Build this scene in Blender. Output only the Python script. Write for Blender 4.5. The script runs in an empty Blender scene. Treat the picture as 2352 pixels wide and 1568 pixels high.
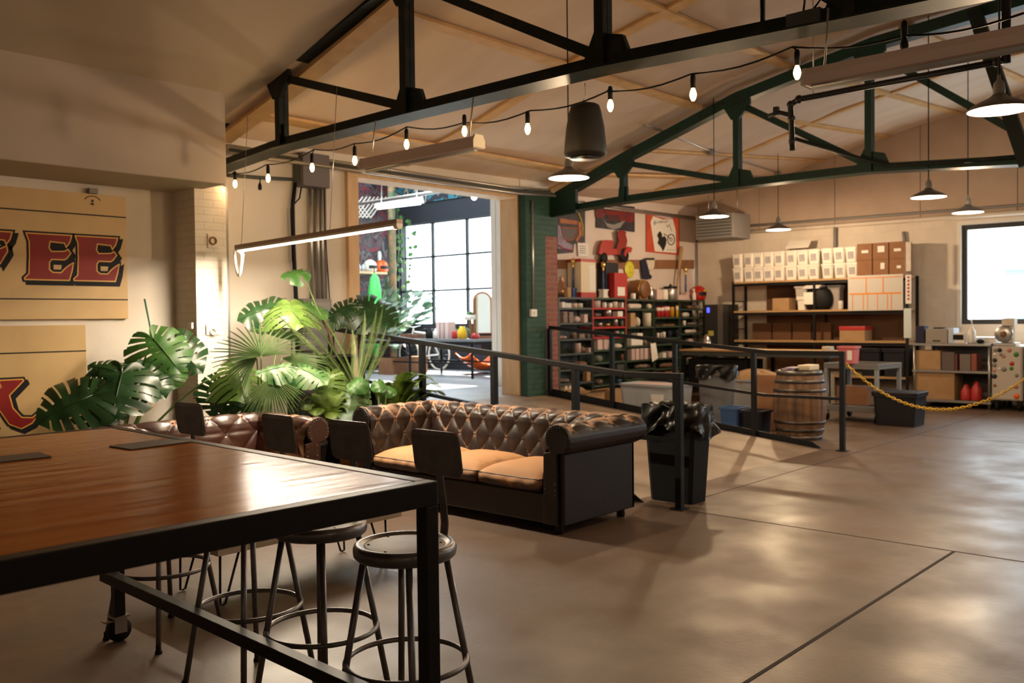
EXPO = -.55
import bpy, math, random
from mathutils import Vector, Matrix
random.seed(7)
rnd = random.uniform
S = bpy.context.scene
COL = S.collection
PI = math.pi
V = Vector
# ---------------------------------------------------------------- camera
EYE = V((0, 0, 1.55)); FPX = 2087.0
def _cam_rows(yaw, pitch, roll):
    cy, sy, cp, sp = math.cos(yaw), math.sin(yaw), math.cos(pitch), math.sin(pitch)
    f = V((cy*cp, sy*cp, sp)); r = V((sy, -cy, 0)); u = r.cross(f)
    c, s = math.cos(roll), math.sin(roll)
    return r*c + u*s, r*s - u*c, f
RX, DN, FW = _cam_rows(math.radians(42.31), math.radians(-1.40), math.radians(-.68))
cam = bpy.data.cameras.new('camera'); cam_o = bpy.data.objects.new('camera', cam); COL.objects.link(cam_o)
m = Matrix((RX, -DN, -FW)).transposed().to_4x4(); m.translation = EYE; cam_o.matrix_world = m
cam.sensor_width = 36; cam.lens = FPX/2352*36; cam.clip_start = .05; cam.clip_end = 200
cam.dof.use_dof = True; cam.dof.focus_distance = 4.2; cam.dof.aperture_fstop = 3.4
S.camera = cam_o
def at(px, py, x=None, y=None, z=None):
    """point of the place seen at this pixel of the photograph, on the plane x=, y= or z="""
    r = RX*((px-1176)/FPX) + DN*((py-784)/FPX) + FW
    t = x/r.x if x is not None else y/r.y if y is not None else (z-1.55)/r.z
    return EYE + r*t
# ---------------------------------------------------------------- mesh helper
class MB:
    def __init__(s): s.v = []; s.f = []; s.sm = []; s.at = []
    def add(s, vs, fs, smooth=False):
        b = len(s.v); s.v += [tuple(p) for p in vs]
        for f in fs: s.f.append(tuple(b+i for i in f)); s.sm.append(smooth)
        return s
    def box(s, a, b, rz=0, c=None):
        (x0,y0,z0),(x1,y1,z1) = a, b
        vs = [V((x,y,z)) for z in (z0,z1) for x,y in ((x0,y0),(x1,y0),(x1,y1),(x0,y1))]
        if rz:
            c = c or V(((x0+x1)/2,(y0+y1)/2,0)); R = Matrix.Rotation(rz,3,'Z'); vs = [R@(p-V(c))+V(c) for p in vs]
        return s.add(vs, [(3,2,1,0),(4,5,6,7),(0,1,5,4),(1,2,6,5),(2,3,7,6),(3,0,4,7)])
    def bar(s, p, q, w, h=None, up=(0,0,1)):
        p, q = V(p), V(q); h = h or w; d = (q-p).normalized(); u = V(up)
        if abs(d.dot(u)) > .98: u = V((0,1,0))
        r = d.cross(u).normalized(); u = r.cross(d)
        vs = [o + r*(i*w/2) + u*(j*h/2) for o in (p,q) for i,j in ((-1,-1),(1,-1),(1,1),(-1,1))]
        return s.add(vs, [(3,2,1,0),(4,5,6,7),(0,1,5,4),(1,2,6,5),(2,3,7,6),(3,0,4,7)])
    def tube(s, pts, r, n=8, caps=True, closed=False):
        pts = [V(p) for p in pts]; N = len(pts); rs = r if isinstance(r,(list,tuple)) else [r]*N
        vs, fs = [], []; pr = None
        for i,p in enumerate(pts):
            if closed: d = pts[(i+1)%N]-pts[i-1]
            else: d = pts[min(i+1,N-1)]-pts[max(i-1,0)]
            d.normalize()
            if pr is None:
                u = V((0,0,1)) if abs(d.z) < .9 else V((1,0,0)); pr = d.cross(u).normalized()
            pr = (pr - d*pr.dot(d)).normalized(); w = d.cross(pr)
            vs += [p + (pr*math.cos(2*PI*k/n) + w*math.sin(2*PI*k/n))*rs[i] for k in range(n)]
        for i in range(N if closed else N-1):
            a, b = i*n, ((i+1)%N)*n
            fs += [(a+k, a+(k+1)%n, b+(k+1)%n, b+k) for k in range(n)]
        s.add(vs, fs, True)
        if caps and not closed:
            b = len(s.v)-len(vs)
            s.f.append(tuple(b+k for k in range(n-1,-1,-1))); s.sm.append(False)
            s.f.append(tuple(b+(N-1)*n+k for k in range(n))); s.sm.append(False)
        return s
    def lathe(s, prof, c=(0,0,0), n=20, smooth=True, ax='Z', sx=1, sy=1, caps=True):
        c = V(c); vs, fs = [], []
        for r,z in prof:
            for k in range(n):
                a = 2*PI*k/n; p = V((r*math.cos(a)*sx, r*math.sin(a)*sy, z))
                if ax == 'X': p = V((p.z, p.x, p.y))
                if ax == 'Y': p = V((p.x, p.z, p.y))
                vs.append(c+p)
        for i in range(len(prof)-1):
            for k in range(n):
                q = (i*n+k, i*n+(k+1)%n, (i+1)*n+(k+1)%n, (i+1)*n+k)
                fs.append(q[::-1] if ax == 'Y' else q)
        s.add(vs, fs, smooth)
        b = len(s.v)-len(vs); e = b+(len(prof)-1)*n
        if not caps: return s
        if prof[0][0] > 1e-4: s.f.append(tuple(b+k for k in range(n-1,-1,-1))); s.sm.append(False)
        if prof[-1][0] > 1e-4: s.f.append(tuple(e+k for k in range(n))); s.sm.append(False)
        return s
    def ball(s, c, r, n=12, sz=1, sx=1, sy=1):
        return s.lathe([(max(1e-5,r*math.sin(PI*i/(n//2))), -r*sz*math.cos(PI*i/(n//2))) for i in range(n//2+1)], c, n, sx=sx, sy=sy)
    def quad(s, a, b, c, d): return s.add([a,b,c,d], [(0,1,2,3)])
    def prism(s, pts, o, u, w, d):
        """outline pts (a,b) in the plane o+u*a+w*b, given thickness d along u x w"""
        o,u,w = V(o),V(u),V(w); n = u.cross(w).normalized()*d
        a = [o+u*x+w*y for x,y in pts]; N = len(a)
        return s.add(a+[p+n for p in a], [tuple(range(N-1,-1,-1)), tuple(range(N,2*N))]+[(i,(i+1)%N,N+(i+1)%N,N+i) for i in range(N)])
    def grid(s, fn, nu, nv, smooth=True, flip=False):
        vs = [fn(i/nu, j/nv) for i in range(nu+1) for j in range(nv+1)]
        fs = []
        for i in range(nu):
            for j in range(nv):
                q = (i*(nv+1)+j, (i+1)*(nv+1)+j, (i+1)*(nv+1)+j+1, i*(nv+1)+j+1); fs.append(q[::-1] if flip else q)
        return s.add(vs, fs, smooth)
    def mesh(s, name, off=None):
        me = bpy.data.meshes.new(name); o = V(off or (0,0,0))
        me.from_pydata([V(p)-o for p in s.v], [], s.f); me.polygons.foreach_set('use_smooth', s.sm)
        me.update(); return me
    def build(s, name, mt, parent=None, off=None, bevel=0, solid=0, sub=0, attr=None):
        if parent is not None and off is None and parent.get('_w') : off = V(parent['_w'])
        me = s.mesh(name, off); me.materials.append(mt)
        if attr:
            ca = me.color_attributes.new('wear', 'FLOAT_COLOR', 'POINT')
            for i,w in enumerate(attr): ca.data[i].color = (w,w,w,1)
        o = bpy.data.objects.new(name, me); COL.objects.link(o)
        if parent is not None: o.parent = parent
        elif off is not None: o.location = off
        if solid:
            md = o.modifiers.new('t','SOLIDIFY'); md.thickness = solid; md.offset = 0
        if bevel:
            md = o.modifiers.new('b','BEVEL'); md.width = bevel; md.segments = 2; md.limit_method = 'ANGLE'; md.angle_limit = .6
        if sub:
            md = o.modifiers.new('s','SUBSURF'); md.levels = sub; md.render_levels = sub
        return o
def tag(o, label=None, cat=None, group=None, kind=None):
    if label: o['label'] = label
    if cat: o['category'] = cat
    if group: o['group'] = group
    if kind: o['kind'] = kind
    return o
def thing(name, label, cat, loc=(0,0,0), rz=0, group=None, world=False):
    """an Empty at the thing's base. world=True: its parts are given in room coordinates"""
    o = bpy.data.objects.new(name, None); COL.objects.link(o); o.location = loc; o.rotation_euler = (0,0,rz); o.empty_display_size = .05
    if world: o['_w'] = list(loc)
    return tag(o, label, cat, group)
def struct(mb, name, mt, **k):
    o = mb.build(name, mt, **k); o['kind'] = 'structure'; return o
def dup(root, loc, rz=None, label=None, group=None, scale=None):
    r = root.copy(); COL.objects.link(r); r.location = loc
    if rz is not None: r.rotation_euler = (0,0,rz)
    if scale: r.scale = (scale,)*3
    if label: r['label'] = label
    if group: r['group'] = group
    for ch in list(root.children):
        c = ch.copy(); COL.objects.link(c); c.parent = r
        for g in ch.children:
            d = g.copy(); COL.objects.link(d); d.parent = c
    return r
def copyobj(o, parent=None, loc=None, rot=None):
    c = o.copy(); COL.objects.link(c)
    if parent is not None: c.parent = parent
    if loc is not None: c.location = loc
    if rot is not None: c.rotation_euler = rot
    return c
def text(s, name, mt, size, loc, rot, parent=None, ext=.002, align='CENTER', sx=1):
    cu = bpy.data.curves.new(name, 'FONT'); cu.body = s; cu.size = size; cu.extrude = ext; cu.align_x = align; cu.align_y = 'CENTER'; cu.resolution_u = 2
    cu.materials.append(mt); o = bpy.data.objects.new(name, cu); COL.objects.link(o); o.rotation_euler = rot; o.scale = (sx,1,1)
    loc = V(loc)
    if parent is not None:
        o.parent = parent
        if parent.get('_w'): loc = loc - V(parent['_w'])
    o.location = loc
    return o
# ---------------------------------------------------------------- materials
def srgb(r, g, b): return tuple(((c/255)/12.92 if c/255 <= .04045 else ((c/255+.055)/1.055)**2.4) for c in (r,g,b))
def _nt(name):
    m = bpy.data.materials.new(name); m.use_nodes = True; nt = m.node_tree; nt.nodes.clear()
    out = nt.nodes.new('ShaderNodeOutputMaterial'); b = nt.nodes.new('ShaderNodeBsdfPrincipled'); nt.links.new(b.outputs[0], out.inputs[0])
    return m, nt, b, out
def _N(nt, t, **k):
    n = nt.nodes.new(t)
    for a,v in k.items():
        if a.startswith('i_'): n.inputs[a[2:].replace('_',' ')].default_value = v
        else: setattr(n, a, v)
    return n
def _coords(nt, scale=(1,1,1), rot=(0,0,0)):
    tc = _N(nt,'ShaderNodeTexCoord'); mp = _N(nt,'ShaderNodeMapping'); mp.inputs['Scale'].default_value = scale; mp.inputs['Rotation'].default_value = rot
    nt.links.new(tc.outputs['Object'], mp.inputs[0]); return mp
def _ramp(nt, stops):
    r = _N(nt,'ShaderNodeValToRGB'); e = r.color_ramp.elements
    while len(e) < len(stops): e.new(.5)
    for i,(p,c) in enumerate(stops): e[i].position = p; e[i].color = (*c,1)
    return r
def mat(name, col, rough=.6, metal=0, c2=None, ns=6, lo=.4, hi=.62, stretch=(1,1,1), bump=0, bs=None, spec=.5, emit=0, ecol=None, trans=0, sub=0, coat=0, rvar=0, alpha=1, detail=5):
    m, nt, b, out = _nt(name)
    b.inputs['Base Color'].default_value = (*col,1); b.inputs['Roughness'].default_value = rough; b.inputs['Metallic'].default_value = metal
    b.inputs['Specular IOR Level'].default_value = spec
    if trans: b.inputs['Transmission Weight'].default_value = trans
    if coat: b.inputs['Coat Weight'].default_value = coat; b.inputs['Coat Roughness'].default_value = .12
    if emit: b.inputs['Emission Color'].default_value = (*(ecol or col),1); b.inputs['Emission Strength'].default_value = emit
    if alpha < 1: b.inputs['Alpha'].default_value = alpha
    if c2 is not None or bump or rvar:
        mp = _coords(nt, stretch); n = _N(nt,'ShaderNodeTexNoise'); n.inputs['Scale'].default_value = ns; n.inputs['Detail'].default_value = detail
        nt.links.new(mp.outputs[0], n.inputs[0])
        if c2 is not None:
            r = _ramp(nt, [(lo,col),(hi,c2)]); nt.links.new(n.outputs['Fac'], r.inputs[0]); nt.links.new(r.outputs[0], b.inputs['Base Color'])
        if rvar:
            mr = _N(nt,'ShaderNodeMapRange'); mr.inputs['From Min'].default_value = .3; mr.inputs['From Max'].default_value = .7
            mr.inputs['To Min'].default_value = rough-rvar; mr.inputs['To Max'].default_value = rough+rvar
            nt.links.new(n.outputs['Fac'], mr.inputs[0]); nt.links.new(mr.outputs[0], b.inputs['Roughness'])
        if bump:
            n2 = n
            if bs: 
                n2 = _N(nt,'ShaderNodeTexNoise'); n2.inputs['Scale'].default_value = bs; n2.inputs['Detail'].default_value = 4; nt.links.new(mp.outputs[0], n2.inputs[0])
            bp = _N(nt,'ShaderNodeBump'); bp.inputs['Strength'].default_value = bump; bp.inputs['Distance'].default_value = .02
            nt.links.new(n2.outputs['Fac'], bp.inputs['Height']); nt.links.new(bp.outputs[0], b.inputs['Normal'])
    return m
def brick(name, c1, c2, mortar, bw=.21, bh=.075, rough=.7, rot=(PI/2,0,0), bump=.6, ms=.012, var=None):
    m, nt, b, out = _nt(name); b.inputs['Roughness'].default_value = rough
    mp = _coords(nt, (1,1,1), (0,0,0))
    # wall coordinates: run along x+y, height along z
    sx = _N(nt,'ShaderNodeSeparateXYZ'); nt.links.new(mp.outputs[0], sx.inputs[0])
    ad = _N(nt,'ShaderNodeMath', operation='ADD'); nt.links.new(sx.outputs[0], ad.inputs[0]); nt.links.new(sx.outputs[1], ad.inputs[1])
    cx = _N(nt,'ShaderNodeCombineXYZ'); nt.links.new(ad.outputs[0], cx.inputs[0]); nt.links.new(sx.outputs[2], cx.inputs[1])
    t = _N(nt,'ShaderNodeTexBrick'); t.inputs['Scale'].default_value = 1; t.inputs['Brick Width'].default_value = bw; t.inputs['Row Height'].default_value = bh
    t.inputs['Mortar Size'].default_value = ms; t.inputs['Mortar Smooth'].default_value = .3
    t.inputs['Color1'].default_value = (*c1,1); t.inputs['Color2'].default_value = (*c2,1); t.inputs['Mortar'].default_value = (*mortar,1)
    nt.links.new(cx.outputs[0], t.inputs[0])
    n = _N(nt,'ShaderNodeTexNoise'); n.inputs['Scale'].default_value = 3; n.inputs['Detail'].default_value = 6; nt.links.new(mp.outputs[0], n.inputs[0])
    mx = _N(nt,'ShaderNodeMix', data_type='RGBA', blend_type='MULTIPLY'); mx.inputs[0].default_value = .35
    r = _ramp(nt, [(.3,(.72,.7,.68)),(.6,(1,1,1))]); nt.links.new(n.outputs['Fac'], r.inputs[0])
    nt.links.new(t.outputs['Color'], mx.inputs[6]); nt.links.new(r.outputs[0], mx.inputs[7]); nt.links.new(mx.outputs[2], b.inputs['Base Color'])
    bp = _N(nt,'ShaderNodeBump'); bp.inputs['Strength'].default_value = bump; bp.inputs['Distance'].default_value = .01; bp.invert = True
    nt.links.new(t.outputs['Fac'], bp.inputs['Height']); nt.links.new(bp.outputs[0], b.inputs['Normal'])
    return m
def wood(name, c1, c2, scale=(1,8,8), rough=.5, ns=3, coat=0, bump=.1, spec=.5):
    return mat(name, c1, rough, c2=c2, ns=ns, lo=.35, hi=.65, stretch=scale, bump=bump, coat=coat, spec=spec)
def leather(name, dark, tan, rough=.38):
    m, nt, b, out = _nt(name)
    at_ = _N(nt,'ShaderNodeAttribute'); at_.attribute_name = 'wear'
    mp = _coords(nt); n = _N(nt,'ShaderNodeTexNoise'); n.inputs['Scale'].default_value = 5; n.inputs['Detail'].default_value = 8; nt.links.new(mp.outputs[0], n.inputs[0])
    ad = _N(nt,'ShaderNodeMath', operation='MULTIPLY_ADD'); nt.links.new(n.outputs['Fac'], ad.inputs[0]); ad.inputs[1].default_value = .9; nt.links.new(at_.outputs['Fac'], ad.inputs[2])
    r = _ramp(nt, [(.74,dark),(.98,tan)]); nt.links.new(ad.outputs[0], r.inputs[0]); nt.links.new(r.outputs[0], b.inputs['Base Color'])
    mr = _N(nt,'ShaderNodeMapRange'); mr.inputs['From Min'].default_value = .74; mr.inputs['From Max'].default_value = .98; mr.inputs['To Min'].default_value = rough; mr.inputs['To Max'].default_value = .75
    nt.links.new(ad.outputs[0], mr.inputs[0]); nt.links.new(mr.outputs[0], b.inputs['Roughness'])
    n2 = _N(nt,'ShaderNodeTexNoise'); n2.inputs['Scale'].default_value = 90; nt.links.new(mp.outputs[0], n2.inputs[0])
    bp = _N(nt,'ShaderNodeBump'); bp.inputs['Strength'].default_value = .12; bp.inputs['Distance'].default_value = .01; nt.links.new(n2.outputs['Fac'], bp.inputs['Height']); nt.links.new(bp.outputs[0], b.inputs['Normal'])
    return m
def leafmat(name, c1, c2, rough=.4):
    m, nt, b, out = _nt(name)
    mp = _coords(nt); n = _N(nt,'ShaderNodeTexNoise'); n.inputs['Scale'].default_value = 9; nt.links.new(mp.outputs[0], n.inputs[0])
    r = _ramp(nt, [(.35,c1),(.65,c2)]); nt.links.new(n.outputs['Fac'], r.inputs[0]); nt.links.new(r.outputs[0], b.inputs['Base Color'])
    b.inputs['Roughness'].default_value = rough
    tr = _N(nt,'ShaderNodeBsdfTranslucent'); nt.links.new(r.outputs[0], tr.inputs[0])
    mx = _N(nt,'ShaderNodeMixShader'); mx.inputs[0].default_value = .3; nt.links.new(b.outputs[0], mx.inputs[1]); nt.links.new(tr.outputs[0], mx.inputs[2]); nt.links.new(mx.outputs[0], out.inputs[0])
    return m
def mural(name, seed, cols, scale=1.2):
    """loose painted shapes: bands of colour bent by noise"""
    m, nt, b, out = _nt(name); b.inputs['Roughness'].default_value = .7
    mp = _coords(nt); mp.inputs['Location'].default_value = (seed, seed*2, 0)
    n = _N(nt,'ShaderNodeTexNoise'); n.inputs['Scale'].default_value = scale; n.inputs['Detail'].default_value = 3; n.inputs['Distortion'].default_value = 1.6; nt.links.new(mp.outputs[0], n.inputs[0])
    k = len(cols); r = _ramp(nt, [(.28+.44*i/k, c) for i,c in enumerate(cols)]); r.color_ramp.interpolation = 'CONSTANT'
    nt.links.new(n.outputs['Fac'], r.inputs[0]); nt.links.new(r.outputs[0], b.inputs['Base Color']); return m
W = {}
W['plaster'] = mat('plaster', (.74,.68,.60), .85, c2=(.68,.61,.53), ns=1.5, bump=.12, bs=60)
W['drywall'] = mat('drywall', (.50,.43,.37), .8, c2=(.485,.415,.355), ns=.8, bump=.03, bs=80)
W['white_brick'] = brick('white_painted_brick', (.76,.70,.62), (.72,.66,.58), (.68,.62,.54), bump=.5, ms=.008)
W['green_brick'] = brick('green_painted_brick', (.016,.06,.042), (.024,.08,.055), (.018,.065,.045), bump=.7)
W['red_brick'] = brick('bare_red_brick', (.20,.055,.035), (.26,.08,.05), (.25,.13,.10), bump=.7)
W['block'] = brick('painted_block', (.72,.64,.55), (.69,.61,.52), (.66,.58,.49), bw=.41, bh=.205, bump=.25, ms=.006)
W['concrete'] = mat('polished_concrete', (.15,.102,.073), .43, c2=(.092,.060,.043), ns=1.9, lo=.22, hi=.88, bump=.05, bs=30, rvar=.12, detail=10)
W['ramp'] = mat('worn_concrete', (.30,.225,.165), .5, c2=(.21,.15,.105), ns=2.3, bump=.05, bs=30, detail=9)
W['joint'] = mat('dark_joint_grit', (.035,.025,.02), .9)  # one even dark colour for the slab joints
W['ply'] = mat('ceiling_panel', (.74,.585,.44), .75, c2=(.67,.51,.37), ns=2, stretch=(1,.25,1))
W['batten'] = wood('pine_batten', (.72,.46,.20), (.60,.36,.15), (2,2,2), .6)
W['pine'] = wood('pine_frame', (.68,.48,.29), (.60,.40,.22), (3,3,.6), .6, ns=4)
W['black'] = mat('black_steel', (.008,.008,.009), .45, metal=.0, spec=.25, bump=.02, bs=40)
W['bar_black'] = mat('blackened_bar', (.012,.011,.011), .42, metal=.3, spec=.3)
W['truss'] = mat('dark_green_black_paint', (.010,.016,.013), .5, c2=(.035,.03,.022), ns=7, lo=.55, hi=.72, spec=.22)
W['truss_green'] = mat('dark_green_paint', (.008,.04,.027), .5, c2=(.012,.03,.022), ns=5, spec=.3)
W['galv'] = mat('galvanised_conduit', (.5,.49,.47), .35, metal=.85)
W['grey_metal'] = mat('grey_painted_metal', (.22,.21,.205), .5)
W['gun'] = mat('gunmetal', (.175,.168,.178), .34, metal=.5, c2=(.13,.125,.132), ns=12)
W['chrome'] = mat('polished_steel', (.6,.58,.56), .18, metal=1)
W['stainless'] = mat('stainless', (.42,.40,.38), .32, metal=.9)
W['hardboard'] = mat('brown_hardboard', (.19,.13,.09), .5, c2=(.25,.175,.125), ns=10)
W['table_wood'] = wood('dark_varnished_wood', (.46,.155,.03), (.35,.108,.019), (.7,5,5), .16, ns=3.0, coat=0, bump=.14, spec=.022)
W['white'] = mat('white_plastic', (.78,.75,.70), .45)
W['cream'] = mat('cream_paint', (.74,.64,.46), .6)
W['paper'] = mat('white_paper', (.8,.78,.74), .8)
W['tube'] = mat('tube_glow', (1,.93,.82), .5, emit=16, ecol=(1,.80,.56))
W['tube_cool'] = mat('cool_tube_glow', (1,1,1), .5, emit=12, ecol=(1,.97,.9))
W['bulb'] = mat('bulb_glow', (1,.8,.5), .4, emit=14, ecol=(1,.62,.24))
W['lamp'] = mat('lamp_glow', (1,.9,.7), .4, emit=60, ecol=(1,.74,.42))
W['enamel'] = mat('white_enamel', (.85,.83,.78), .35)
W['lampgrey'] = mat('lamp_outer_enamel', (.10,.095,.09), .35)
W['rubber'] = mat('black_rubber', (.007,.007,.008), .6, spec=.22)
W['bag'] = mat('black_bin_bag', (.005,.005,.005), .3, spec=.45)
W['card'] = mat('cardboard', (.42,.26,.13), .8, c2=(.38,.23,.11), ns=6)
W['card_dark'] = mat('brown_cardboard', (.27,.13,.06), .8, c2=(.24,.11,.05), ns=6)
W['pink'] = mat('pale_pink_paper', (.66,.50,.47), .7)
W['red'] = mat('red_paint', (.42,.02,.015), .45)
W['yellow'] = mat('yellow_plastic', (.72,.46,.02), .45)
W['orange'] = mat('orange_enamel', (.75,.12,.02), .35)
W['navy'] = mat('navy_fabric', (.012,.014,.04), .8)
W['blue'] = mat('blue_plastic', (.05,.12,.30), .45)
W['grey_plastic'] = mat('grey_plastic', (.26,.28,.30), .5)
W['frost'] = mat('translucent_grey_plastic', (.45,.49,.54), .35)
W['dark_plastic'] = mat('charcoal_plastic', (.013,.013,.018), .55, spec=.3)
W['ink'] = mat('black_ink', (.015,.014,.014), .6)
W['gold'] = mat('gold_line_paint', (.72,.38,.04), .5)
W['gold_metal'] = mat('trophy_gold', (.75,.52,.18), .25, metal=.9)
W['glass'] = mat('clear_glass', (.9,.95,.93), .05, trans=1, alpha=1)
W['terracotta'] = mat('terracotta', (.42,.17,.09), .8)
W['shelf_green'] = mat('dark_green_steel', (.035,.06,.038), .5, c2=(.05,.075,.05), ns=4)
W['shelf_grey'] = mat('grey_green_steel', (.06,.068,.062), .5)
W['ply_shelf'] = wood('plywood', (.48,.30,.14), (.41,.25,.11), (1,1,1), .6)
W['pot'] = mat('black_pot', (.012,.010,.010), .55, spec=.3)
W['soil'] = mat('soil', (.03,.02,.014), .95)
def lerp(a,b,t): return a+(b-a)*t
def interp(x, xs, ys):
    if x <= xs[0]: return ys[0]
    for i in range(len(xs)-1):
        if x <= xs[i+1]: return lerp(ys[i], ys[i+1], (x-xs[i])/(xs[i+1]-xs[i]))
    return ys[-1]
# ================================================================ the room
RY = [-8.5,-6.9,-5.1,-3.4,-1.9,.25,2.4,3.9,5.6,7.4,8.9,10.25]
RZ = [3.40,3.88,4.41,4.74,4.86,4.95,4.86,4.74,4.41,3.88,3.52,3.66]
R2 = [3.42,3.95,4.6,5.02,5.22,5.38,5.3,5.2,4.92,4.52,4.10,3.85]
def roof(x, y):
    z = interp(y, RY, RZ)
    return z if x <= 10.4 else lerp(z, interp(y, RY, R2), (x-10.4)/6.6)
def roofmb(x0, x1, nx=1):
    mb = MB()
    for i in range(nx):
        a, b = lerp(x0,x1,i/nx), lerp(x0,x1,(i+1)/nx)
        for k in range(len(RY)-1):
            y0,y1 = RY[k],RY[k+1]; up = V((0,0,.08))
            p = [V((x,y,roof(x,y))) for x,y in ((a,y0),(b,y0),(b,y1),(a,y1))]
            mb.add(p+[q+up for q in p], [(3,2,1,0),(4,5,6,7),(0,1,5,4),(1,2,6,5),(2,3,7,6),(3,0,4,7)])
    return mb
XB = -6.0
struct(MB().box((XB,-8.5,-.12),(17,10.25,0)), 'floor', W['concrete'])
j = MB(); j.box((6.294,-8.4,0),(6.306,3.95,.0015)); j.box((XB,1.838,0),(6.294,1.858,.0015)); j.box((6.306,4.02,0),(17,4.03,.0015)); j.box((12.1,-8.4,0),(12.11,4.0,.0015)); j.box((6.306,-3,0),(17,-2.99,.0015))
struct(j, 'floor_joint', W['joint'])
W['next_floor'] = mat('sealed_grey_concrete', (.34,.345,.36), .4, c2=(.27,.27,.29), ns=1.2, rvar=.1)
struct(MB().box((3.05,9.0,-.1),(10.9,16.5,.45)).box((10.9,10.38,-.1),(14,16.5,.45)).box((6.74,8.79,-.1),(9.88,9.0,.45)), 'floor_next_room', W['next_floor'])
rp = MB(); rp.add([(6.37,4.42,0),(10.17,4.42,0),(10.17,8.78,0),(6.37,8.78,0),(6.37,8.78,.45),(10.17,8.78,.45)], [(3,2,1,0),(0,1,5,4),(1,2,5),(3,0,4),(2,3,4,5)])
struct(rp, 'floor_ramp', W['ramp'])
struct(roofmb(XB, 4.92), 'ceiling', W['drywall'])
struct(roofmb(4.92, 17, 4), 'ceiling_panels', W['ply'])
struct(MB().box((XB,7.93,2.88),(4.66,8.82,3.9)), 'wall_bulkhead', W['drywall'], bevel=.012)
struct(MB().box((XB,8.8,0),(4.6,9.0,4.3)), 'wall_left', W['plaster'])
struct(MB().box((4.56,8.37,0),(4.9,8.95,2.93)), 'pillar_white_brick', W['white_brick'])
dw = MB(); dw.box((4.6,8.8,0),(6.74,9.0,4.3)); dw.box((6.74,8.8,3.40),(9.86,9.0,4.3)); dw.box((9.88,8.8,0),(10.47,9.0,4.3))
struct(dw, 'wall_doorway', W['plaster'])
# portal of pine planks
fr = MB(); fr.box((6.73,8.74,.45),(6.89,9.06,3.28)); struct(fr, 'door_1', W['pine'], bevel=.006)
struct(MB().box((6.73,8.74,3.28),(9.88,9.06,3.43)), 'door_1_lintel', W['pine'], bevel=.006)
struct(MB().box((9.72,8.74,.45),(9.88,9.06,3.28)), 'door_1_jamb', W['pine'], bevel=.006)
struct(MB().box((9.885,8.6,.0),(10.2,9.05,3.4)).box((9.77,8.6,.0),(9.885,8.735,3.4)), 'pillar_green_brick', W['green_brick'])
struct(MB().box((10.2,8.6,.0),(10.47,9.05,2.76)), 'pillar_red_brick', W['red_brick'])
struct(MB().box((10.2,8.6,2.76),(10.47,9.05,3.4)), 'pillar_green_brick_top', W['green_brick'])
struct(MB().box((10.3,9.05,0),(10.98,9.2,4.3)).box((10.9,9.2,0),(10.98,10.25,4.3)), 'wall_return', W['plaster'])
W['plaster_pink'] = mat('pinkish_plaster', (.70,.61,.57), .85, c2=(.66,.57,.53), ns=2)
struct(MB().box((10.98,10.1,0),(17,10.25,4.3)), 'wall_shelving', W['plaster_pink'])
def wall_x(name, mt, x0, x1, y0, y1, z0, z1, holes):
    mb = MB(); ys = y0
    for (a,b,c,d) in sorted(holes):
        mb.box((x0,ys,z0),(x1,a,z1)); mb.box((x0,a,z0),(x1,b,c)); mb.box((x0,a,d),(x1,b,z1)); ys = b
    mb.box((x0,ys,z0),(x1,y1,z1)); return struct(mb, name, mt)
W1 = (1.9,4.87,1.37,3.09); W3 = (-3.6,-.6,1.37,3.09)
W['upper'] = mat('dull_upper_panels', (.46,.35,.28), .8, c2=(.42,.32,.25), ns=2)
wall_x('wall_back', W['block'], 17, 17.25, -8.5, 10.25, 0, 3.27, [W1, W3])
ub = MB()
for k in range(12): ub.box((17.0,-8.5+k*1.5625,3.27),(17.2,-8.5+(k+1)*1.5625-.012,5.6))
struct(ub, 'wall_back_upper', W['upper'])
struct(MB().box((XB,-8.6,0),(17,-8.4,3.6)), 'wall_right', W['plaster'])
struct(MB().box((XB-.2,-8.6,0),(XB,10.25,5.1)), 'wall_front', W['plaster'])
# thin clear panes
def pane_mat():
    m, nt, b, out = _nt('window_glass'); nt.nodes.remove(b)
    t = _N(nt,'ShaderNodeBsdfTransparent'); t.inputs[0].default_value = (.96,.98,.98,1); g = _N(nt,'ShaderNodeBsdfGlossy'); g.inputs['Roughness'].default_value = .02
    x = _N(nt,'ShaderNodeMixShader'); x.inputs[0].default_value = .06; nt.links.new(t.outputs[0], x.inputs[1]); nt.links.new(g.outputs[0], x.inputs[2]); nt.links.new(x.outputs[0], out.inputs[0]); return m
W['pane'] = pane_mat()
W['win_black'] = mat('black_window_steel', (.015,.016,.018), .5)
def back_window(n, h):
    y0,y1,z0,z1 = h; f = MB(); X = 17.03; t = .085
    f.box((X,y0,z0),(X+.06,y0+t,z1)); f.box((X,y1-t,z0),(X+.06,y1,z1)); f.box((X,y0+t,z1-t),(X+.06,y1-t,z1)); f.box((X,y0+t,z0),(X+.06,y1-t,z0+t))
    w = f.build('window_%d'%n, W['win_black']); w['kind'] = 'structure'
    g = MB().box((X+.025,y0+t,z0+t),(X+.031,y1-t,z1-t)).build('glass', W['pane'], parent=w)
    t2 = MB(); t2.box((16.975,y1,z0-.05),(17.0,y1+.07,z1+.07)); t2.box((16.975,y0-.07,z1),(17.0,y1,z1+.07)); t2.box((16.975,y0-.07,z0-.05),(17.0,y0,z1))
    struct(t2, 'trim_%d'%n, W['white'])
back_window(1, W1); back_window(3, W3)
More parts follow.
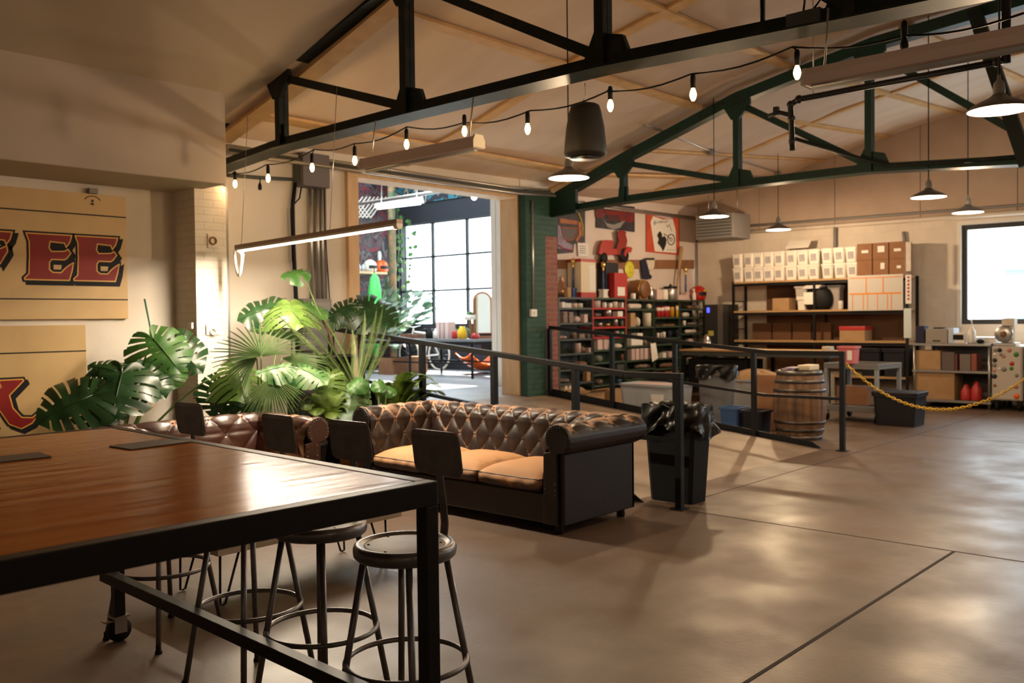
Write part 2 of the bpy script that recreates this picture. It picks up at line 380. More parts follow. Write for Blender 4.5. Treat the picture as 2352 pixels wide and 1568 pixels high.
# grid window of the next room
NW = (10.8,16.3,1.45,3.76)
wall_x('wall_next_room_window', mat('navy_grey_paint', (.016,.018,.026), .7), 14, 14.25, 10.3, 16.7, .45, 5.2, [NW])
f = MB(); y0,y1,z0,z1 = NW; X = 14.05
for i in range(6): yy = lerp(y0,y1,i/5); f.box((X,yy-.03,z0),(X+.06,yy+.03,z1))
for i in range(4): zz = lerp(z0,z1,i/3); f.box((X+.001,y0,zz-.022),(X+.059,y1,zz+.022))
w2 = struct(f, 'window_2', W['win_black']); MB().box((X+.025,y0,z0),(X+.031,y1,z1)).build('glass', W['pane'], parent=w2)
MUR = [(.012,.012,.02),(.09,.022,.018),(.03,.03,.035),(.11,.085,.085),(.015,.015,.02),(.16,.016,.025),(.02,.035,.035),(.07,.05,.05)]
struct(MB().box((3,16.5,.45),(14,16.7,5.2)), 'wall_mural', mural('painted_mural', 3.1, MUR, 2.6))
MU2 = [(.02,.025,.035),(.03,.035,.045),(.40,.38,.34),(.02,.02,.03),(.03,.16,.20),(.02,.025,.03),(.35,.30,.22),(.02,.02,.025)]
struct(MB().box((13.96,10.38,4.22),(14,16.5,5.2)), 'wall_frieze', mural('painted_frieze', 8.3, MU2, 1.1))
struct(MB().box((2.9,8.9,0),(3.05,16.7,5.2)), 'wall_next_room_far', W['plaster'])
ADDED_SKYLIGHT = (9.2,13.2,11.6,16.0)  # unseen roof opening added to bring more daylight into the next room
struct(MB().box((2.9,8.9,5.2),(ADDED_SKYLIGHT[0],16.8,5.35)).box((ADDED_SKYLIGHT[1],8.9,5.2),(14.3,16.8,5.35)).box((ADDED_SKYLIGHT[0],8.9,5.2),(ADDED_SKYLIGHT[1],ADDED_SKYLIGHT[2],5.35)).box((ADDED_SKYLIGHT[0],ADDED_SKYLIGHT[3],5.2),(ADDED_SKYLIGHT[1],16.8,5.35)), 'ceiling_next_room', mat('dark_ceiling', (.05,.05,.06), .8))
wn = MB(); wn.box((10.9,10.26,.0),(14.0,10.37,5.2)); struct(wn, 'wall_next_room_near', W['plaster'])
# battens on the ceiling panels
def batten(pts, w, idx):
    mb = MB()
    for p,q in zip(pts, pts[1:]): mb.bar(p, q, w, .03)
    struct(mb, 'trim_%d'%idx, W['batten'])
bi = 10
for yb,wb in ((8.22,.28),(6.12,.16),(4.9,.14),(2.4,.14),(.25,.14)):
    batten([(5.1,yb,roof(5,yb)-.015),(10.3,yb,roof(5,yb)-.015)], wb, bi); bi += 1
for yb,wb in ((8.3,.3),(7.35,.13),(6.1,.13),(4.9,.13),(3.6,.13),(2.4,.13),(.25,.13)):
    batten([(10.5,yb,roof(10.5,yb)-.015),(16.95,yb,roof(16.95,yb)-.015)], wb, bi); bi += 1
for xb,wb in ((7.65,.16),(13.6,.1)):
    batten([(xb,y,roof(xb,y)-.02) for y in RY[1:-1]], wb, bi); bi += 1
for xb in (5.13, 10.62):
    batten([(xb,y,roof(xb,y)-.06) for y in RY[1:-1]], .2, bi); bi += 1
# pipes along the eave and the back wall
def pipe(name, pts, r, mt, label, cat='pipe', group=None):
    return tag(MB().tube(pts, r, 8).build(name, mt), label, cat, group)
# ---------------------------------------------------------------- daylight
wd = bpy.data.worlds.new('world'); S.world = wd; wd.use_nodes = True
bg = wd.node_tree.nodes['Background']; bg.inputs[0].default_value = (.80,.92,1,1); bg.inputs[1].default_value = 13.0
sun = bpy.data.lights.new('sun','SUN'); sun.energy = 70; sun.angle = .01; sun.color = (1,.95,.86)
so = bpy.data.objects.new('sun', sun); COL.objects.link(so); so.rotation_euler = V((-.5,-.22,-1)).to_track_quat('-Z','Y').to_euler()
def portal(loc, sx, sy, d):
    l = bpy.data.lights.new('daylight_portal','AREA'); l.shape = 'RECTANGLE'; l.size = sx; l.size_y = sy; l.cycles.is_portal = True
    o = bpy.data.objects.new('daylight_portal', l); COL.objects.link(o); o.location = loc; o.rotation_euler = V(d).to_track_quat('-Z','Y').to_euler()
portal((17.2,(W1[0]+W1[1])/2,2.23), 3.0, 1.75, (-1,0,0)); portal((17.2,(W3[0]+W3[1])/2,2.23), 3.0, 1.75, (-1,0,0)); portal((14.2,13,2.6), 6.7, 2.4, (-1,0,0))
portal(((ADDED_SKYLIGHT[0]+ADDED_SKYLIGHT[1])/2,(ADDED_SKYLIGHT[2]+ADDED_SKYLIGHT[3])/2,5.34), ADDED_SKYLIGHT[1]-ADDED_SKYLIGHT[0], ADDED_SKYLIGHT[3]-ADDED_SKYLIGHT[2], (0,0,-1))
sk = MB().box((ADDED_SKYLIGHT[0],ADDED_SKYLIGHT[2],5.27),(ADDED_SKYLIGHT[1],ADDED_SKYLIGHT[3],5.276)).build('window_4', W['pane']); sk['kind'] = 'structure'  # pane closing the added skylight
pb = thing('house_outside', 'pale house wall seen through the window of the far white block wall', 'building', (26,3.5,0), world=True); HY = at(2308,650,x=26).y; HZ = at(2308,607,x=26).z
MB().box((26,HY-6,0),(30,HY,HZ-.15)).build('house_wall', mat('pale_blue_siding',(.17,.215,.23),.8), pb); MB().box((25.9,HY-6.1,HZ-.15),(30.1,HY+.1,HZ)).build('eaves', W['grey_plastic'], pb)
# ================================================================ roof trusses
def truss(X, mt, name, label, zc, top, ys):
    """zc: bottom chord (y,z); top: top chord (y,z); ys: panel points; mirrored about y=.25"""
    t = thing(name, label, 'truss', (X,.25,0), world=True, group='steel roof trusses')
    mir = lambda L: L + [(.5-y,z) for y,z in reversed(L)]
    def chord(nm, L, w, h, gap):
        mb = MB(); P = mir(L)
        for (a,b),(c,d) in zip(P,P[1:]):
            # a pair of angles: flat flange and two webs
            mb.bar((X,a,b),(X,c,d), w, .012)
            for s in (-1,1): mb.bar((X+s*gap,a,b+h/2),(X+s*gap,c,d+h/2), .012, h)
        mb.build(nm, mt, t)
    chord('bottom_chord', zc, .22, .10, .012)
    tc = [(y,z) for y,z in top]; mb = MB(); P = mir(tc)
    for (a,b),(c,d) in zip(P,P[1:]): mb.bar((X,a,b),(X,c,d), .14, .13)
    rp_ = mb
    for (a,b),(c,d) in zip(P,P[1:]):
        for k in range(5):
            f = (k+.5)/5; rp_.ball((X-.07, lerp(a,c,f), lerp(b,d,f)), .016, 6)
    mb.build('top_chord', mt, t)
    zb = lambda y: interp(-y, [-a for a,_ in zc], [b for _,b in zc]); zt = lambda y: interp(-y, [-a for a,_ in top], [b for _,b in top])
    pts = []
    for sgn in (1,-1):
        for k,y in enumerate(ys):
            yy = y if sgn > 0 else .5-y
            if sgn < 0 and abs(y-.25) < .01: continue
            a, b = (X,yy,zb(y)), (X,yy,zt(y))
            mv = MB()
            for s in (-1,1): mv.bar((X+s*.028,yy,zb(y)),(X+s*.028,yy,zt(y)), .05, .075, up=(0,1,0))
            mv.build('vertical_strut', mt, t)
            if k < len(ys)-1:
                y2 = ys[k+1]; y2_ = y2 if sgn > 0 else .5-y2
                d = V((0,y2_-yy,zb(y2)-zt(y))).normalized()
                MB().bar((X,yy,zt(y)-.05),(X,y2_,zb(y2)+.08), .08, .075).build('diagonal_strut', mt, t)
            # gusset plates
            s = -sgn; zz = zb(y); g = MB()
            if k > 0: g.prism([(-.19*s*-1 if False else -.24,0),(-.17,.17),(-.05,.2),(.06,.24),(.17,.02),(.17,-.03),(-.24,-.03)], (X-.02,yy,zz+.03), (0,-s,0) if s > 0 else (0,1,0), (0,0,1), .04)
            else: g.prism([(-.07,-.02),(-.07,.2),(.07,.2),(.09,-.02)], (X-.02,yy,zz+.02), (0,1,0), (0,0,1), .04)
            g.build('gusset_plate', mt, t)
            zz = zt(y); g = MB(); g.prism([(-.16,.02),(.2,.05),(.2,-.1),(.05,-.26),(-.06,-.26),(-.16,-.1)], (X-.02,yy,zz), (0,-sgn,0), (0,0,1), .04)
            g.build('gusset_plate', mt, t)
    for sgn in (1,-1):
        y0 = top[0][0]; yy = y0 if sgn > 0 else .5-y0
        hp = MB(); hp.prism([(-.05,top[0][1]+.05),(.5,top[0][1]+.12),(.5,zc[0][1]-.02),(-.05,zc[0][1]-.05)], (X-.03,yy,0), (0,-sgn,0), (0,0,1), .06); (hp.build('heel_plate', mt, t) if X > 7 or sgn < 0 else None)
    return t
ZC1 = [(8.72,3.125),(7.49,3.205),(5.66,3.22),(3.68,3.22),(1.98,3.16),(.25,3.12)]
TP1 = [(8.72,3.62),(8.5,3.685),(7.47,3.935),(6.19,4.28),(5.2,4.47),(3.9,4.64),(2.4,4.76),(.25,4.84)]
truss(4.99, W['truss'], 'roof_truss', 'blackish riveted roof truss nearest the long table, string lights under its bottom chord', ZC1, TP1, [7.48,5.67,3.68,1.99,.25])
ZC2 = [(8.62,3.09),(7.36,3.14),(5.63,3.165),(3.98,3.165),(2.38,3.06),(.25,3.0)]
TP2 = [(8.62,3.3),(7.3,3.76),(5.59,4.28),(3.9,4.6),(2.4,4.72),(.25,4.84)]
truss(10.4, W['truss_green'], 'roof_truss', 'dark green roof truss landing on the green brick pillar', ZC2, TP2, [7.34,5.6,3.95,2.1,.25])
# a brace hanging from the ridge
p0 = at(2240,30,x=10.27); p1 = at(2352,360,x=10.27)
tag(MB().bar(p0 + (p0-p1)*.02, p1 + (p1-p0)*.06, .09, .13).build('sway_brace', W['truss']), 'thick dark sway brace slanting beside the ridge of the green truss', 'brace')
# ================================================================ string lights
SL = [(540,425,1),(616,412,1),(717,388,1),(815,372,1),(934,335,1),(1067,305,1),(1212,300,1),(1402,247,1),(1592,222,1),(1831,172,1),(2077,110,0)]
sl = thing('string_lights', 'string of warm filament bulbs on black cable under the blackish truss', 'string lights', (4.93,4,3), world=True)
cab = [at(522,404,x=5.02)]; SX = [4.96,4.96,4.96,4.95,4.94,4.93,4.9,4.88,4.86,4.84,4.82]
anchor = {0:(533,398),1:(612,378),2:(722,343),3:(813,330),4:(935,291),5:(1065,282),6:(1218,254),7:(1395,210),8:(1588,170),9:(1820,108),10:(2078,82)}
tops = [at(*anchor[i], x=SX[i]) for i in range(11)]
for a,b in zip([cab[0]]+tops, tops+[at(2352,30,x=4.8)]):
    for k in range(1,7):
        f = k/6; p = a.lerp(b,f); p.z -= .05*math.sin(PI*f)*(a-b).length; cab.append(p)
MB().tube(cab, .006, 6).build('cable', W['rubber'], sl)
def bulb_at(parent, p, lit, k):
    top, c = k, p
    b = MB(); d = c.z+.055
    b.tube([top, V((c.x,c.y,d+.08))], .005, 6); b.lathe([(.006,.085),(.013,.08),(.017,.06),(.017,0),(.012,-.004)][::-1], (c.x,c.y,d), 10)
    s = b.build('socket', W['rubber'], parent)
    g = MB().lathe([(r_*.72,z_*.72+.016) for r_,z_ in ((.0005,-.06),(.014,-.055),(.026,-.03),(.03,-.008),(.026,.018),(.016,.042),(.013,.055))], c, 12)
    g.build('bulb', W['bulb'] if lit else W['rubber'], s, off=V(parent['_w']))
    if lit:
        l = bpy.data.lights.new('bulb_light','POINT'); l.energy = 6.5; l.color = (1,.62,.28); l.shadow_soft_size = .03
        o = bpy.data.objects.new('bulb_light', l); COL.objects.link(o); o.location = c - V((0,0,.03)) 
for i,(px,py,lit) in enumerate(SL):
    if i == 5: c = at(px,py,x=SX[i]); bulb_at(sl, c+V((0,0,.0)), 1, tops[i]); continue
    bulb_at(sl, at(px,py,x=SX[i]), lit, tops[i])
# spare unlit socket hanging from the pipe by the white pillar
# ================================================================ tube lights
def area(loc, sx, sy, d, e, col, parent=None, spread=PI):
    l = bpy.data.lights.new('lamp_light','AREA'); l.shape = 'RECTANGLE'; l.size = sx; l.size_y = sy; l.energy = e; l.color = col; l.spread = spread
    o = bpy.data.objects.new('lamp_light', l); COL.objects.link(o); o.location = loc; o.rotation_euler = d
    return o
def spot(loc, e, col, ang=2.6, r=.08):
    l = bpy.data.lights.new('lamp_light','SPOT'); l.energy = e; l.color = col; l.spot_size = ang; l.spot_blend = .35; l.shadow_soft_size = r
    o = bpy.data.objects.new('lamp_light', l); COL.objects.link(o); o.location = loc; return o
WARM = (1,.71,.43); WARM2 = (1,.83,.62)
p0, p1 = V((4.82,8.03,2.262)), V((4.80,5.57,2.315))
lt = thing('tube_light', 'glowing slim tube light hanging on thin wires before the pine doorway', 'lamp', p0, world=True)
MB().bar(p0+V((0,0,.03)), p1+V((0,0,.03)), .065, .035).build('housing', W['pine'] if False else mat('warm_grey_housing',(.42,.33,.27),.5), lt)
hb = MB()
for s in (-1,1): hb.bar(p0+V((s*.03,0,.008)), p1+V((s*.03,0,.008)), .004, .03)
hb.build('housing_lip', W['white'], lt)
MB().tube([p0.lerp(p1,.012)-V((0,0,.006)), p0.lerp(p1,.988)-V((0,0,.006))], .017, 10).build('glowing_tube', W['tube'], lt)
MB().tube([p1.lerp(p0,.02)+V((0,0,0)), p1+V((0,0,.0))], .033, 10).build('end_cap', W['white'], lt)
lw = MB()
for f in (.03,.62): q = p0.lerp(p1,f)+V((0,0,.045)); lw.tube([q, V((q.x+.1,q.y,3.6))], .003, 5)
lw.build('hanging_wire', W['galv'], lt)
cl = [p0+V((.0,-.06,-.01))]
for k in range(13):
    a = PI*k/12; cl.append(p0+V((0,-.02-.07*math.cos(a)*(1-.3*math.sin(a)), -.05-.2*math.sin(a))))
cl.append(p0+V((.0,.05,.0)))
MB().tube(cl, .014, 8).build('power_cord', W['white'], lt)
mid = p0.lerp(p1,.5); dv = (p1-p0).normalized()
lo_ = area(mid-V((0,0,.03)), (p1-p0).length*.96, .03, (0,0,0), 235, WARM2); lo_.rotation_euler = Matrix((dv, V((1,0,0)).cross(dv)*-1 if False else V((0,0,1)).cross(dv), V((0,0,1)))).transposed().to_euler()
def fixture(p, q, label, mt, rods, lit=False):
    p, q = V(p), V(q); t = thing('tube_light', label, 'lamp', p, world=True)
    d = (q-p).normalized(); n = V((0,0,1)).cross(d)
    prof = [(-.055,0),(-.055,.05),(-.035,.09),(.035,.09),(.055,.05),(.055,0)]
    MB().prism(prof, p, n, (0,0,1), -(q-p).length if n.cross(V((0,0,1))).dot(d) < 0 else (q-p).length).build('housing', mt, t, bevel=.004)
    for e in (p,q): MB().prism([(x*1.12,z*1.05-.004) for x,z in prof], e-d*.009, n, (0,0,1), .018 if n.cross(V((0,0,1))).dot(d) > 0 else -.018).build('end_cap', W['white'], t)
    MB().tube([p+d*.03-V((0,0,.008)), q-d*.03-V((0,0,.008))], .02, 8).build('glowing_tube' if lit else 'tube', W['tube_cool'] if lit else W['frost'], t)
    for f,zt in rods: e = p.lerp(q,f); MB().tube([e+V((0,0,.09)), V((e.x+.05,e.y,zt))], .006, 6).build('hanging_rod', W['galv'], t)
    return t
W['lilac_grey'] = mat('lilac_grey_enamel', (.76,.63,.61), .4)
fixture((4.78,5.98,2.80), (4.78,4.66,2.81), 'unlit tube light with pale end cap hung by rods under the blackish truss', W['lilac_grey'], [(.07,3.2),(.93,3.2)])
fixture((4.75,2.14,2.79), (4.75,.74,2.79), 'big unlit tube light cut by the edge of the photo, beside the black gas pipe', W['lilac_grey'], [(.07,3.2),(.9,3.2)])
fixture(at(866,478,x=11.5), at(968,466,x=11.5), 'lit tube light in the room beyond the pine doorway', W['white'], [(.1,4.8),(.9,4.8)], True)
area(at(917,472,x=11.5)-V((0,0,.06)), 1.2,.06,(0,0,PI/2), 60, (1,.95,.85))
# ================================================================ pendant lamps
def pendant(x, y, z, ztop, label, e=125, sc=1):
    t = thing('pendant_lamp', label, 'lamp', (x,y,z), group='white shaded pendant lamps')
    s = MB().lathe([(.18,0),(.182,.004),(.16,.028),(.11,.055),(.06,.078),(.04,.095),(.036,.10),(.012,.102)], n=32, caps=False); s.build('shade', W['lampgrey'], t)
    MB().lathe([(.012,.098),(.035,.096),(.058,.073),(.108,.05),(.157,.024),(.178,.002)], n=32, caps=False).build('shade_lining', W['enamel'], t)
    MB().lathe([(.035,.098),(.036,.13),(.03,.17),(.012,.19),(.008,.22)][::1], n=14).build('socket', W['grey_metal'], t)
    MB().lathe([(.0005,-.012),(.03,-.006),(.048,.018),(.045,.045),(.028,.085),(.02,.1)], n=16).build('bulb', W['lamp'], t)
    MB().tube([(0,0,.21),(0,0,ztop-z)], .006, 6).build('cord', W['rubber'], t)
    if sc != 1:
        for c_ in t.children:
            if not c_.name.startswith('cord'): c_.scale = (sc,)*3
    l = bpy.data.lights.new('lamp_light','POINT'); l.energy = e; l.color = WARM; l.shadow_soft_size = .05
    o = bpy.data.objects.new('lamp_light', l); COL.objects.link(o); o.location = (x,y,z-.07)
    return t
PD = [(6.37,5.09,2.80,'pendant lamp hanging directly under the black bell-shaped speaker'),
      (10.27,5.86,2.815,'pendant lamp hanging before the corner heater'),
      (14.7,7.15,3.03,'pendant lamp hanging above the row of white tubs'),
      (10.36,3.30,2.815,'pendant lamp hanging above and beside the brown cartons, the larger of two there'),
      (12.2,3.42,2.805,'pendant lamp hanging just above the corner of the black framed window'),
      (6.2,1.56,2.80,'largest pendant lamp, close to the black gas pipe')]
for x,y,z,l in PD: pendant(x, y, z, roof(x,y)-.02, l, *((260,1.15) if x == 14.7 else ()))
for x,y in ((10.3,.2),(12.4,-.6),(6.3,-1.7),(2.2,-2.5),(-1.5,1.6),(-1.5,5.2),(12.3,-4.5),(2.6,.9)):
    spot((x,y,2.9), 70, WARM, 2.75, .1) if False else None
FILL_LAMPS = [(10.3,-.5),(6.3,-2.2),(1.2,-2.6),(-2.6,1.8),(-2.6,-4.0),(12.3,-3.8)]  # unseen pendants added as fill light for the near hall
for k,(x,y) in enumerate(FILL_LAMPS): pendant(x, y, 2.8, roof(x,y)-.02, ['pendant lamp over the open floor beyond the photo edge, far end','pendant lamp over the open floor beside the photo edge','pendant lamp hanging behind the camera over the table side','pendant lamp hanging behind the table end','pendant lamp in the rear corner of the hall','pendant lamp near the far window outside the photo'][k], 48)
# ceiling outlet boxes and conduit feeding two lamps
cb = thing('ceiling_conduit', 'thin grey conduit with two round boxes on the ceiling feeding pendant cords', 'conduit', (10.27,5.86,4.2), world=True)
def onroof(px, py, off=.0):
    r = RX*((px-1176)/FPX) + DN*((py-784)/FPX) + FW; t = 2.0
    while t < 30:
        p = EYE + r*t
        if p.z > roof(p.x,p.y)-off: return p
        t += .005
q = [onroof(1480,285,.03), onroof(1632,347,.03), onroof(1787,397,.03)]
MB().tube(q, .012, 6).build('conduit', W['galv'], cb)
for p in q[1:]: MB().lathe([(.001,-.05),(.06,-.05),(.06,.02),(.001,.02)], p, 12).build('outlet_box', W['grey_metal'], cb)
# ================================================================ hanging speaker
X = 5.5; ct = at(1345,240,x=X); cbm = at(1345,357,x=X)
sp = thing('pendant_speaker', 'black bell-shaped loudspeaker hanging from the truss by a hook', 'speaker', cbm, rz=.5)
h = ct.z-cbm.z
MB().lathe([(.001,-.02),(.1,-.02),(.155,-.005),(.162,.02),(.158,.08),(.145,h*.55),(.122,h*.85),(.108,h*.97),(.09,h),(.001,h)], n=32).build('body', mat('speaker_shell',(.007,.006,.006),.6), sp)
MB().tube([V((.06*math.cos(PI*k/10), 0, h-.005+.05*math.sin(PI*k/10))) for k in range(11)], .005, 6).build('handle', W['chrome'], sp)
MB().tube([(0,0,h+.04),(.02,0,h+.1),(0,0,h+.16),(0,0,3.3-cbm.z)], .004, 6).build('hook', W['galv'], sp)
MB().lathe([(.001,-.024),(.12,-.024),(.12,-.019)], n=24).build('grille', W['rubber'], sp)
# ================================================================ gas pipe
gp = thing('gas_pipe', 'black threaded gas pipe with an elbow drop and a side tee, hung under the roof', 'pipe', at(1815,235,x=7.2), world=True)
X = 7.2; a = at(2290,142,x=X); b = at(1835,228,x=X); e = at(1816,240,x=X); d = at(1820,345,x=X)
MB().tube([a + (a-b)*.02, b, b.lerp(e,.6)+V((0,0,-.0)), e, d], .024, 10).build('pipe_run', W['black'], gp)
MB().tube([a+(a-b)*.02, a + V((.0,-.06,-.02)), V((a.x,a.y-.06,roof(a.x,a.y)-.02))], .03, 10).build('riser', W['black'], gp)
for p,r in ((b,.036),(e,.034),(a,.036),(at(1818,272,x=X),.032),(at(1819,325,x=X),.03)): MB().ball(p, r, 10).build('fitting', W['black'], gp)
q = at(1818,265,x=X); MB().tube([q, at(1790,258,x=X), at(1765,266,x=X)], .018, 8).build('side_nipple', W['black'], gp)
MB().bar(at(1783,254,x=X)+V((0,0,.03)), at(1783,254,x=X)-V((0,0,.04)), .04).build('valve', W['black'], gp)
q = at(1868,215,x=X); MB().tube([q+V((0,0,-.03)), q+V((0,0,.9))], .005, 5).build('hanger', W['galv'], gp)
X = 10.25
pipe('conduit_pipe', [at(1825,318,x=X), at(1945,355,x=X), at(2035,380,x=X), at(2190,372,x=X), at(2352,358,x=X)], .022, W['truss'], 'dark conduit bending along the bottom chord of the green truss')
X = 17-.06
for k,(dy,r,mt) in enumerate(((0,.04,W['cream']),(14,.025,W['grey_metal']))):
    pipe('wall_conduit', [at(1662,537-dy,x=X), at(2010,512-dy*1.1,x=X), at(2352,487-dy*1.2,x=X), V((X,0,3.23+.012*dy))], r, W['block'] if k==0 else W['grey_metal'], ['fat white painted pipe running level above the black framed window','thin grey conduit running just above the fat white pipe'][k])
pipe('downpipe', [at(1918,515,x=X), at(1918,595,x=X)], .035, W['grey_metal'], 'short grey downpipe behind the white tubs')
pipe('vertical_conduit', [at(2075,532,x=X), at(2078,560,x=X)], .03, W['grey_metal'], 'short grey conduit drop above the cartons')
pipe('corner_conduit', [V((16.85,10.03,3.25)), V((16.85,10.03,0))], .022, W['grey_metal'], 'grey conduit standing in the corner between posters and tubs')
# heater in the corner
hz = thing('unit_heater', 'dark grey box heater hung in the corner above the dispenser', 'heater', at(1640,545,x=16.0), world=True)
A = at(1690,545,x=16.0); B = at(1603,498,x=16.0)
MB().box((15.9,A.y,A.z),(16.6,B.y,B.z+.02)).build('housing', W['grey_metal'], hz, bevel=.02)
lv = MB()
for k in range(6): lv.box((15.88,A.y+.04,A.z+.05+k*.06),(15.9,B.y-.04,A.z+.07+k*.06))
lv.build('louvres', W['shelf_grey'], hz)
MB().tube([(16.25,A.y+.1,B.z),(16.25,A.y+.1,4.1)], .01, 6).tube([(16.25,B.y-.1,B.z),(16.25,B.y-.1,4.1)], .01, 6).build('hanger', W['galv'], hz)
# ================================================================ electrics on the doorway wall
Y = 8.79
def cond(px, y0, y1, r, mt, label, Yp=8.76): return pipe('wall_conduit', [at(px,y0,y=Yp), at(px+ (y1-y0)*.012, y1, y=Yp)], r, mt, label, 'conduit')
cond(712,408,690,.022,W['galv'],'steel conduit nearest the black cables, rising between two grey boxes')
cond(727,408,690,.026,W['galv'],'fat steel conduit second from the black cables')
cond(738,408,690,.018,W['galv'],'slim steel conduit third from the black cables')
cond(746,408,690,.014,W['grey_metal'],'thin grey conduit nearest the pine frame')
eb = thing('junction_box', 'tall grey steel box at the top of the conduits under the roof', 'electrical box', at(725,425,y=8.8), world=True)
a = at(697,425,y=8.6); b = at(757,357,y=8.6); MB().box((a.x,8.6,a.z),(b.x,8.79,b.z)).build('box', mat('purple_grey_metal',(.12,.105,.11),.5), eb, bevel=.006)
a2 = at(684,420,y=8.7); MB().box((a2.x,8.66,a2.z),(a.x-.004,8.79,b.z)).build('side_trough', W['shelf_grey'], eb)
pb_ = thing('breaker_panel', 'grey breaker panel with a door, behind the plant leaves', 'electrical box', at(728,800,y=8.8), world=True)
a = at(700,805,y=8.65); b = at(762,686,y=8.65); MB().box((a.x,8.65,a.z),(b.x,8.79,b.z)).build('box', W['grey_metal'], pb_, bevel=.008)
MB().box((a.x+.03,8.64,a.z+.04),(b.x-.03,8.65,b.z-.04)).build('door', mat('light_grey_metal',(.30,.29,.285),.5), pb_, bevel=.003)
W['cable'] = W['rubber']
pipe('power_cable', [at(678,420,y=8.75),at(672,470,y=8.75),at(674,560,y=8.75),at(680,690,y=8.75),at(683,800,y=8.75),at(690,930,y=8.75), V((at(690,930,y=8.75).x,8.75,.01))], .024, W['rubber'], 'thick black power cable dropping down the wall behind the plants', 'cable')
pipe('thin_cable', [at(693,424,y=8.74),at(688,455,y=8.74),at(676,468,y=8.74),at(668,480,y=8.74),at(672,600,y=8.74)], .009, W['rubber'], 'thin black cable curling beside the thick one', 'cable')
pipe('thin_cable', [at(744,430,y=8.75),at(746,520,y=8.75),at(754,640,y=8.75),at(757,690,y=8.75)], .007, W['rubber'], 'thin black cable drooping along the pine frame', 'cable')
for k,(z,r) in enumerate(((3.475,.022),(3.43,.016),(3.385,.02))):
    pipe('eave_pipe', [V((5.12,8.70-.05*k,z-.06)), V((9.6,8.70-.05*k,z-.06)), V((10.2,8.50-.05*k,z-.06))], r, [W['galv'],W['shelf_grey'],W['galv']][k], ['topmost of three pipes running above the pine doorway','middle of three pipes running above the pine doorway','lowest of three pipes running above the pine doorway'][k])
for k in range(2): pipe('eave_pipe', [V((11.2,10.03-.05*k,3.60-.048*k)), V((16.8,10.03-.05*k,3.64-.048*k))], .022-.004*k, W['galv'], ['fat grey pipe running above the posters','thin grey pipe running just below the fat one above the posters'][k])
pipe('string_pipe', [at(522,402,y=8.7), at(600,408,y=8.7), at(672,412,y=8.7)], .02, W['shelf_grey'], 'grey pipe with looped cables beside the white pillar top')
pipe('pillar_conduit', [V((4.93,8.42,2.95)), V((4.93,8.42,.2))], .022, W['grey_metal'], 'conduit running down the edge of the white brick pillar')
sk = thing('bulb_socket', 'empty black bulb socket hanging below the grey pipe', 'socket', at(597,432,y=8.6), world=True)
c = at(597,432,y=8.6); MB().lathe([(.012,-.02),(.02,-.01),(.02,.03),(.008,.06)], c, 10).tube([c+V((0,0,.05)), at(598,408,y=8.7)], .006, 6).build('socket', W['rubber'], sk)
ls = thing('light_switch', 'white switch box at the foot of a conduit on the green brick pillar', 'switch', at(1228,728,y=8.6), world=True)
a = at(1221,727,y=8.55); b = at(1234,710,y=8.55); MB().box((a.x,8.55,a.z),(b.x,8.595,b.z)).build('box', W['white'], ls, bevel=.004)
MB().box(((a.x+b.x)/2-.008,8.54,(a.z+b.z)/2-.02),((a.x+b.x)/2+.008,8.55,(a.z+b.z)/2+.02)).build('toggle', W['paper'], ls)
MB().tube([V(((a.x+b.x)/2,8.57,b.z)), V(((a.x+b.x)/2,8.57,3.25))], .016, 8).build('conduit', W['galv'], ls)

# ---------------------------------------------------------------- small fittings
c = onroof(1300,152,.02); cbx = thing('ceiling_box', 'dark round box on the ceiling batten behind the speaker', 'electrical box', c, world=True)
MB().lathe([(.001,-.07),(.075,-.07),(.08,-.02),(.08,.03),(.001,.03)], c, 18).build('box', W['shelf_grey'], cbx); MB().tube([c-V((0,0,.03)), c+V((.5,-.35,.0))], .012, 6).build('conduit', W['galv'], cbx)
c = at(1852,42,x=4.99); jb = thing('junction_box', 'small dark box with two arching cables on top of the blackish truss', 'electrical box', c, world=True)
MB().box((c.x-.05,c.y-.1,c.z-.05),(c.x+.05,c.y+.1,c.z+.03)).build('box', W['shelf_grey'], jb)
for a_,b_ in (((1845,30),(1880,-30)),((1862,30),(1925,20))): MB().tube([at(a_[0],a_[1],x=4.99), at((a_[0]+b_[0])/2-8,min(a_[1],b_[1])-22,x=4.99), at(b_[0],b_[1],x=4.99)], .007, 6).build('cable', W['rubber'], jb)
pipe('drop_pipe', [at(1752,62,x=5.2), V((5.2,at(1752,62,x=5.2).y,4.75))], .018, W['black'], 'black pipe dropping onto the blackish truss from the ceiling')
hk = thing('wall_hook', 'rusty ring hook on a plate fixed to the white brick pillar', 'hook', at(490,558,y=8.36), world=True); c = at(490,553,y=8.36)
MB().box((c.x-.06,8.355,c.z-.07),(c.x+.06,8.368,c.z+.07)).build('plate', W['plaster'], hk); MB().tube([(c.x-.01+.035*math.cos(2*PI*k/14),8.345,c.z+.035*math.sin(2*PI*k/14)) for k in range(14)], .008, 6, closed=True).build('ring', W['card_dark'], hk)
hk = thing('wall_hook', 'small painted-over hook low on the white brick pillar', 'hook', at(490,760,y=8.36), world=True); c = at(490,757,y=8.36)
MB().box((c.x-.08,8.355,c.z-.05),(c.x+.08,8.368,c.z+.05)).build('plate', W['plaster'], hk); MB().tube([(c.x-.01+.03*math.cos(2*PI*k/14),8.345,c.z-.02+.03*math.sin(2*PI*k/14)) for k in range(14)], .007, 6, closed=True).build('ring', W['plaster'], hk)
c = at(408,748,y=8.45); tag(MB().box((4.53,8.42,c.z-.03),(4.558,8.50,c.z+.03)).build('wall_sensor', W['white']), 'tiny white box on the shaded side of the white brick pillar', 'sensor')
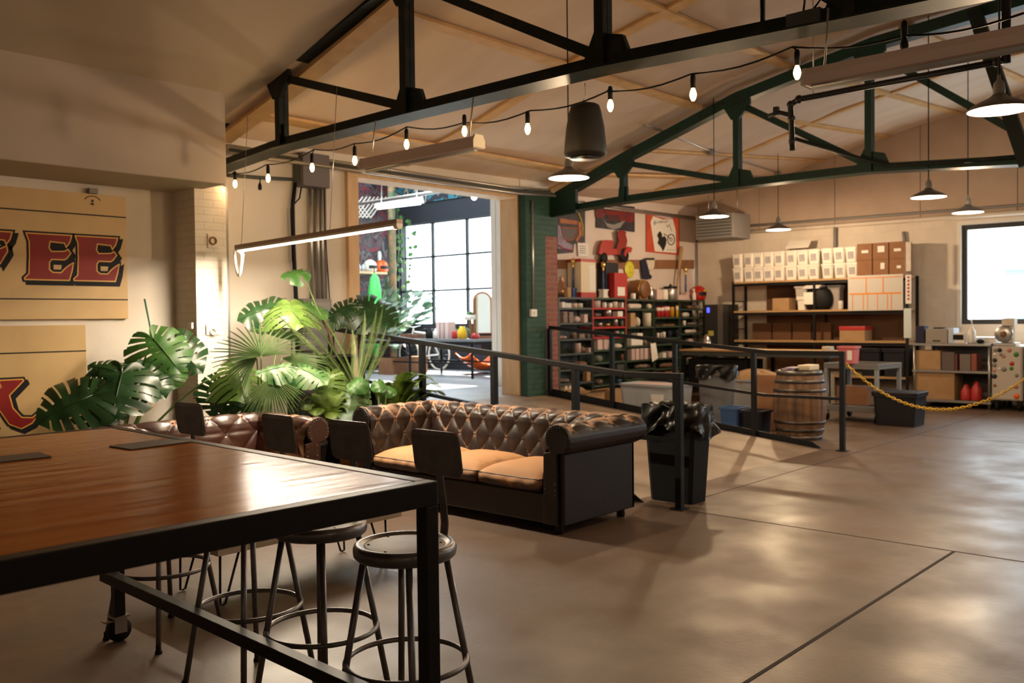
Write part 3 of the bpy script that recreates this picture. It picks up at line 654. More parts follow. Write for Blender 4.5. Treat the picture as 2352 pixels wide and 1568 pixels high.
# ================================================================ long bar table
W['lip'] = mat('worn_steel_edge', (.16,.145,.13), .35, metal=.7)
TX0,TX1,TY0,TY1,TZ = .1,1.925,2.07,4.43,1.05
tb = thing('bar_table', 'long bar-height table with varnished wood top in a black steel frame on casters', 'table', (1,3.2,0), world=True)
MB().box((TX0+.055,TY0+.055,TZ-.035),(TX1-.055,TY1-.055,TZ-.001)).build('tabletop', W['table_wood'], tb)
ef = MB()
for a,b in (((TX0,TY0),(TX1,TY0+.05)),((TX0,TY1-.05),(TX1,TY1)),((TX0,TY0+.05),(TX0+.05,TY1-.05)),((TX1-.05,TY0+.05),(TX1,TY1-.05))): ef.box((a[0],a[1],TZ-.075),(b[0],b[1],TZ))
ef.build('frame', W['bar_black'], tb, bevel=.004)
def tleg(x, y, caster):
    z = .14 if caster else 0
    MB().box((x-.025,y-.025,z),(x+.025,y+.025,TZ-.075)).build('leg', W['bar_black'], tb, bevel=.003)
    if caster: return
for x,y in ((TX1-.025,TY0+.025),(TX0+.025,TY0+.025),(TX1-.025,TY1-.025),(TX0+.025,TY1-.025)):
    c = thing('caster', None, None, (0,0,0)); bpy.data.objects.remove(c)
    MB().box((x-.025,y-.025,.13),(x+.025,y+.025,TZ-.075)).build('leg', W['bar_black'], tb, bevel=.003)
    k = MB().box((x-.04,y-.04,.122),(x+.04,y+.04,.13)).box((x-.03,y-.028,.045),(x+.03,y-.022,.122)).box((x-.03,y+.022,.045),(x+.03,y+.028,.122)).build('caster', W['stainless'], tb)
    w = MB().lathe([(.012,-.02),(.055,-.02),(.058,-.012),(.058,.012),(.055,.02),(.012,.02)], (x,y,.058), 20, ax='Y').build('wheel', W['rubber'], k, off=V(tb['_w']))
    MB().box((x-.075,y-.02,.105),(x-.03,y+.02,.112)).build('brake_lever', W['stainless'], k, off=V(tb['_w']))
MB().bar((TX1-.075,TY0+.03,.325),(1.835,TY1-.03,.34), .05, .05).build('stretcher', W['bar_black'], tb, bevel=.003)
MB().bar((TX0+.045,TY0+.05,.325),(TX0+.045,TY1-.05,.34), .05, .05).build('stretcher', W['bar_black'], tb, bevel=.003)
for nm,P in (('outlet_cover',[(1.586,3.705),(1.845,3.735),(1.87,3.56),(1.60,3.53)]),('outlet_cover',[(1.02,3.74),(1.33,3.735),(1.32,3.58),(1.03,3.59)])):
    MB().prism([(x,y) for x,y in P][::-1], (0,0,TZ+.004), (1,0,0), (0,1,0), -.004).build(nm, W['hardboard'] if False else mat('dull_metal_cover',(.09,.075,.065),.45), tb)
R_ = Matrix.Rotation(-.024,3,'Z'); pv = V((TX1,TY0,0)); tb.location = pv + R_@(V((1,3.2,0))-pv); tb.rotation_euler = (0,0,-.024)
# ================================================================ stools
def make_stool(label):
    t = thing('bar_stool', label, 'stool', (0,0,0), group='steel bar stools along the long table')
    H = .765
    MB().lathe([(.14,H-.052),(.172,H-.052),(.181,H-.044),(.184,H-.03),(.184,H-.018),(.178,H-.004),(.168,H),(.158,H-.002),(.15,H-.009),(.14,H-.012)], n=40).build('seat_ring', W['gun'], t)
    p = MB().lathe([(.001,H-.004),(.06,H-.005),(.135,H-.008),(.148,H-.011),(.15,H-.016),(.14,H-.02)][::-1], n=40).build('seat', W['hardboard'], t)
    for k in range(6):
        a = k*PI/3+.3; r = MB().lathe([(.006,0),(.005,.002),(.002,.0035),(.0001,.004)], (.128*math.cos(a),.128*math.sin(a),H-.008), 8).build('rivet', W['gun'], p)
    for k in range(4):
        a = PI/4 + k*PI/2 + .16; c,s = math.cos(a), math.sin(a)
        l = MB().tube([(.145*c,.145*s,H-.05),(.27*c,.27*s,.012)], .0125, 10).build('leg', W['gun'], t)
        MB().lathe([(.017,0),(.017,.008),(.013,.016),(.013,.04)], (.271*c,.271*s,0), 10).build('foot', W['rubber'], l)
    MB().tube([(.216*math.cos(2*PI*k/48),.216*math.sin(2*PI*k/48),.34) for k in range(48)], .0105, 8, closed=True).build('footrest', W['gun'], t)
    # flat bent strap and backrest plate, on the +x side
    pr = [(.150,H-.045),(.188,H-.03),(.196,H+.03),(.19,H+.10),(.178,H+.18),(.165,H+.27)]
    mb = MB()
    for i in range(len(pr)-1): mb.bar((pr[i][0],0,pr[i][1]),(pr[i+1][0],0,pr[i+1][1]), .036, .006, up=(1,0,.2))
    mb.build('back_post', W['gun'], t)
    def bp(u,v):
        a = (u-.5)*2; y = a*.128; z = H+.215+v*.165
        return V((.185-.06*v*.4-.03*(a*a)*.9+.0, y, z))
    def rr(n=28):
        out = []
        for cx,cz,a0 in ((.128-.03,.165-.03,0),(-.128+.03,.165-.03,90),(-.128+.03,.03,180),(.128-.03,.03,270)):
            for k in range(6): a = math.radians(a0+18*k); out.append((cx+.03*math.cos(a), cz+.03*math.sin(a)))
        return out
    o = rr(); mb = MB()
    mb.add([V((.178-.022*z/.165-.5*y*y, y, H+.215+z)) for y,z in o], [tuple(range(len(o)))])
    mb.build('backrest', W['gun'], t, solid=.005)
    return t
s0 = make_stool('bar stool nearest the table corner leg, farthest from the signs'); s0.location = (2.115,2.452,0)
dup(s0, (2.125,2.97,0), .04, 'second bar stool from the table corner leg, half its seat showing')
dup(s0, (2.09,3.44,0), -.03, 'third bar stool from the table corner leg, its seat hidden by the tabletop')
dup(s0, (2.15,4.32,0), .05, 'bar stool at the far end of the table beside the rear caster')
# ================================================================ low bench table
bt = thing('coffee_table', 'low whitewashed plank table on hairpin legs behind the stools', 'table', (3.1,4.7,0), world=True)
W['pale_plank'] = wood('whitewashed_plank', (.52,.45,.35), (.42,.35,.26), (1,6,6), .6)
for k in range(4):
    MB().box((2.50,4.42+.15*k,.30),(3.79,4.565+.15*k,.345)).build('plank', W['pale_plank'], bt, bevel=.003)
for x in (2.62,3.66):
    for y in (4.5,4.94):
        s = -1 if x < 3 else 1
        MB().tube([(x-.06,y,.3),(x-.015+s*.05,y,.012),(x+.0+s*.05,y,.008),(x+.015+s*.05,y,.012),(x+.06,y,.3)], .007, 8).build('hairpin_leg', W['black'], bt)
# ================================================================ chesterfields
W['leather1'] = leather('dark_worn_leather', (.020,.011,.009), (.36,.21,.13))
W['leather2'] = leather('brown_worn_leather', (.045,.019,.014), (.40,.19,.08), .30)
W['tan_suede'] = mat('tan_worn_suede', (.55,.30,.13), .8, c2=(.47,.24,.10), ns=5, bump=.1, bs=40)
W['dark_leather'] = mat('dark_leather', (.011,.007,.006), .42, bump=.08, bs=70)
W['brown_leather'] = mat('brown_leather', (.045,.018,.013), .4, bump=.08, bs=70)
def chesterfield(name, label, loc, rz, L, D, H, tufted, plain, wear, seats, seat_mt, tw=.09, th=.135, pl=.85, nails=None):
    """front towards -y, length along x, origin in the middle of the floor footprint's front edge"""
    t = thing(name, label, 'sofa', loc, rz)
    R = .115; zs = .40; zr = H-R; base = .07; di = .07
    # inside profile (d outwards, z) from the seat up round the roll to the outer panel
    prof = [(0,.30),(.01,.40),(.022,.50),(.035,.58),(.05,zr-.03)]
    cx = .05+R
    for k in range(0,13):
        a = PI - k*PI*1.38/12; prof.append((cx+R*math.cos(a)*1.0, zr+R*math.sin(a)))
    tot = [0]
    for a,b in zip(prof, prof[1:]): tot.append(tot[-1]+math.hypot(b[0]-a[0], b[1]-a[1]))
    def P(v):
        s = v*tot[-1]
        for i in range(len(tot)-1):
            if s <= tot[i+1] or i == len(tot)-2:
                f = (s-tot[i])/(tot[i+1]-tot[i]); a,b = prof[i],prof[i+1]
                n = V((-(b[1]-a[1]), (b[0]-a[0]))).normalized()
                return V((lerp(a[0],b[0],f), lerp(a[1],b[1],f))), n, s
    send = tot[-1]
    sroll = tot[4] + .50*(tot[-1]-tot[4])
    def sweep(nm, Lp, place, mitre0, mitre1, wb):
        nu, nv = max(10,int(Lp/.009)), 100; wr = []; mb = MB(); btn = []
        def fn(u, v):
            p, n, s = P(v); d, z = p; x = u*Lp
            a = s/th + .18; q = x/tw
            f1, f2 = (q + a)/1.0, (q - a)/1.0
            f1, f2 = (q+a)*.5*2/2*1.0, (q-a)*.5*2/2*1.0
            pf = abs(math.sin(PI*(q+a)/2)*math.sin(PI*(q-a)/2))**.42
            fade = 1 if s < sroll else max(0, 1-(s-sroll)/.09)
            if s < .10: fade *= s/.10
            h = .024*(pf-.75)*fade
            d2, z2 = d - (-n[0])*0 + n[0]*h, z + n[1]*h
            top = max(0, 1-abs(s-lerp(tot[4],tot[-1],.40))/.22)
            wr.append(max(0,(.50-pf))*1.5*pl*fade + wb*top + (wb*.55 if u < .04 or u > .96 else 0)*top)
            xx = x
            if mitre0: xx = -d2*(1-u) + xx
            if mitre1: xx = xx + d2*u
            return place(xx, d2, z2)
        mb.grid(fn, nu, nv)
        o = mb.build(nm, tufted, t, attr=wr)
        # buttons where the pleats meet
        bm = None; k = 0
        for i in range(0, int(2*Lp/tw)+2):
            for j in range(0, int(2*sroll/th)+2):
                # (q+a)/2 and (q-a)/2 both whole
                A, B = i, j
        q0 = []
        for m_ in range(-12, 40):
            for n_ in range(-40, 40):
                q, a = m_+n_, m_-n_; x, s = q*tw, (a-.18)*th
                if .02 < x < Lp-.02 and .06 < s < sroll: q0.append((x,s))
        for x,s in q0:
            p, n, _ = P(s/tot[-1]); d, z = p[0]+n[0]*-.018, p[1]+n[1]*-.018
            xx = x; u = x/Lp
            if mitre0: xx -= d*(1-u)
            if mitre1: xx += d*u
            if bm is None:
                b0 = MB().ball((0,0,0), .0115, 8).build('button', plain, o); bm = b0; b0.location = place(xx,d,z)
            else: copyobj(bm, o, place(xx,d,z))
        return o
    x0, x1, yb = -L/2+.0, L/2-.0, D
    out = cx+R  # how far a roll stands outside the inner line
    xi0, xi1, yi = -L/2+out-.02, L/2-out+.02, D-out+.02
    sweep('backrest', xi1-xi0, lambda x,d,z: V((xi0+x, yi+d, z)), True, True, wear)
    sweep('armrest', yi-.02, lambda x,d,z: V((xi0-d, .02+x, z)), False, True, wear)
    sweep('armrest', yi-.02, lambda x,d,z: V((xi1+d, yi-x, z)), True, False, wear)
    # outer panels
    pan = MB(); b = base
    pan.box((-L/2+.055,.03,b),(-L/2+.10,D-.05,zr-.02)); pan.box((L/2-.10,.03,b),(L/2-.055,D-.05,zr-.02)); pan.box((-L/2+.055,D-.09,b),(L/2-.055,D-.05,zr-.02))
    pan.build('outer_panel', plain, t, bevel=.01)
    # arm fronts: scroll on a tapering post
    for s in (-1,1):
        o = []
        for k in range(20):
            a = math.radians(-52 + 284*k/19) if True else 0
            o.append((cx+R*.98*math.cos(a)-.0, zr+R*.98*math.sin(a)))
        o += [(.035,zr-.10),(.03,b),(.16,b),(.16,zr-.10)]
        xi = xi1 if s > 0 else -xi1
        fm = MB().prism([(s*x,z) for x,z in o], (xi,.0,0), (1,0,0), (0,0,1), .035 if True else 0)
        fm.v = [(x,abs(y) if True else y,z) for x,y,z in fm.v]
        af = fm.build('arm_front', plain, t, bevel=.006)
        nm_ = None
        pts = [(cx+R*.80*math.cos(math.radians(a)), zr+R*.80*math.sin(math.radians(a))) for a in range(-40,225,16)] + [(.05,zr-.12-k*.04) for k in range(9)] + [(.145,zr-.12-k*.04) for k in range(9)]
        for x,z in pts:
            if z < b+.02: continue
            if nm_ is None: nm_ = MB().ball((0,0,0), .0055, 6).build('nailhead', nails or plain, af); nm_.location = (xi+s*x,-.001,z)
            else: copyobj(nm_, af, (xi+s*x,-.001,z))
    MB().box((xi0-.04,.015,b),(xi1+.04,.07,.285)).box((xi0-.02,.06,b),(xi1+.02,yi+.05,.27)).build('seat_rail', plain, t, bevel=.012)
    cw = (xi1-xi0)/seats
    for k in range(seats):
        a, bq = xi0+k*cw+.004, xi0+(k+1)*cw-.004; lo, hi = .275, .43
        def cf(u, v, top):
            x = lerp(a,bq,u); y = lerp(.005, yi-.02, v)
            e = max(abs(u-.5)*2, abs(v-.5)*2); bul = (1-abs(2*u-1)**3.5)*(1-abs(2*v-1)**4)
            zt = .385 + .075*bul**.6
            zb = .305 - .04*bul**.4
            # rounded plan
            k2 = 1 - .035*(abs(2*u-1)*abs(2*v-1))**3
            return V(((x-(a+bq)/2)*k2+(a+bq)/2, y, zt if top else zb))
        mb = MB(); wr = []
        mb.grid(lambda u,v: cf(u,v,True), 22, 22); mb.grid(lambda u,v: cf(u,v,False), 22, 22, flip=True)
        nt_ = len(mb.v)
        def skirt(u, v):
            a_ = 2*PI*u; c_,s_ = math.cos(a_), math.sin(a_); m_ = max(abs(c_),abs(s_)); u_,v_ = .5+.5*c_/m_, .5+.5*s_/m_
            p = cf(u_,v_,True).lerp(cf(u_,v_,False), v); k_ = .022*math.sin(PI*v)*(1+.25*math.sin(23*u_)); return p + V((k_*c_*.3, k_*s_/m_*(1 if abs(s_) >= abs(c_) else .2), 0))
        mb.grid(skirt, 72, 8, flip=True)
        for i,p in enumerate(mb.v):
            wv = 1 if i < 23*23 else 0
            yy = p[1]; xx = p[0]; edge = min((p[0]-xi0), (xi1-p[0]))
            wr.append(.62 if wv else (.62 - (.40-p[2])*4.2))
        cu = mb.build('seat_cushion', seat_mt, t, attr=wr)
        ring = []
        for q in range(64):
            a_ = 2*PI*q/64; c_,s_ = math.cos(a_), math.sin(a_); m_ = max(abs(c_),abs(s_)); u_,v_ = .5+.5*c_/m_, .5+.5*s_/m_
            p = cf(u_, v_, True); ring.append(p + V((0,0,-.004)))
        MB().tube(ring, .006, 6, closed=True).build('piping', plain, cu)
    for x in (-L/2+.14, L/2-.14):
        for y in (.07, D-.12): MB().lathe([(.03,0),(.034,.02),(.03,.05),(.038,.10),(.02,.105)], (x,y,0), 12).build('foot', W['black'], t)
    return t
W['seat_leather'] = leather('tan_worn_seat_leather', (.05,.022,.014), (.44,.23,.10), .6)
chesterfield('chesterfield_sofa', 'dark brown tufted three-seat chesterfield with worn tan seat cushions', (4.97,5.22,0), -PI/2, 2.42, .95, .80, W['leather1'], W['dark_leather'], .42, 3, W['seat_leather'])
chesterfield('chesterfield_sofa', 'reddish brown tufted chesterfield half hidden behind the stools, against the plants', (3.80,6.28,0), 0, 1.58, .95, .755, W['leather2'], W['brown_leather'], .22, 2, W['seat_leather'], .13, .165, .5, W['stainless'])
# ================================================================ painted signs
W['sign'] = mat('ochre_sign_paint', (.62,.42,.19), .5, c2=(.55,.36,.15), ns=2)
W['sign_red'] = mat('sign_red', (.27,.012,.012), .5, c2=(.22,.009,.009), ns=3, spec=.3)
W['sign_black'] = mat('sign_black', (.012,.011,.015), .6, spec=.2)
W['sign_gold'] = mat('sign_gold', (.78,.40,.06), .45)
def inset(P, d):
    """move the outline inwards by d"""
    n = len(P); A = sum(P[i][0]*P[(i+1)%n][1]-P[(i+1)%n][0]*P[i][1] for i in range(n)); sg = 1 if A > 0 else -1; out = []
    for i in range(n):
        a,b,c = V(P[i-1]),V(P[i]),V(P[(i+1)%n]); e1 = (b-a).normalized(); e2 = (c-b).normalized()
        n1 = V((-e1.y,e1.x))*sg; n2 = V((-e2.y,e2.x))*sg; m_ = (n1+n2); k = m_.dot(n1)
        m_ = m_/max(k,.45) if k else n1; out.append(tuple(b + m_*d))
    return out
def letter(P, ox, oz, s, parent, Ys, holes=()):
    """layers: black shadow, gold outline, red face - each a thin raised shape on the board"""
    Q = [(ox+x*s, oz+z*s) for x,z in P]
    sh = inset(Q, -.016); Z = (1,0,0),(0,0,1)
    MB().prism([(x+.028,z-.028) for x,z in sh], (0,Ys,0), *Z, .0015).prism(sh, (0,Ys,0), *Z, .0016).build('letter_shadow', W['sign_black'], parent)
    MB().prism(Q, (0,Ys-.0005,0), *Z, .003).build('letter_outline', W['sign_gold'], parent)
    MB().prism(inset(Q,.011), (0,Ys-.001,0), *Z, .0045).build('letter', W['sign_red'], parent)
EE = [(.02,1),(.98,1),(.93,.83),(.84,.70),(.80,.80),(.52,.82),(.50,.70),(.54,.635),(.80,.65),(.88,.70),(.95,.60),(.86,.48),(.80,.44),(.54,.44),(.50,.38),(.50,.24),(.56,.19),(.72,.19),(.80,.28),(.90,.36),(1.0,.42),(.96,.20),(.90,0),(-.02,0),(-.03,.05),(.06,.14),(.08,.5),(.08,.82),(.04,.93)]
FF = [(.02,1),(.98,1),(.93,.83),(.84,.70),(.80,.80),(.52,.82),(.50,.70),(.54,.635),(.74,.65),(.86,.72),(.88,.58),(.80,.44),(.72,.30),(.68,.42),(.54,.44),(.50,.38),(.50,.12),(.56,0),(-.02,0),(-.03,.05),(.06,.14),(.08,.5),(.08,.82),(.04,.93)]
KK = [(0,1),(.46,1),(.48,.94),(.42,.88),(.42,.62),(.62,.86),(.58,.94),(.62,1),(1.06,1),(1.08,.95),(.80,.66),(.86,.40),(1.02,.20),(1.22,.18),(1.34,.28),(1.36,.22),(1.22,.04),(1.0,-.06),(.76,.06),(.56,.40),(.42,.52),(.42,.12),(.50,.06),(.48,0),(-.02,0),(-.02,.06),(.06,.14),(.06,.86),(-.02,.94)]
def board(name, label, x0, x1, z0, z1, Y0, lines):
    t = thing(name, label, 'sign', ((x0+x1)/2, 8.78, z0), world=True)
    MB().box((x0,Y0,z0),(x1,8.795,z1)).build('board', W['sign'], t, bevel=.002)
    ln = MB()
    for z in lines: ln = MB().box((x0,Y0-.001,z-.006),(x1,Y0,z+.006)); ln.build('painted_line', W['sign_black'], t)
    return t
s1 = board('painted_sign', 'upper ochre sign board with big red block letters FEE', 2.15, 4.05, 1.60, 2.785, 8.755, (2.585,1.785))
for k,(Q,ox) in enumerate(((FF,2.60),(EE,3.115),(EE,3.545))): letter(Q, ox, 1.955, .43 if True else 0, s1, 8.7535)
for ox in (3.115,3.545):
    q_ = lambda x,z: (ox+x*.43, 1.955+z*.43)
    cn = MB().prism([q_(.51,.81),q_(.80,.79),q_(.83,.71),q_(.80,.66),q_(.55,.645),q_(.51,.70)], (0,8.7525,0), (1,0,0), (0,0,1), .002); cn.build('letter_counter', W['sign_black'], s1)
    cn = MB().prism([q_(.51,.38),q_(.55,.43),q_(.80,.43),q_(.82,.36),q_(.78,.28),q_(.72,.20),q_(.56,.20),q_(.51,.25)], (0,8.7525,0), (1,0,0), (0,0,1), .002)
    cn.build('letter_counter', W['sign_black'], s1)
    MB().prism([q_(.57,.24),q_(.57,.34),q_(.74,.34),q_(.72,.24)], (0,8.7515,0), (1,0,0), (0,0,1), .002).build('counter_light', W['sign'], s1)
hb = MB().box((3.70,8.745,2.79),(3.78,8.79,2.84)).build('hanging_bracket', W['grey_metal'], s1)
fc = MB(); c = V((3.73,8.752,2.69))
fc.tube([c+V((.075*math.cos(a),0,.02+.055*math.sin(a))) for a in [math.radians(20+14*k) for k in range(11)]], .004, 4)
for dx,dz,r in ((0,.03,.012),(0,0,.013),(-.012,.0,.008)): fc.ball(c+V((dx,0,dz)), r, 6)
fc.build('rust_marks', mat('rust_brown',(.12,.055,.03),.8), s1)
s2 = board('painted_sign', 'lower ochre sign board with a big red letter K', 1.9, 3.638, .42, 1.545, 8.755, (1.30,.52))
letter(KK, 2.62, .64, .43, s2, 8.7535)
# ================================================================ ramp railings
def railing(name, label, X, ys, z0, bend, top, wid, kerb0):
    """handrail level from ys[0] to bend, then climbing with the ramp"""
    t = thing(name, label, 'railing', (X,ys[0],0), world=True)
    gnd = lambda y: max(0, (y-4.42)/(8.78-4.42)*.45)
    rail = lambda y: z0 if y < bend else z0 + (top-z0)*(y-bend)/(ys[-1]-bend)
    MB().bar((X,ys[0]-.03,z0),(X,bend,z0), wid, .05).bar((X,bend,z0),(X,ys[-1],top), wid, .05).build('handrail', W['black'], t, bevel=.004)
    MB().bar((X,ys[0],z0-.52),(X,bend+.05,z0-.52), .04, .035).bar((X,bend+.05,z0-.52),(X,ys[-1],top-.52), .04, .035).build('midrail', W['black'], t)
    for i,y in enumerate(ys):
        p = MB().box((X-.028,y-.028,gnd(y)),(X+.028,y+.028,rail(y)-.02)).build('post', W['black'], t, bevel=.003)
        if i == 0: MB().box((X-.06,y-.06,0),(X+.06,y+.06,.008)).build('base_plate', W['black'], p, off=V(t['_w']))
    kb = MB()
    kb.prism([(kerb0,0.0),(kerb0+.12,.07),(8.58,gnd(8.58)+.10),(8.58,gnd(8.58)-.02),(4.6,0.0)], (X+.035,0,0), (0,1,0), (0,0,1), .012)
    kb.build('kerb_plate', W['black'], t)
railing('handrail', 'black ramp railing standing just behind the big dark sofa', 6.31, [3.93,4.99,5.98,7.0,8.0,8.55], 1.075, 4.45, 1.47, .06, 4.30)
railing('handrail', 'black ramp railing with midrail standing before the barrel', 10.2, [4.19,5.29,6.41,7.42,8.54], 1.115, 5.1, 1.425, .055, 4.45)
ch = MB(); n = 58
cy = [V((10.2, lerp(4.15,2.28,k/n), 0)) for k in range(n+1)]
for k in range(n+1):
    f = k/n; cy[k].z = lerp(1.0,.93,f) - 1.72*f*(1-f)
for k in range(n):
    a,b = cy[k],cy[k+1]; c = (a+b)/2; d = (b-a).normalized(); side = V((1,0,0)) if k % 2 else V((1,0,0)).cross(d)
    ch.tube([c+d*(.026*math.cos(2*PI*q/10))+side*(.013*math.sin(2*PI*q/10)) for q in range(10)], .0055, 5, closed=True)
tag(ch.build('barrier_chain', W['yellow']), 'yellow plastic chain slung in a curve from the railing post', 'chain')
cp = thing('stanchion', 'post holding the far end of the yellow chain', 'post', (10.2,2.22,0), world=True)
MB().tube([(10.2,2.12,.02),(10.2,2.12,1.0)], .03, 10).build('pole', W['black'], cp); MB().lathe([(.07,0),(.07,.015),(.03,.03)], (10.2,2.12,0), 20).build('base', W['black'], cp)
MB().tube([(10.2,2.14,.95),(10.2,2.28,.95),(10.2,2.28,.80)], .016, 6).build('chain_end', W['yellow'], cp)
# ================================================================ bins
def slim_can():
    t = thing('trash_can', 'tall slim black trash can with a shiny black bag, beside the near railing post', 'trash can', (6.62,4.14,0), world=True)
    b = MB()
    def ring(z, sx, sy): return [V((6.62+x*sx,4.14+y*sy,z)) for x,y in ((-1,-.85),(-.85,-1),(.85,-1),(1,-.85),(1,.85),(.85,1),(-.85,1),(-1,.85))]
    R = [ring(0,.12,.20), ring(.02,.122,.203), ring(.76,.15,.25), ring(.765,.16,.262), ring(.80,.16,.262)]
    vs = sum(R, []); fs = [tuple(range(7,-1,-1))]
    for i in range(4): fs += [(i*8+k, i*8+(k+1)%8, (i+1)*8+(k+1)%8, (i+1)*8+k) for k in range(8)]
    b.add(vs, fs).build('body', W['rubber'], t)
    random.seed(5); nk = 44
    def bg_(u, v):
        a = 2*PI*u; r = 1/max(abs(math.cos(a))/.175, abs(math.sin(a))/.28); r = lerp(r, min(r,.235), .3)
        wob = .014*math.sin(a*7+v*9)+.011*math.sin(a*13+2*v)+.012*math.sin(a*3+5*v)
        z = lerp(.815, .60+.05*math.sin(a*2+1)+.03*math.sin(5*a), v); r += wob*(.4+v) + .018*v
        return V((6.62+r*math.cos(a), 4.14+r*math.sin(a), z+.012*math.sin(9*a)*(1-v)))
    def inn(u, v):
        a = 2*PI*u; p = bg_(u,0); k = 1-.22*v; return V((6.62+(p.x-6.62)*k, 4.14+(p.y-4.14)*k, p.z+.01*math.sin(v*PI)-.2*v*v))
    g = MB().grid(bg_, 66, 12, flip=True); g.grid(inn, 66, 6); g.build('bin_bag', W['bag'], t)
slim_can()
rc = thing('trash_can', 'round grey trash can with black bag behind the far railing', 'trash can', (11.35,6.45,0))
MB().lathe([(.20,0),(.21,.02),(.255,.78),(.275,.80),(.275,.83),(.26,.83)], n=28).build('body', W['grey_plastic'], rc)
def rb_(u,v):
    a = 2*PI*u; r = .285+.012*math.sin(9*a+6*v)+.01*math.sin(17*a)*v; z = lerp(.87,.70+.03*math.sin(4*a),v); return V((r*math.cos(a), r*math.sin(a), z))
MB().grid(rb_, 50, 8, flip=True).grid(lambda u,v: V((rb_(u,0).x*(1-.25*v), rb_(u,0).y*(1-.25*v), .87-.2*v*v)), 50, 4).build('bin_bag', W['bag'], rc)
for s in (-1,1): MB().bar((.26*s,-.06,.72),(.26*s,.06,.72), .03, .04).build('handle', W['grey_plastic'], rc)
def tub(name, label, cat, x0, x1, y0, y1, h, mt, tap=.12, lid=None, z=0, lip=.018, group=None, rz=0):
    """tapered open tub or lidded tote with a rolled lip"""
    cx, cy_ = (x0+x1)/2, (y0+y1)/2; t = thing(name, label, cat, (cx,cy_,z), rz, group)
    a, b = (x1-x0)/2, (y1-y0)/2; k = 1-tap
    def rg(sa, sb, z_): 
        return [V((x*sa, y*sb, z_)) for x,y in ((-1,-.86),(-.86,-1),(.86,-1),(1,-.86),(1,.86),(.86,1),(-.86,1),(-1,.86))]
    L = [rg(a*k,b*k,0), rg(a,b,h-.03), rg(a+lip,b+lip,h-.03), rg(a+lip,b+lip,h), rg(a-.006,b-.006,h), rg(a*k-.006,b*k-.006,.01)]
    vs = sum(L, []); fs = [tuple(range(7,-1,-1)), tuple(range(40,48))]
    for i in range(5): fs += [(i*8+q, i*8+(q+1)%8, (i+1)*8+(q+1)%8, (i+1)*8+q) for q in range(8)]
    MB().add(vs, fs).build('body', mt, t)
    if lid: MB().prism([(p.x,p.y) for p in rg(a+lip+.004,b+lip+.004,0)], (0,0,h), (1,0,0), (0,1,0), .035).build('lid', lid, t, bevel=.008)
    return t
tub('recycling_bin', 'small blue bin beside the black one at the barrel', 'bin', 10.70,10.98,5.78,6.05,.36, W['blue'])
tub('recycling_bin', 'small black bin wedged between the blue bin and the barrel', 'bin', 10.68,10.98,5.44,5.72,.34, W['dark_plastic'])
q = tub('storage_tote', 'large translucent grey tote with a white label at the ramp railing', 'tote', 11.3,11.9,7.15,8.1,.56, W['frost'], .1)
MB().box((-.322,-.34,.18),(-.314,-.12,.42)).build('label_sheet', W['paper'], q)
MB().box((-.2,-.3,.47),(.2,.35,.555)).build('contents', W['pink'], q)
tub('storage_tote', 'dark grey lidded tote standing on the floor beside the cart', 'tote', 12.85,13.35,4.27,4.85,.44, W['dark_plastic'], .1, W['dark_plastic'])
# ================================================================ whiskey barrel
W['oak'] = mat('weathered_oak_staves', (.26,.145,.08), .65, c2=(.10,.055,.035), ns=2.2, lo=.35, hi=.7, stretch=(6,6,.6), bump=.15)
W['hoop'] = mat('barrel_hoop', (.16,.155,.15), .4, metal=.8, c2=(.06,.05,.045), ns=6)
ba = thing('whiskey_barrel', 'old oak barrel with dark steel hoops behind the ramp railing', 'barrel', (10.97,5.06,0))
bR = lambda z: .265 + .062*(1-((z-.43)/.43)**2)
bs = MB()
for k in range(22):
    a0, a1 = 2*PI*k/22, 2*PI*(k+1)/22-.012
    for z0,z1 in [(i*.86/8,(i+1)*.86/8) for i in range(8)]:
        bs.add([(bR(z0)*math.cos(a0),bR(z0)*math.sin(a0),z0),(bR(z0)*math.cos(a1),bR(z0)*math.sin(a1),z0),(bR(z1)*math.cos(a1),bR(z1)*math.sin(a1),z1),(bR(z1)*math.cos(a0),bR(z1)*math.sin(a0),z1)], [(0,1,2,3)])
bs.lathe([(bR(.0)-.006,0),(bR(.43)-.006,.43),(bR(.86)-.006,.86)], n=22)
bs.build('staves', W['oak'], ba)
for z0,z1 in ((.0,.05),(.10,.14),(.20,.235),(.60,.635),(.71,.75),(.81,.862)): MB().lathe([(bR(z0)+.001,z0),(bR(z0)+.005,z0),(bR(z1)+.005,z1),(bR(z1)+.001,z1)], n=40).build('hoop', W['hoop'], ba)
MB().lathe([(.001,.83),(.255,.83),(.255,.842),(.001,.842)], n=30).build('head', W['oak'], ba)
q = tag(MB().box((10.78,5.05,.865),(11.1,5.22,.885)).box((10.8,5.0,.886),(11.06,5.18,.90)).build('magazine', mat('purple_print',(.25,.16,.32),.5,c2=(.5,.45,.5),ns=14)), 'purple printed magazines lying on the barrel top', 'magazine')
tag(MB().box((10.82,4.86,.865),(11.12,5.02,.935)).build('parcel', W['cream'], bevel=.012), 'pale wrapped parcel lying on the barrel top', 'parcel')
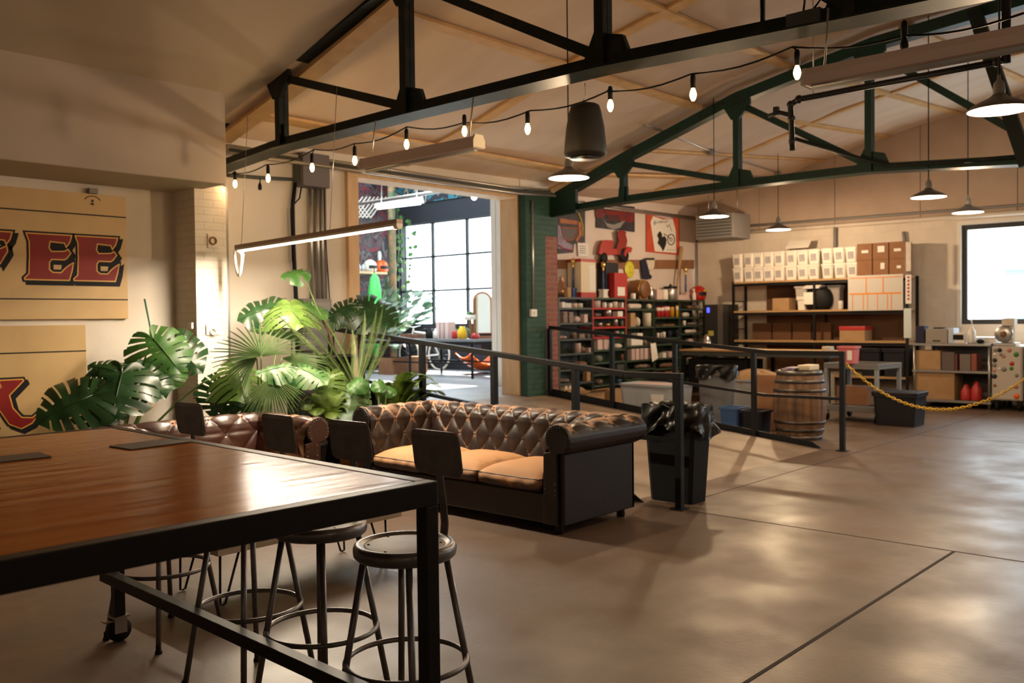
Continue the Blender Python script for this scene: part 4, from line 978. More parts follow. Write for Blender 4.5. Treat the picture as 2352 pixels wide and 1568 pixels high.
# ================================================================ small-object makers
def boxy(name, label, cat, x0, x1, y0, y1, z0, z1, mt, group=None, rz=0, bevel=.004, flaps=False, tape=None):
    cx, cy_ = (x0+x1)/2, (y0+y1)/2; t = thing(name, label, cat, (cx,cy_,z0), rz, group); a,b,h = (x1-x0)/2,(y1-y0)/2,z1-z0
    MB().box((-a,-b,0),(a,b,h)).build('body', mt, t, bevel=bevel)
    if flaps:
        for s in (-1,1): MB().add([(-a,s*b,h),(a,s*b,h),(a,s*(b+.10),h+.05),(-a,s*(b+.10),h+.05)],[(0,1,2,3)]).build('flap', mt, t, solid=.005)
    if tape: MB().box((-a-.002,-.03,h*.55),(-a-.0005,.03,h+.001)).box((-a,-.03,h+.0005),(a,.03,h+.002)).build('tape', tape, t)
    return t
def single(mb, name, mt, label, cat, group=None, loc=None, **k):
    o = mb.build(name, mt, **k); 
    if loc is not None: o.location = loc
    return tag(o, label, cat, group)
# ================================================================ shelving along the wall
YF, YB = 9.74, 10.08
bays = [(1284,1362),(1362,1438),(1438,1504),(1504,1564),(1564,1619)]
LV = [[682.5,706.5,741,777.7,811,847,878,906],[683.6,706.5,727,750,773,802,830.5,857,882],[687,709,750,792.6,826,847,869.5,890],[688,728,748,775,789,821,845,868],[689,709,728,746.7,765,787,810,832]]
bay_name = ['brick pillar bay','red-edged bay','middle bay','yellow can bay','corner bay']
BL = []
for i,(pa,pb) in enumerate(bays):
    xa, xb = at(pa,740,y=YF).x, at(pb,740,y=YF).x; pc = (pa+pb)/2
    t = thing('shelving_unit', ['dark green steel shelving bay beside the brick pillar','green steel shelving bay with red painted top shelves','green steel shelving bay in the middle, rolls of white on it','green steel shelving bay holding red and yellow cans','green steel shelving bay nearest the dispenser'][i], 'shelf', ((xa+xb)/2,YF,0), world=True, group='steel shelving bays')
    zs = [at(pc,p,y=YF).z for p in LV[i]]; BL.append((xa,xb,zs))
    mt = W['shelf_grey'] if i == 0 else W['shelf_green']
    for k,z in enumerate(zs):
        m2 = W['red'] if i == 1 and 1 <= k <= 4 else mt
        MB().box((xa+.012,YF,z-.032),(xb-.012,YB,z)).build('shelf', m2, t)
    MB().box((xa+.012,YF+.02,.03),(xb-.012,YB,.07)).build('shelf', mt, t)
    for x in (xa+.006, xb-.006):
        for y in (YF+.02, YB-.02):
            MB().box((x-.018,y-.018,0),(x+.018,y+.018,zs[0])).build('upright', mt, t)
    MB().box((xa+.02,YB-.012,.1),(xb-.02,YB-.004,zs[0]-.05)).build('back_panel', mt, t)
    if i == 1: MB().box((xa-.014,YF-.004,zs[4]),(xa+.018,YF,zs[0])).box((xb-.018,YF-.004,zs[4]),(xb+.014,YF,zs[0])).build('red_edge', W['red'], t)
def sx(px): return at(px,740,y=YF+.1).x
MUGW = W['white']
def mug(x, y, z, r, h, mt, label, group):
    t = thing('mug', label, 'mug', (x,y,z), group=group)
    MB().lathe([(r*.85,0),(r,.01),(r,h),(r-.006,h),(r-.008,.012),(.001,.01)], n=16).build('body', mt, t)
    MB().tube([V((r+.028*math.sin(PI*k/8), 0, h*.5+h*.3*math.cos(PI*k/8))) for k in range(9)], .006, 6).build('handle', mt, t)
def can(x, y, z, r, h, mt, label, group, band=None):
    t = thing('can', label, 'can', (x,y,z), group=group)
    MB().lathe([(r,0),(r,h),(r*.94,h+.006),(.001,h+.004)], n=18).build('body', mt, t)
    if band: MB().lathe([(r+.001,h*.62),(r+.001,h*.94)], n=18).build('label_band', band, t)
ORD = ['top','second','third','fourth','fifth','sixth','seventh','eighth']
W['mix1'] = mat('grey_brown_parts', (.16,.12,.10), .6, c2=(.30,.24,.21), ns=18)
W['pinkish'] = mat('pinkish_wrap', (.55,.42,.40), .7); W['brownp'] = mat('brown_leather_goods', (.16,.075,.045), .6, c2=(.26,.14,.09), ns=12)
W['offw'] = mat('off_white_fabric', (.68,.62,.53), .9, c2=(.6,.54,.46), ns=10); W['tinred'] = mat('red_tin',(.45,.03,.03),.4); W['tinyel'] = mat('yellow_tin',(.75,.42,.02),.4); W['tinora'] = mat('ochre_tin',(.5,.24,.02),.4)
# (bay, level, px centre, width px, height px, kind, material, what)
ITEMS = [
(0,1,1288,7,12,'box',W['paper'],'small bright white box at the pillar end'),(0,1,1299,14,10,'box',mat('print_blue_white',(.55,.58,.6),.5,c2=(.75,.7,.68),ns=20),'flat blue and white carton'),(0,1,1317,10,9,'can',W['pink'],'pale squat tin'),(0,1,1330,11,9,'can',W['offw'],'cream squat tin'),
(0,2,1292,9,24,'box',W['mix1'],'upright grey brown binder nearest the pillar'),(0,2,1305,9,23,'box',W['mix1'],'upright grey brown binder leaning beside its twin'),(0,2,1323,18,14,'bag',W['pinkish'],'crumpled pinkish paper bag'),(0,2,1339,8,18,'box',W['pink'],'upright pink packet'),
(0,3,1293,12,7,'bag',W['pinkish'],'low pinkish bundle'),(0,3,1315,7,12,'can',W['mix1'],'small dark jar at mid shelf'),(0,3,1330,13,10,'box',W['mix1'],'low grey brown box'),(0,3,1347,8,11,'can',W['mix1'],'dark jar at the upright'),
(0,4,1325,10,20,'can',W['pinkish'],'pinkish wooden figure'),(0,4,1335,12,14,'bag',W['brownp'],'slumped brown leather pouch'),(0,4,1350,9,10,'box',W['pinkish'],'small pinkish cube'),
(0,5,1334,42,14,'bag',W['brownp'],'wide heap of brown leather goods'),(0,5,1300,18,8,'bag',W['mix1'],'low dark heap'),
(0,6,1297,22,9,'bag',W['mix1'],'flat dark heap'),(0,6,1344,9,24,'box',W['card'],'upright tan sheet of card'),
(0,7,1292,6,26,'box',W['cream'],'tall cream book beside its partner'),(0,7,1303,9,25,'box',W['cream'],'broad cream book'),(0,7,1320,12,12,'bag',W['brownp'],'small brown heap'),
(1,1,1370,17,15,'can',W['pinkish'],'wide pale pink roll'),(1,1,1386,9,12,'mug',MUGW,'white mug with a dark mark'),(1,1,1399,9,11,'mug',MUGW,'white tapered mug'),(1,1,1410,10,13,'can',W['offw'],'cream round jar'),(1,1,1429,11,12,'box',W['paper'],'white square carton'),
(1,2,1372,12,8,'bag',W['mix1'],'dark curled strap'),(1,2,1396,13,14,'can',W['galv'],'grey metal funnel'),(1,2,1418,13,12,'box',W['paper'],'tilted white card box'),
(1,3,1375,9,8,'can',W['galv'],'small shiny cup'),(1,3,1393,9,6,'can',W['gold_metal'],'low brass dish'),(1,3,1411,8,15,'can',W['galv'],'tall grey bottle-like tin'),(1,3,1427,11,11,'can',W['mix1'],'dark round pot'),
(1,4,1386,16,7,'bag',W['pinkish'],'flat pale packet'),(1,4,1413,6,11,'can',W['pinkish'],'small pink bottle'),(1,4,1430,14,10,'box',mat('mint_green',(.2,.45,.27),.6),'mint green packet'),
(1,5,1371,12,25,'box',W['pink'],'pale pink boxed ream nearest the upright'),(1,5,1384,10,25,'box',W['pinkish'],'pale pink boxed ream in the middle'),(1,5,1396,11,22,'can',W['offw'],'cream roll standing on end'),(1,5,1418,18,11,'bag',W['offw'],'low crumpled cream bag'),
(1,6,1375,18,15,'bag',mat('grey_green_cloth',(.2,.22,.18),.9),'grey green folded cloth'),(1,6,1424,13,14,'can',W['brownp'],'brown glazed teapot-like jar'),
(1,7,1372,14,14,'bag',W['mix1'],'dark small heap'),(1,7,1418,24,18,'box',W['shelf_grey'],'wide grey green drawer box'),
(1,8,1376,14,12,'bag',W['mix1'],'dull heap low down'),(1,8,1418,8,7,'can',W['blue'],'small blue cap'),
(2,1,1455,33,12,'roll',W['offw'],'long rolled white towel'),(2,1,1489,28,12,'roll',W['offw'],'shorter rolled white towel'),
(2,2,1447,13,32,'box',W['card'],'upright brown card folder'),(2,2,1463,18,22,'bag',W['offw'],'slumped white bag'),(2,2,1487,24,31,'can',W['offw'],'large white drum-shaped bundle'),
(2,3,1450,17,16,'box',W['paper'],'white ream lying low'),(2,3,1463,15,28,'box',W['paper'],'white box stacked tall'),(2,3,1466+12,8,10,'can',W['mix1'],'small grey jar'),(2,3,1494,16,6,'bag',W['mix1'],'low dark bundle'),
(2,4,1447,9,26,'box',W['pinkish'],'first pink carton of the row'),(2,4,1457,9,26,'box',W['pink'],'second pink carton of the row'),(2,4,1467,9,26,'box',W['pinkish'],'third pink carton of the row'),(2,4,1477,9,26,'box',W['pink'],'fourth pink carton of the row'),(2,4,1486,8,26,'box',W['pinkish'],'fifth pink carton of the row'),
(2,5,1475,50,10,'bag',W['mix1'],'long low grey bundle'),(2,6,1480,30,8,'box',W['cream'],'flat cream pad'),(2,7,1470,34,14,'box',W['mix1'],'wide dull drawer'),
(3,1,1509,8,24,'can',W['tinred'],'red and white tin nearest the upright'),(3,1,1517,8,24,'can',W['tinred'],'red and white tin, second'),(3,1,1530,14,26,'can',W['tinred'],'bright red tin'),(3,1,1541,9,24,'can',W['tinora'],'dark ochre tin'),(3,1,1554,14,27,'can',W['tinyel'],'yellow tin'),
(3,2,1530,34,4,'box',W['brownp'],'thin brown tray'),
(3,3,1507,5,11,'can',W['paper'],'tiny white bottle nearest the upright'),(3,3,1514,5,11,'can',W['pinkish'],'tiny pinkish bottle'),(3,3,1521,6,13,'can',W['paper'],'small white bottle'),(3,3,1535,8,15,'can',W['navy'],'navy capped bottle'),(3,3,1551,9,17,'can',W['navy'],'white and navy bottle at the shelf end'),
(3,5,1519,9,12,'box',W['paper'],'small white packet'),(3,5,1537,20,14,'box',W['pinkish'],'pinkish printed box'),(3,6,1530,40,12,'bag',W['brownp'],'long brown heap'),(3,7,1536,44,16,'box',W['card_dark'],'wide brown carton'),
(4,1,1585,18,9,'bag',W['brownp'],'dark leather bundle'),(4,1,1603,10,10,'bag',W['mix1'],'small grey bundle'),(4,2,1573,16,12,'roll',W['offw'],'short white roll'),(4,2,1593,9,9,'can',W['mix1'],'dark jar'),(4,2,1606,10,10,'can',W['mix1'],'dark squat jar'),
(4,3,1568,6,11,'can',W['paper'],'small white bulb-shaped bottle'),(4,3,1590,20,7,'bag',W['mix1'],'low dark coil'),(4,4,1583,32,9,'roll',W['offw'],'long white roll'),(4,5,1586,14,10,'bag',W['pinkish'],'pinkish lump of cloth'),(4,6,1580,20,9,'bag',W['mix1'],'dark heap'),(4,7,1580,12,12,'can',W['mix1'],'dull round tin'),
]
random.seed(11)
for (b,l,px,wp,hp,kind,mt,what) in ITEMS:
    xa,xb,zs = BL[b]; x = min(max(sx(px), xa+.05), xb-.05); z = zs[l]+.0005; w = wp*.0118; h = min(hp*.0081, zs[l-1]-.034-zs[l]-.006 if l else 9)
    y = YF+.05+w*.3; lab = '%s, %s level, %s' % (what, ORD[l] if l < 8 else 'lowest', bay_name[b]); grp = 'goods on the steel shelving'
    w = min(w, 2*(x-xa-.02), 2*(xb-.02-x)) if w > .1 else w
    if kind == 'box': single(MB().box((-w/2,-.0,0),(w/2,min(.24,max(.1,w*.8)),h)), 'carton', mt, lab, 'box', grp, (x,YF+.03,z), bevel=.003)
    elif kind == 'can':
        r = min(w/2, .13); can(x, YF+.03+r, z, r, h, mt, lab, grp, W['paper'] if mt is W['tinred'] or mt is W['tinyel'] else None)
    elif kind == 'mug': mug(x, YF+.08, z, w*.42, h, mt, lab, grp)
    elif kind == 'roll':
        r = h/2; single(MB().lathe([(.001,-w/2-.004),(r*.5,-w/2-.004),(r*.9,-w/2+.01),(r,-w/2+.03),(r*1.02,0),(r,w/2-.03),(r*.9,w/2-.01),(r*.4,w/2+.004),(.001,w/2+.004)], n=18, ax='X'), 'towel_roll', mt, lab, 'towel', grp, (x,YF+.04+r,z+r))
    else:
        s1_, s2_ = rnd(0,6), rnd(0,6)
        def bagf(u, v, w=w, h=h, s1_=s1_, s2_=s2_):
            a = 2*PI*u; t_ = PI*v; r = math.sin(t_)**.6
            k = 1+.13*math.sin(3*a+s1_)+.08*math.sin(5*a+s2_+4*v)
            return V((w/2*r*k*math.cos(a)*.9, .09*r*k*math.sin(a), h*.5*(1-math.cos(t_))*(1+.05*math.sin(4*a+s2_))))
        single(MB().grid(bagf, 22, 10), 'soft_bundle', mt, lab, 'bundle', grp, (x,YF+.13,z))
# a sheet hanging from the middle bay
single(MB().add([at(1494,789,y=YF-.02), at(1506,787,y=YF-.02), at(1512,822,y=YF-.06), at(1498,831,y=YF-.06)], [(0,1,2,3)]), 'paper_sheet', W['paper'], 'white sheet of paper hanging askew from a shelf edge', 'paper', solid=.002)
# floor-level boxes
boxy('carton', 'open brown carton at the foot of the shelving beside the brick pillar', 'box', sx(1290),sx(1330),9.3,9.7,0,.30, W['card'], flaps=True)
boxy('carton', 'brown carton at the foot of the red-edged shelf bay', 'box', sx(1352),sx(1385),9.3,9.7,0,.30, W['card'])
boxy('carton', 'wide brown carton at the foot of the middle shelf bay', 'box', sx(1418),sx(1455),9.25,9.7,0,.34, W['card'])
single(MB().lathe([(.08,0),(.085,.02),(.07,.25),(.03,.3),(.03,.34),(.001,.34)], n=14), 'jug', W['yellow'], 'yellow jug on the floor between two cartons', 'jug', loc=(sx(1366)+.45,9.2,0))
# ---------------------------------------------------------------- things on top of the shelving
ztop = lambda i: BL[i][2][0]
def trophy(px, ytop, ybot, mt, label, bay, Y=YF+.16):
    x = at(px,680,y=Y).x; z0 = ztop(bay); h = at(px,ytop,y=Y).z - z0; t = thing('trophy', label, 'trophy', (x,Y,z0))
    MB().box((-.08,-.06,0),(.08,.06,h*.04)).box((-.065,-.05,h*.04),(.065,.05,h*.20)).box((-.08,-.06,h*.20),(.08,.06,h*.235)).build('base', mt, t)
    MB().lathe([(.022,h*.235),(.022,h*.45),(.03,h*.46),(.018,h*.47),(.018,h*.74)], n=10).build('column', mat('trophy_column',(.12,.2,.45),.25,metal=.4), t)
    MB().lathe([(.001,h*.74),(.03,h*.75),(.012,h*.79),(.035,h*.86),(.045,h*.92),(.03,h*.97),(.001,h)], n=12).build('cup', W['gold_metal'], t)
trophy(1317,592,681,W['blue'],'blue and gold trophy standing beside the tall cream box',0)
trophy(1386,600,668,W['white'],'dark column trophy with white base before the black box',1)
trophy(1575,612,668,W['pink'],'gold topped trophy beside the red helmet',4)
Y = YF+.30
def topbox(name, label, px0, px1, py, bay, mt, d=.26, Y0=YF+.02, zoff=0):
    xa, xb = at(px0,680,y=Y0).x, at(px1,680,y=Y0).x; z0 = ztop(bay)+zoff; z1 = at(px0,py,y=Y0).z
    return boxy(name, label, 'box', xa, xb, Y0, Y0+d, z0, z1, mt), z1-z0, (xb-xa)/2
q,h,a = topbox('display_box', 'tall cream box with red top and base on the shelving', 1335,1369,594,0,W['cream'],.3,YF+.01)
MB().box((-a-.004,-.155,0),(a+.004,.155,.09)).box((-a-.004,-.155,h-.05),(a+.004,.155,h+.004)).build('red_band', W['red'], q)
MB().box((a*.1,-.152,.12),(a*.9,-.15,h*.85)).build('white_panel', W['paper'], q)
q,h,a = topbox('brewer_box', 'tall black box on the shelving behind the red box', 1392,1421,602,1,W['dark_plastic'],.2,YF+.14)
q,h,a = topbox('gift_box', 'red box with a white label on the shelving', 1412,1441,626,1,W['red'],.2,YF+.01); q.location.y -= .0
MB().box((-a*.55,-.103,.04),(a*.6,-.1005,.2)).build('white_label', W['paper'], q)
ck = thing('cask', 'small round wooden cask lying on the shelving', 'cask', (at(1465,665,y=YF+.17).x,YF+.17,ztop(2)+.19))
MB().lathe([(.001,-.19),(.15,-.19),(.165,-.18),(.19,0),(.165,.18),(.15,.19),(.001,.19)], n=24, ax='Y').build('staves', mat('cask_oak',(.27,.12,.045),.4,c2=(.16,.06,.022),ns=3), ck)
for yy in (-.14,.14): MB().lathe([(.176,yy-.015),(.178,yy+.015)], n=24, ax='Y').build('hoop', W['gold_metal'], ck)
MB().box((-.14,-.14,-.19),(.14,-.10,-.12)).box((-.14,.10,-.19),(.14,.14,-.12)).build('cradle', W['card_dark'], ck)
mug(at(1455,675,y=YF).x, YF+.04-.13+.1, ztop(2), .05, .11, MUGW, 'white mug standing before the small wooden cask', None)
pt = thing('coffee_pot', 'shiny steel pot beside the wooden cask on the shelving', 'pot', (at(1494,675,y=YF+.1).x,YF+.1,ztop(2)))
MB().lathe([(.06,0),(.075,.02),(.07,.12),(.05,.2),(.035,.24),(.04,.26),(.001,.27)], n=20).build('body', W['chrome'], pt); MB().tube([(.05,0,.21),(.1,0,.2),(.11,0,.12),(.075,0,.06)], .01, 6).build('handle', W['rubber'], pt)
gc = thing('canister', 'grey banded canister with a dark lid on the shelving', 'canister', (at(1540,675,y=YF+.16).x,YF+.16,ztop(3)))
MB().lathe([(.12,0),(.13,.01),(.13,.24),(.12,.25),(.001,.25)], n=22).build('body', W['galv'], gc); MB().lathe([(.135,.225),(.135,.27),(.03,.28),(.02,.32),(.001,.32)], n=22).build('lid', W['dark_plastic'], gc)
single(MB().lathe([(.07,0),(.075,.01),(.075,.18),(.06,.2),(.001,.2)], n=16), 'jar', W['white'], 'white lidded jar before the grey canister', 'jar', loc=(at(1530,685,y=YF+.0).x+.02,YF+.055,ztop(3)))
single(MB().box((-.1,-.05,0),(.1,.05,.2)), 'paper_bag', W['pink'], 'pale paper bag between the steel pot and white jar', 'bag', loc=(at(1511,685,y=YF+.08).x,YF+.08,ztop(3)), bevel=.01)
single(MB().box((-.14,-.07,0),(.14,.07,.1)), 'carton', W['pink'], 'flat pink carton under the trophy at the corner end', 'box', loc=(at(1570,685,y=YF+.03).x-.08,YF+.075,ztop(4)), bevel=.004)
hm = thing('helmet', 'red motorcycle helmet on the end of the shelving', 'helmet', (at(1604,680,y=YF+.17).x,YF+.17,ztop(4)))
MB().lathe([(.125,0),(.15,.03),(.165,.12),(.155,.2),(.12,.27),(.06,.305),(.001,.315)], n=24).build('shell', mat('helmet_red',(.5,.02,.015),.22,coat=.6), hm)
vm = MB()
vm.grid(lambda u,v: V((.168*math.cos(-2.6+2.1*u), .168*math.sin(-2.6+2.1*u), .10+.075*v)), 12, 2).build('visor', W['dark_plastic'], hm)
MB().grid(lambda u,v: V((.169*math.cos(-1.9+1.5*u), .169*math.sin(-1.9+1.5*u), .18+.04*v)), 10, 1).build('yellow_stripe', W['yellow'], hm)
sb = thing('spray_bottle', 'white spray bottle before the red helmet', 'bottle', (at(1594,684,y=YF+.05).x-.03,YF+.05-.02,ztop(4)))
MB().lathe([(.035,0),(.04,.02),(.04,.12),(.018,.17),(.015,.2),(.001,.2)], n=14).build('body', W['white'], sb); MB().box((-.05,-.012,.2),(.02,.012,.235)).build('trigger_head', W['white'], sb)
bt_ = thing('baseball_bat', 'wooden bat leaning upright between the canister and corner', 'bat', at(1552,680,y=YF+.26), world=True)
a, b = at(1552,684,y=YF+.24), at(1565,566,y=YF+.24); a.z = max(a.z, ztop(3)+.02)
MB().tube([a, a.lerp(b,.1), a.lerp(b,.45), a.lerp(b,.6), a.lerp(b,.95), b], [.024,.018,.02,.032,.042,.03], 12).build('barrel', W['card'], bt_)
MB().ball(a, .03, 10).build('knob', W['card'], bt_)
vs_ = single(MB().lathe([(.07,0),(.11,.05),(.12,.12),(.06,.24),(.03,.33),(.045,.36),(.001,.36)], n=18), 'vase', mat('copper_vase',(.35,.2,.13),.25,metal=.6), 'coppery vase tucked beside the brick pillar on the shelving', 'vase', loc=(at(1290,683,y=YF+.2).x,YF+.2,ztop(0)))
single(MB().box((-.05,-.04,0),(.05,.04,.17)), 'carton', W['card'], 'small tan carton between the vase and the blue trophy', 'box', loc=(at(1304,683,y=YF+.06).x,YF+.06,ztop(0)))
# wall board, notices and posters
YW = 10.095
a, b = at(1280,596,y=YW), at(1592,617,y=YW); c2_ = at(1592,597,y=YW)
struct(MB().add([V((a.x,YW-.03,z)) for z in (at(1280,617,y=YW).z, a.z)]+[V((b.x,YW-.03,z)) for z in (c2_.z,b.z)]+[V((a.x,YW,z)) for z in (at(1280,617,y=YW).z, a.z)]+[V((b.x,YW,z)) for z in (c2_.z,b.z)], [(0,1,2,3),(7,6,5,4),(0,4,5,1),(3,2,6,7),(1,5,6,2),(0,3,7,4)]), 'trim_40', W['card_dark'])
def sheet(name, label, cat, pts, mt, Y=YW-.012, th=.01):
    P = [at(px,py,y=Y) for px,py in pts]; t = thing(name, label, cat, P[0], world=True)
    MB().prism([(p.x,p.z) for p in P], (0,Y,0), (1,0,0), (0,0,1), -th if False else th).build('sheet', mt, t); return t
def deco(t, nm, pts, mt, k=1, Y=YW-.012, w=None, closed=False):
    P = [at(px,py,y=Y-.012-.002*k) for px,py in pts]
    if w: MB().tube(P, w, 5, closed=closed).build(nm, mt, t)
    else: MB().prism([(p.x,p.z) for p in P], (0,Y-.012-.002*k,0), (1,0,0), (0,0,1), .002).build(nm, mt, t)
W['navy_print'] = mat('dark_print', (.015,.014,.02), .6, c2=(.04,.035,.05), ns=6); W['rust_print'] = mat('rust_print', (.30,.075,.035), .6, c2=(.42,.14,.05), ns=9); W['olive_gold'] = mat('olive_gold_print', (.42,.32,.06), .6)
W['lilac'] = mat('lilac_print', (.30,.24,.34), .6, c2=(.18,.14,.24), ns=9)
arc = lambda cx,cy,rx,ry,a0,a1,n=14: [(cx+rx*math.cos(math.radians(a0+(a1-a0)*k/n)), cy-ry*math.sin(math.radians(a0+(a1-a0)*k/n))) for k in range(n+1)]
p1 = sheet('poster', 'arched orange, navy and lilac poster nearest the brick pillar', 'poster', [(1281,583),(1281,462),(1343,462),(1343,557),(1318,560),(1316,580)], W['navy_print'])
for L,mt,w in (([(1282,488)]+arc(1302,482,22,22,165,20,14)+[(1333,502),(1338,520),(1337,545)],W['olive_gold'],.02), ([(1284,497)]+arc(1301,489,15,13,160,25,10),W['olive_gold'],.01)): deco(p1, 'arch_line', L, mt, 2, w=w)
for k in range(6): deco(p1, 'arch_mark', arc(1302,484,18,17,150-22*k,140-22*k,3), W['rust_print'], 2, w=.012)
deco(p1, 'rust_band', [(1286,501),(1326,507),(1326,516),(1286,512)], W['rust_print'], 1)
deco(p1, 'rust_side', [(1328,508),(1335,512),(1336,540),(1326,556),(1322,552),(1330,536)], W['rust_print'], 1)
deco(p1, 'lilac_field', [(1281,516),(1288,520),(1292,540),(1303,556),(1316,562),(1315,576),(1281,570)], W['lilac'], 1)
deco(p1, 'shield', [(1288,521),(1326,524),(1323,540),(1315,550),(1305,553),(1296,547)], mat('slate_print',(.10,.08,.09),.6), 2); deco(p1, 'shield_border', [(1288,521),(1326,524),(1323,540),(1315,550),(1305,553),(1296,547)], W['rust_print'], 3, w=.014, closed=True)
deco(p1, 'pink_line', [(1282,563),(1295,571),(1314,575)], mat('magenta_print',(.35,.05,.12),.6), 2, w=.014)
p2 = sheet('poster', 'dark poster with a red emblem and grey bowl shape, second from the pillar', 'poster', [(1369,466),(1457,475),(1457,533),(1369,523)], W['navy_print'])
deco(p2, 'red_field', [(1368,480),(1456,484),(1456,511),(1425,508),(1420,496),(1388,494),(1384,502),(1369,499)], mat('deep_red_print',(.12,.008,.010),.6,c2=(.20,.014,.016),ns=8), 1)
deco(p2, 'grey_bowl', [(1384,502),(1392,512),(1410,516),(1428,509),(1436,506),(1424,523),(1409,527),(1395,521)], mat('grey_print',(.24,.23,.22),.6), 2); deco(p2, 'red_line', [(1388,486),(1400,490),(1420,491),(1436,486)], W['red'], 3, w=.01)
deco(p2, 'dark_emblem', [(1392,492),(1420,494),(1424,505),(1398,508)], mat('maroon_print',(.07,.01,.012),.6), 2)
p3 = sheet('poster', 'orange poster with a white shape and motorcycle drawing', 'poster', [(1484,578),(1484,484),(1508,497),(1535,503),(1560,495),(1560,586)], mat('orange_red_print',(.52,.06,.03),.55,c2=(.6,.10,.05),ns=3))
deco(p3, 'white_shape', [(1504,577),(1494,510),(1500,496),(1523,504),(1545,502),(1552,530),(1553,581)], W['paper'], 1)
for L in ([(1501,513),(1504,506),(1503,517),(1507,509),(1511,513)],[(1513,511),(1513,507),(1516,512),(1519,506),(1520,512),(1524,508),(1528,511),(1534,506)],[(1531,516),(1534,522),(1537,515),(1540,524),(1543,531)]): deco(p3, 'script_stroke', L, W['ink'], 2, w=.007)
deco(p3, 'rider_drawing', [(1509,540),(1513,533),(1516,531),(1520,536),(1521,545),(1526,541),(1531,549),(1530,560),(1526,571),(1523,577),(1517,566),(1510,558),(1513,549)], W['ink'], 2)
deco(p3, 'wheel_drawing', arc(1541,550,8,12,0,345,18), W['ink'], 2, w=.012, closed=True); deco(p3, 'hub_drawing', arc(1541,550,3,4,0,345,10), W['ink'], 2, w=.008, closed=True); deco(p3, 'fork_drawing', [(1524,537),(1532,541),(1540,549)], W['ink'], 2, w=.009); deco(p3, 'ground_line', [(1531,573),(1552,574)], W['grey_metal'], 2, w=.004)
nt_ = sheet('notice', 'small white notice with grey lines pinned beside the arched poster', 'notice', [(1326,557),(1350,560),(1352,589),(1328,588)], W['paper'], YW-.02)
for k in range(4): deco(nt_, 'text_line', [(1332,565+5*k),(1345,566+5*k)], W['grey_metal'], 1, YW-.02, w=.006)
sc_ = thing('scooter_cutout', 'red scooter shaped cutout hanging on the wall above the shelving', 'cutout', at(1410,585,y=YW-.07), world=True)
Ys = YW-.085
def cut(nm, pts, mt, th=.03, dy=0): P = [at(px,py,y=Ys) for px,py in pts]; MB().prism([(p.x,p.z) for p in P], (0,Ys+dy,0), (1,0,0), (0,0,1), th).build(nm, mt, sc_, bevel=.004)
red_ = mat('scooter_red',(.42,.03,.02),.4)
cut('body', [(1373,583),(1376,566),(1381,554),(1391,551),(1405,552),(1406,559),(1402,570),(1404,585),(1388,588)], red_)
cut('footboard', [(1402,572),(1420,570),(1424,584),(1404,585)], red_)
cut('front_shield', [(1419,586),(1413,572),(1419,551),(1416,534),(1425,528),(1436,533),(1434,538),(1438,553),(1434,572),(1428,588)], mat('scooter_dark_red',(.26,.015,.012),.4), .03, -.004)
cut('front_fender', [(1427,586),(1430,574),(1437,566),(1447,569),(1444,580),(1436,579),(1431,590)], red_, .03, -.03)
for px,py in ((1385,592),(1431,586)):
    c = at(px,py,y=Ys); k_ = .7 if px < 1400 else 1; MB().lathe([(.05*k_,-.02),(.13*k_,-.02),(.14*k_,0),(.13*k_,.02),(.05*k_,.02)], (c.x,Ys-.022,c.z), 22, ax='Y').build('wheel', W['rubber'], sc_)
ys_ = thing('round_sign', 'round yellow sign on the wall behind the red box', 'sign', at(1445,620,y=YW-.02), world=True)
c = at(1445,619,y=YW-.02); MB().lathe([(.001,-.006),(.155,-.006),(.16,0),(.155,.006),(.001,.006)], (c.x,YW-.03,c.z), 30, ax='Y').build('disc', mat('lemon_yellow',(.70,.66,.05),.5), ys_)
for dz,w_ in ((.05,.05),(0,.03),(-.05,.05)): MB().box((c.x-w_,YW-.04,c.z+dz-.006),(c.x+w_,YW-.037,c.z+dz+.006)).build('text_line', W['olive_gold'], ys_)
sheet('pennant', 'navy hanging pennant on the wall above the cask', 'pennant', [(1470,597),(1482,595),(1487,615),(1492,630),(1497,634),(1494,641),(1476,640)], W['navy'], YW-.05)
q = sheet('pennant', 'white cloth pennant with a black top beside the navy one', 'pennant', [(1483,596),(1503,596),(1502,612),(1497,622),(1490,620)], W['offw'], YW-.06); deco(q, 'black_top', [(1482,592),(1503,592),(1503,597),(1482,597)], W['ink'], 1, YW-.06)
# ================================================================ dispenser in the corner
fg = thing('water_dispenser', 'dark steel dispenser with a small blue display in the corner', 'dispenser', (16.6,9.35,0), world=True)
a = at(1660,705,x=16.3); b = at(1618,705,x=16.3); MB().box((16.3,a.y,.05),(16.95,b.y,1.80)).build('body', mat('dark_steel',(.06,.058,.06),.35,metal=.5), fg, bevel=.01)
MB().box((16.285,a.y+.0,.06),(16.3,a.y+.11,1.79)).build('door', W['stainless'], fg)
c = at(1626,712,x=16.28); MB().box((16.285,c.y-.03,c.z-.05),(16.295,c.y+.03,c.z+.05)).build('display', mat('blue_display',(.05,.06,.8),.4,emit=3,ecol=(.08,.1,1)), fg)
c = at(1632,765,x=16.28); MB().box((16.288,c.y-.06,c.z-.05),(16.298,c.y+.06,c.z+.05)).build('sticker', mat('faded_yellow',(.5,.45,.1),.6), fg)
for y in (a.y+.06,b.y-.06): MB().box((16.35,y-.03,0),(16.42,y+.03,.05)).build('foot', W['rubber'], fg)
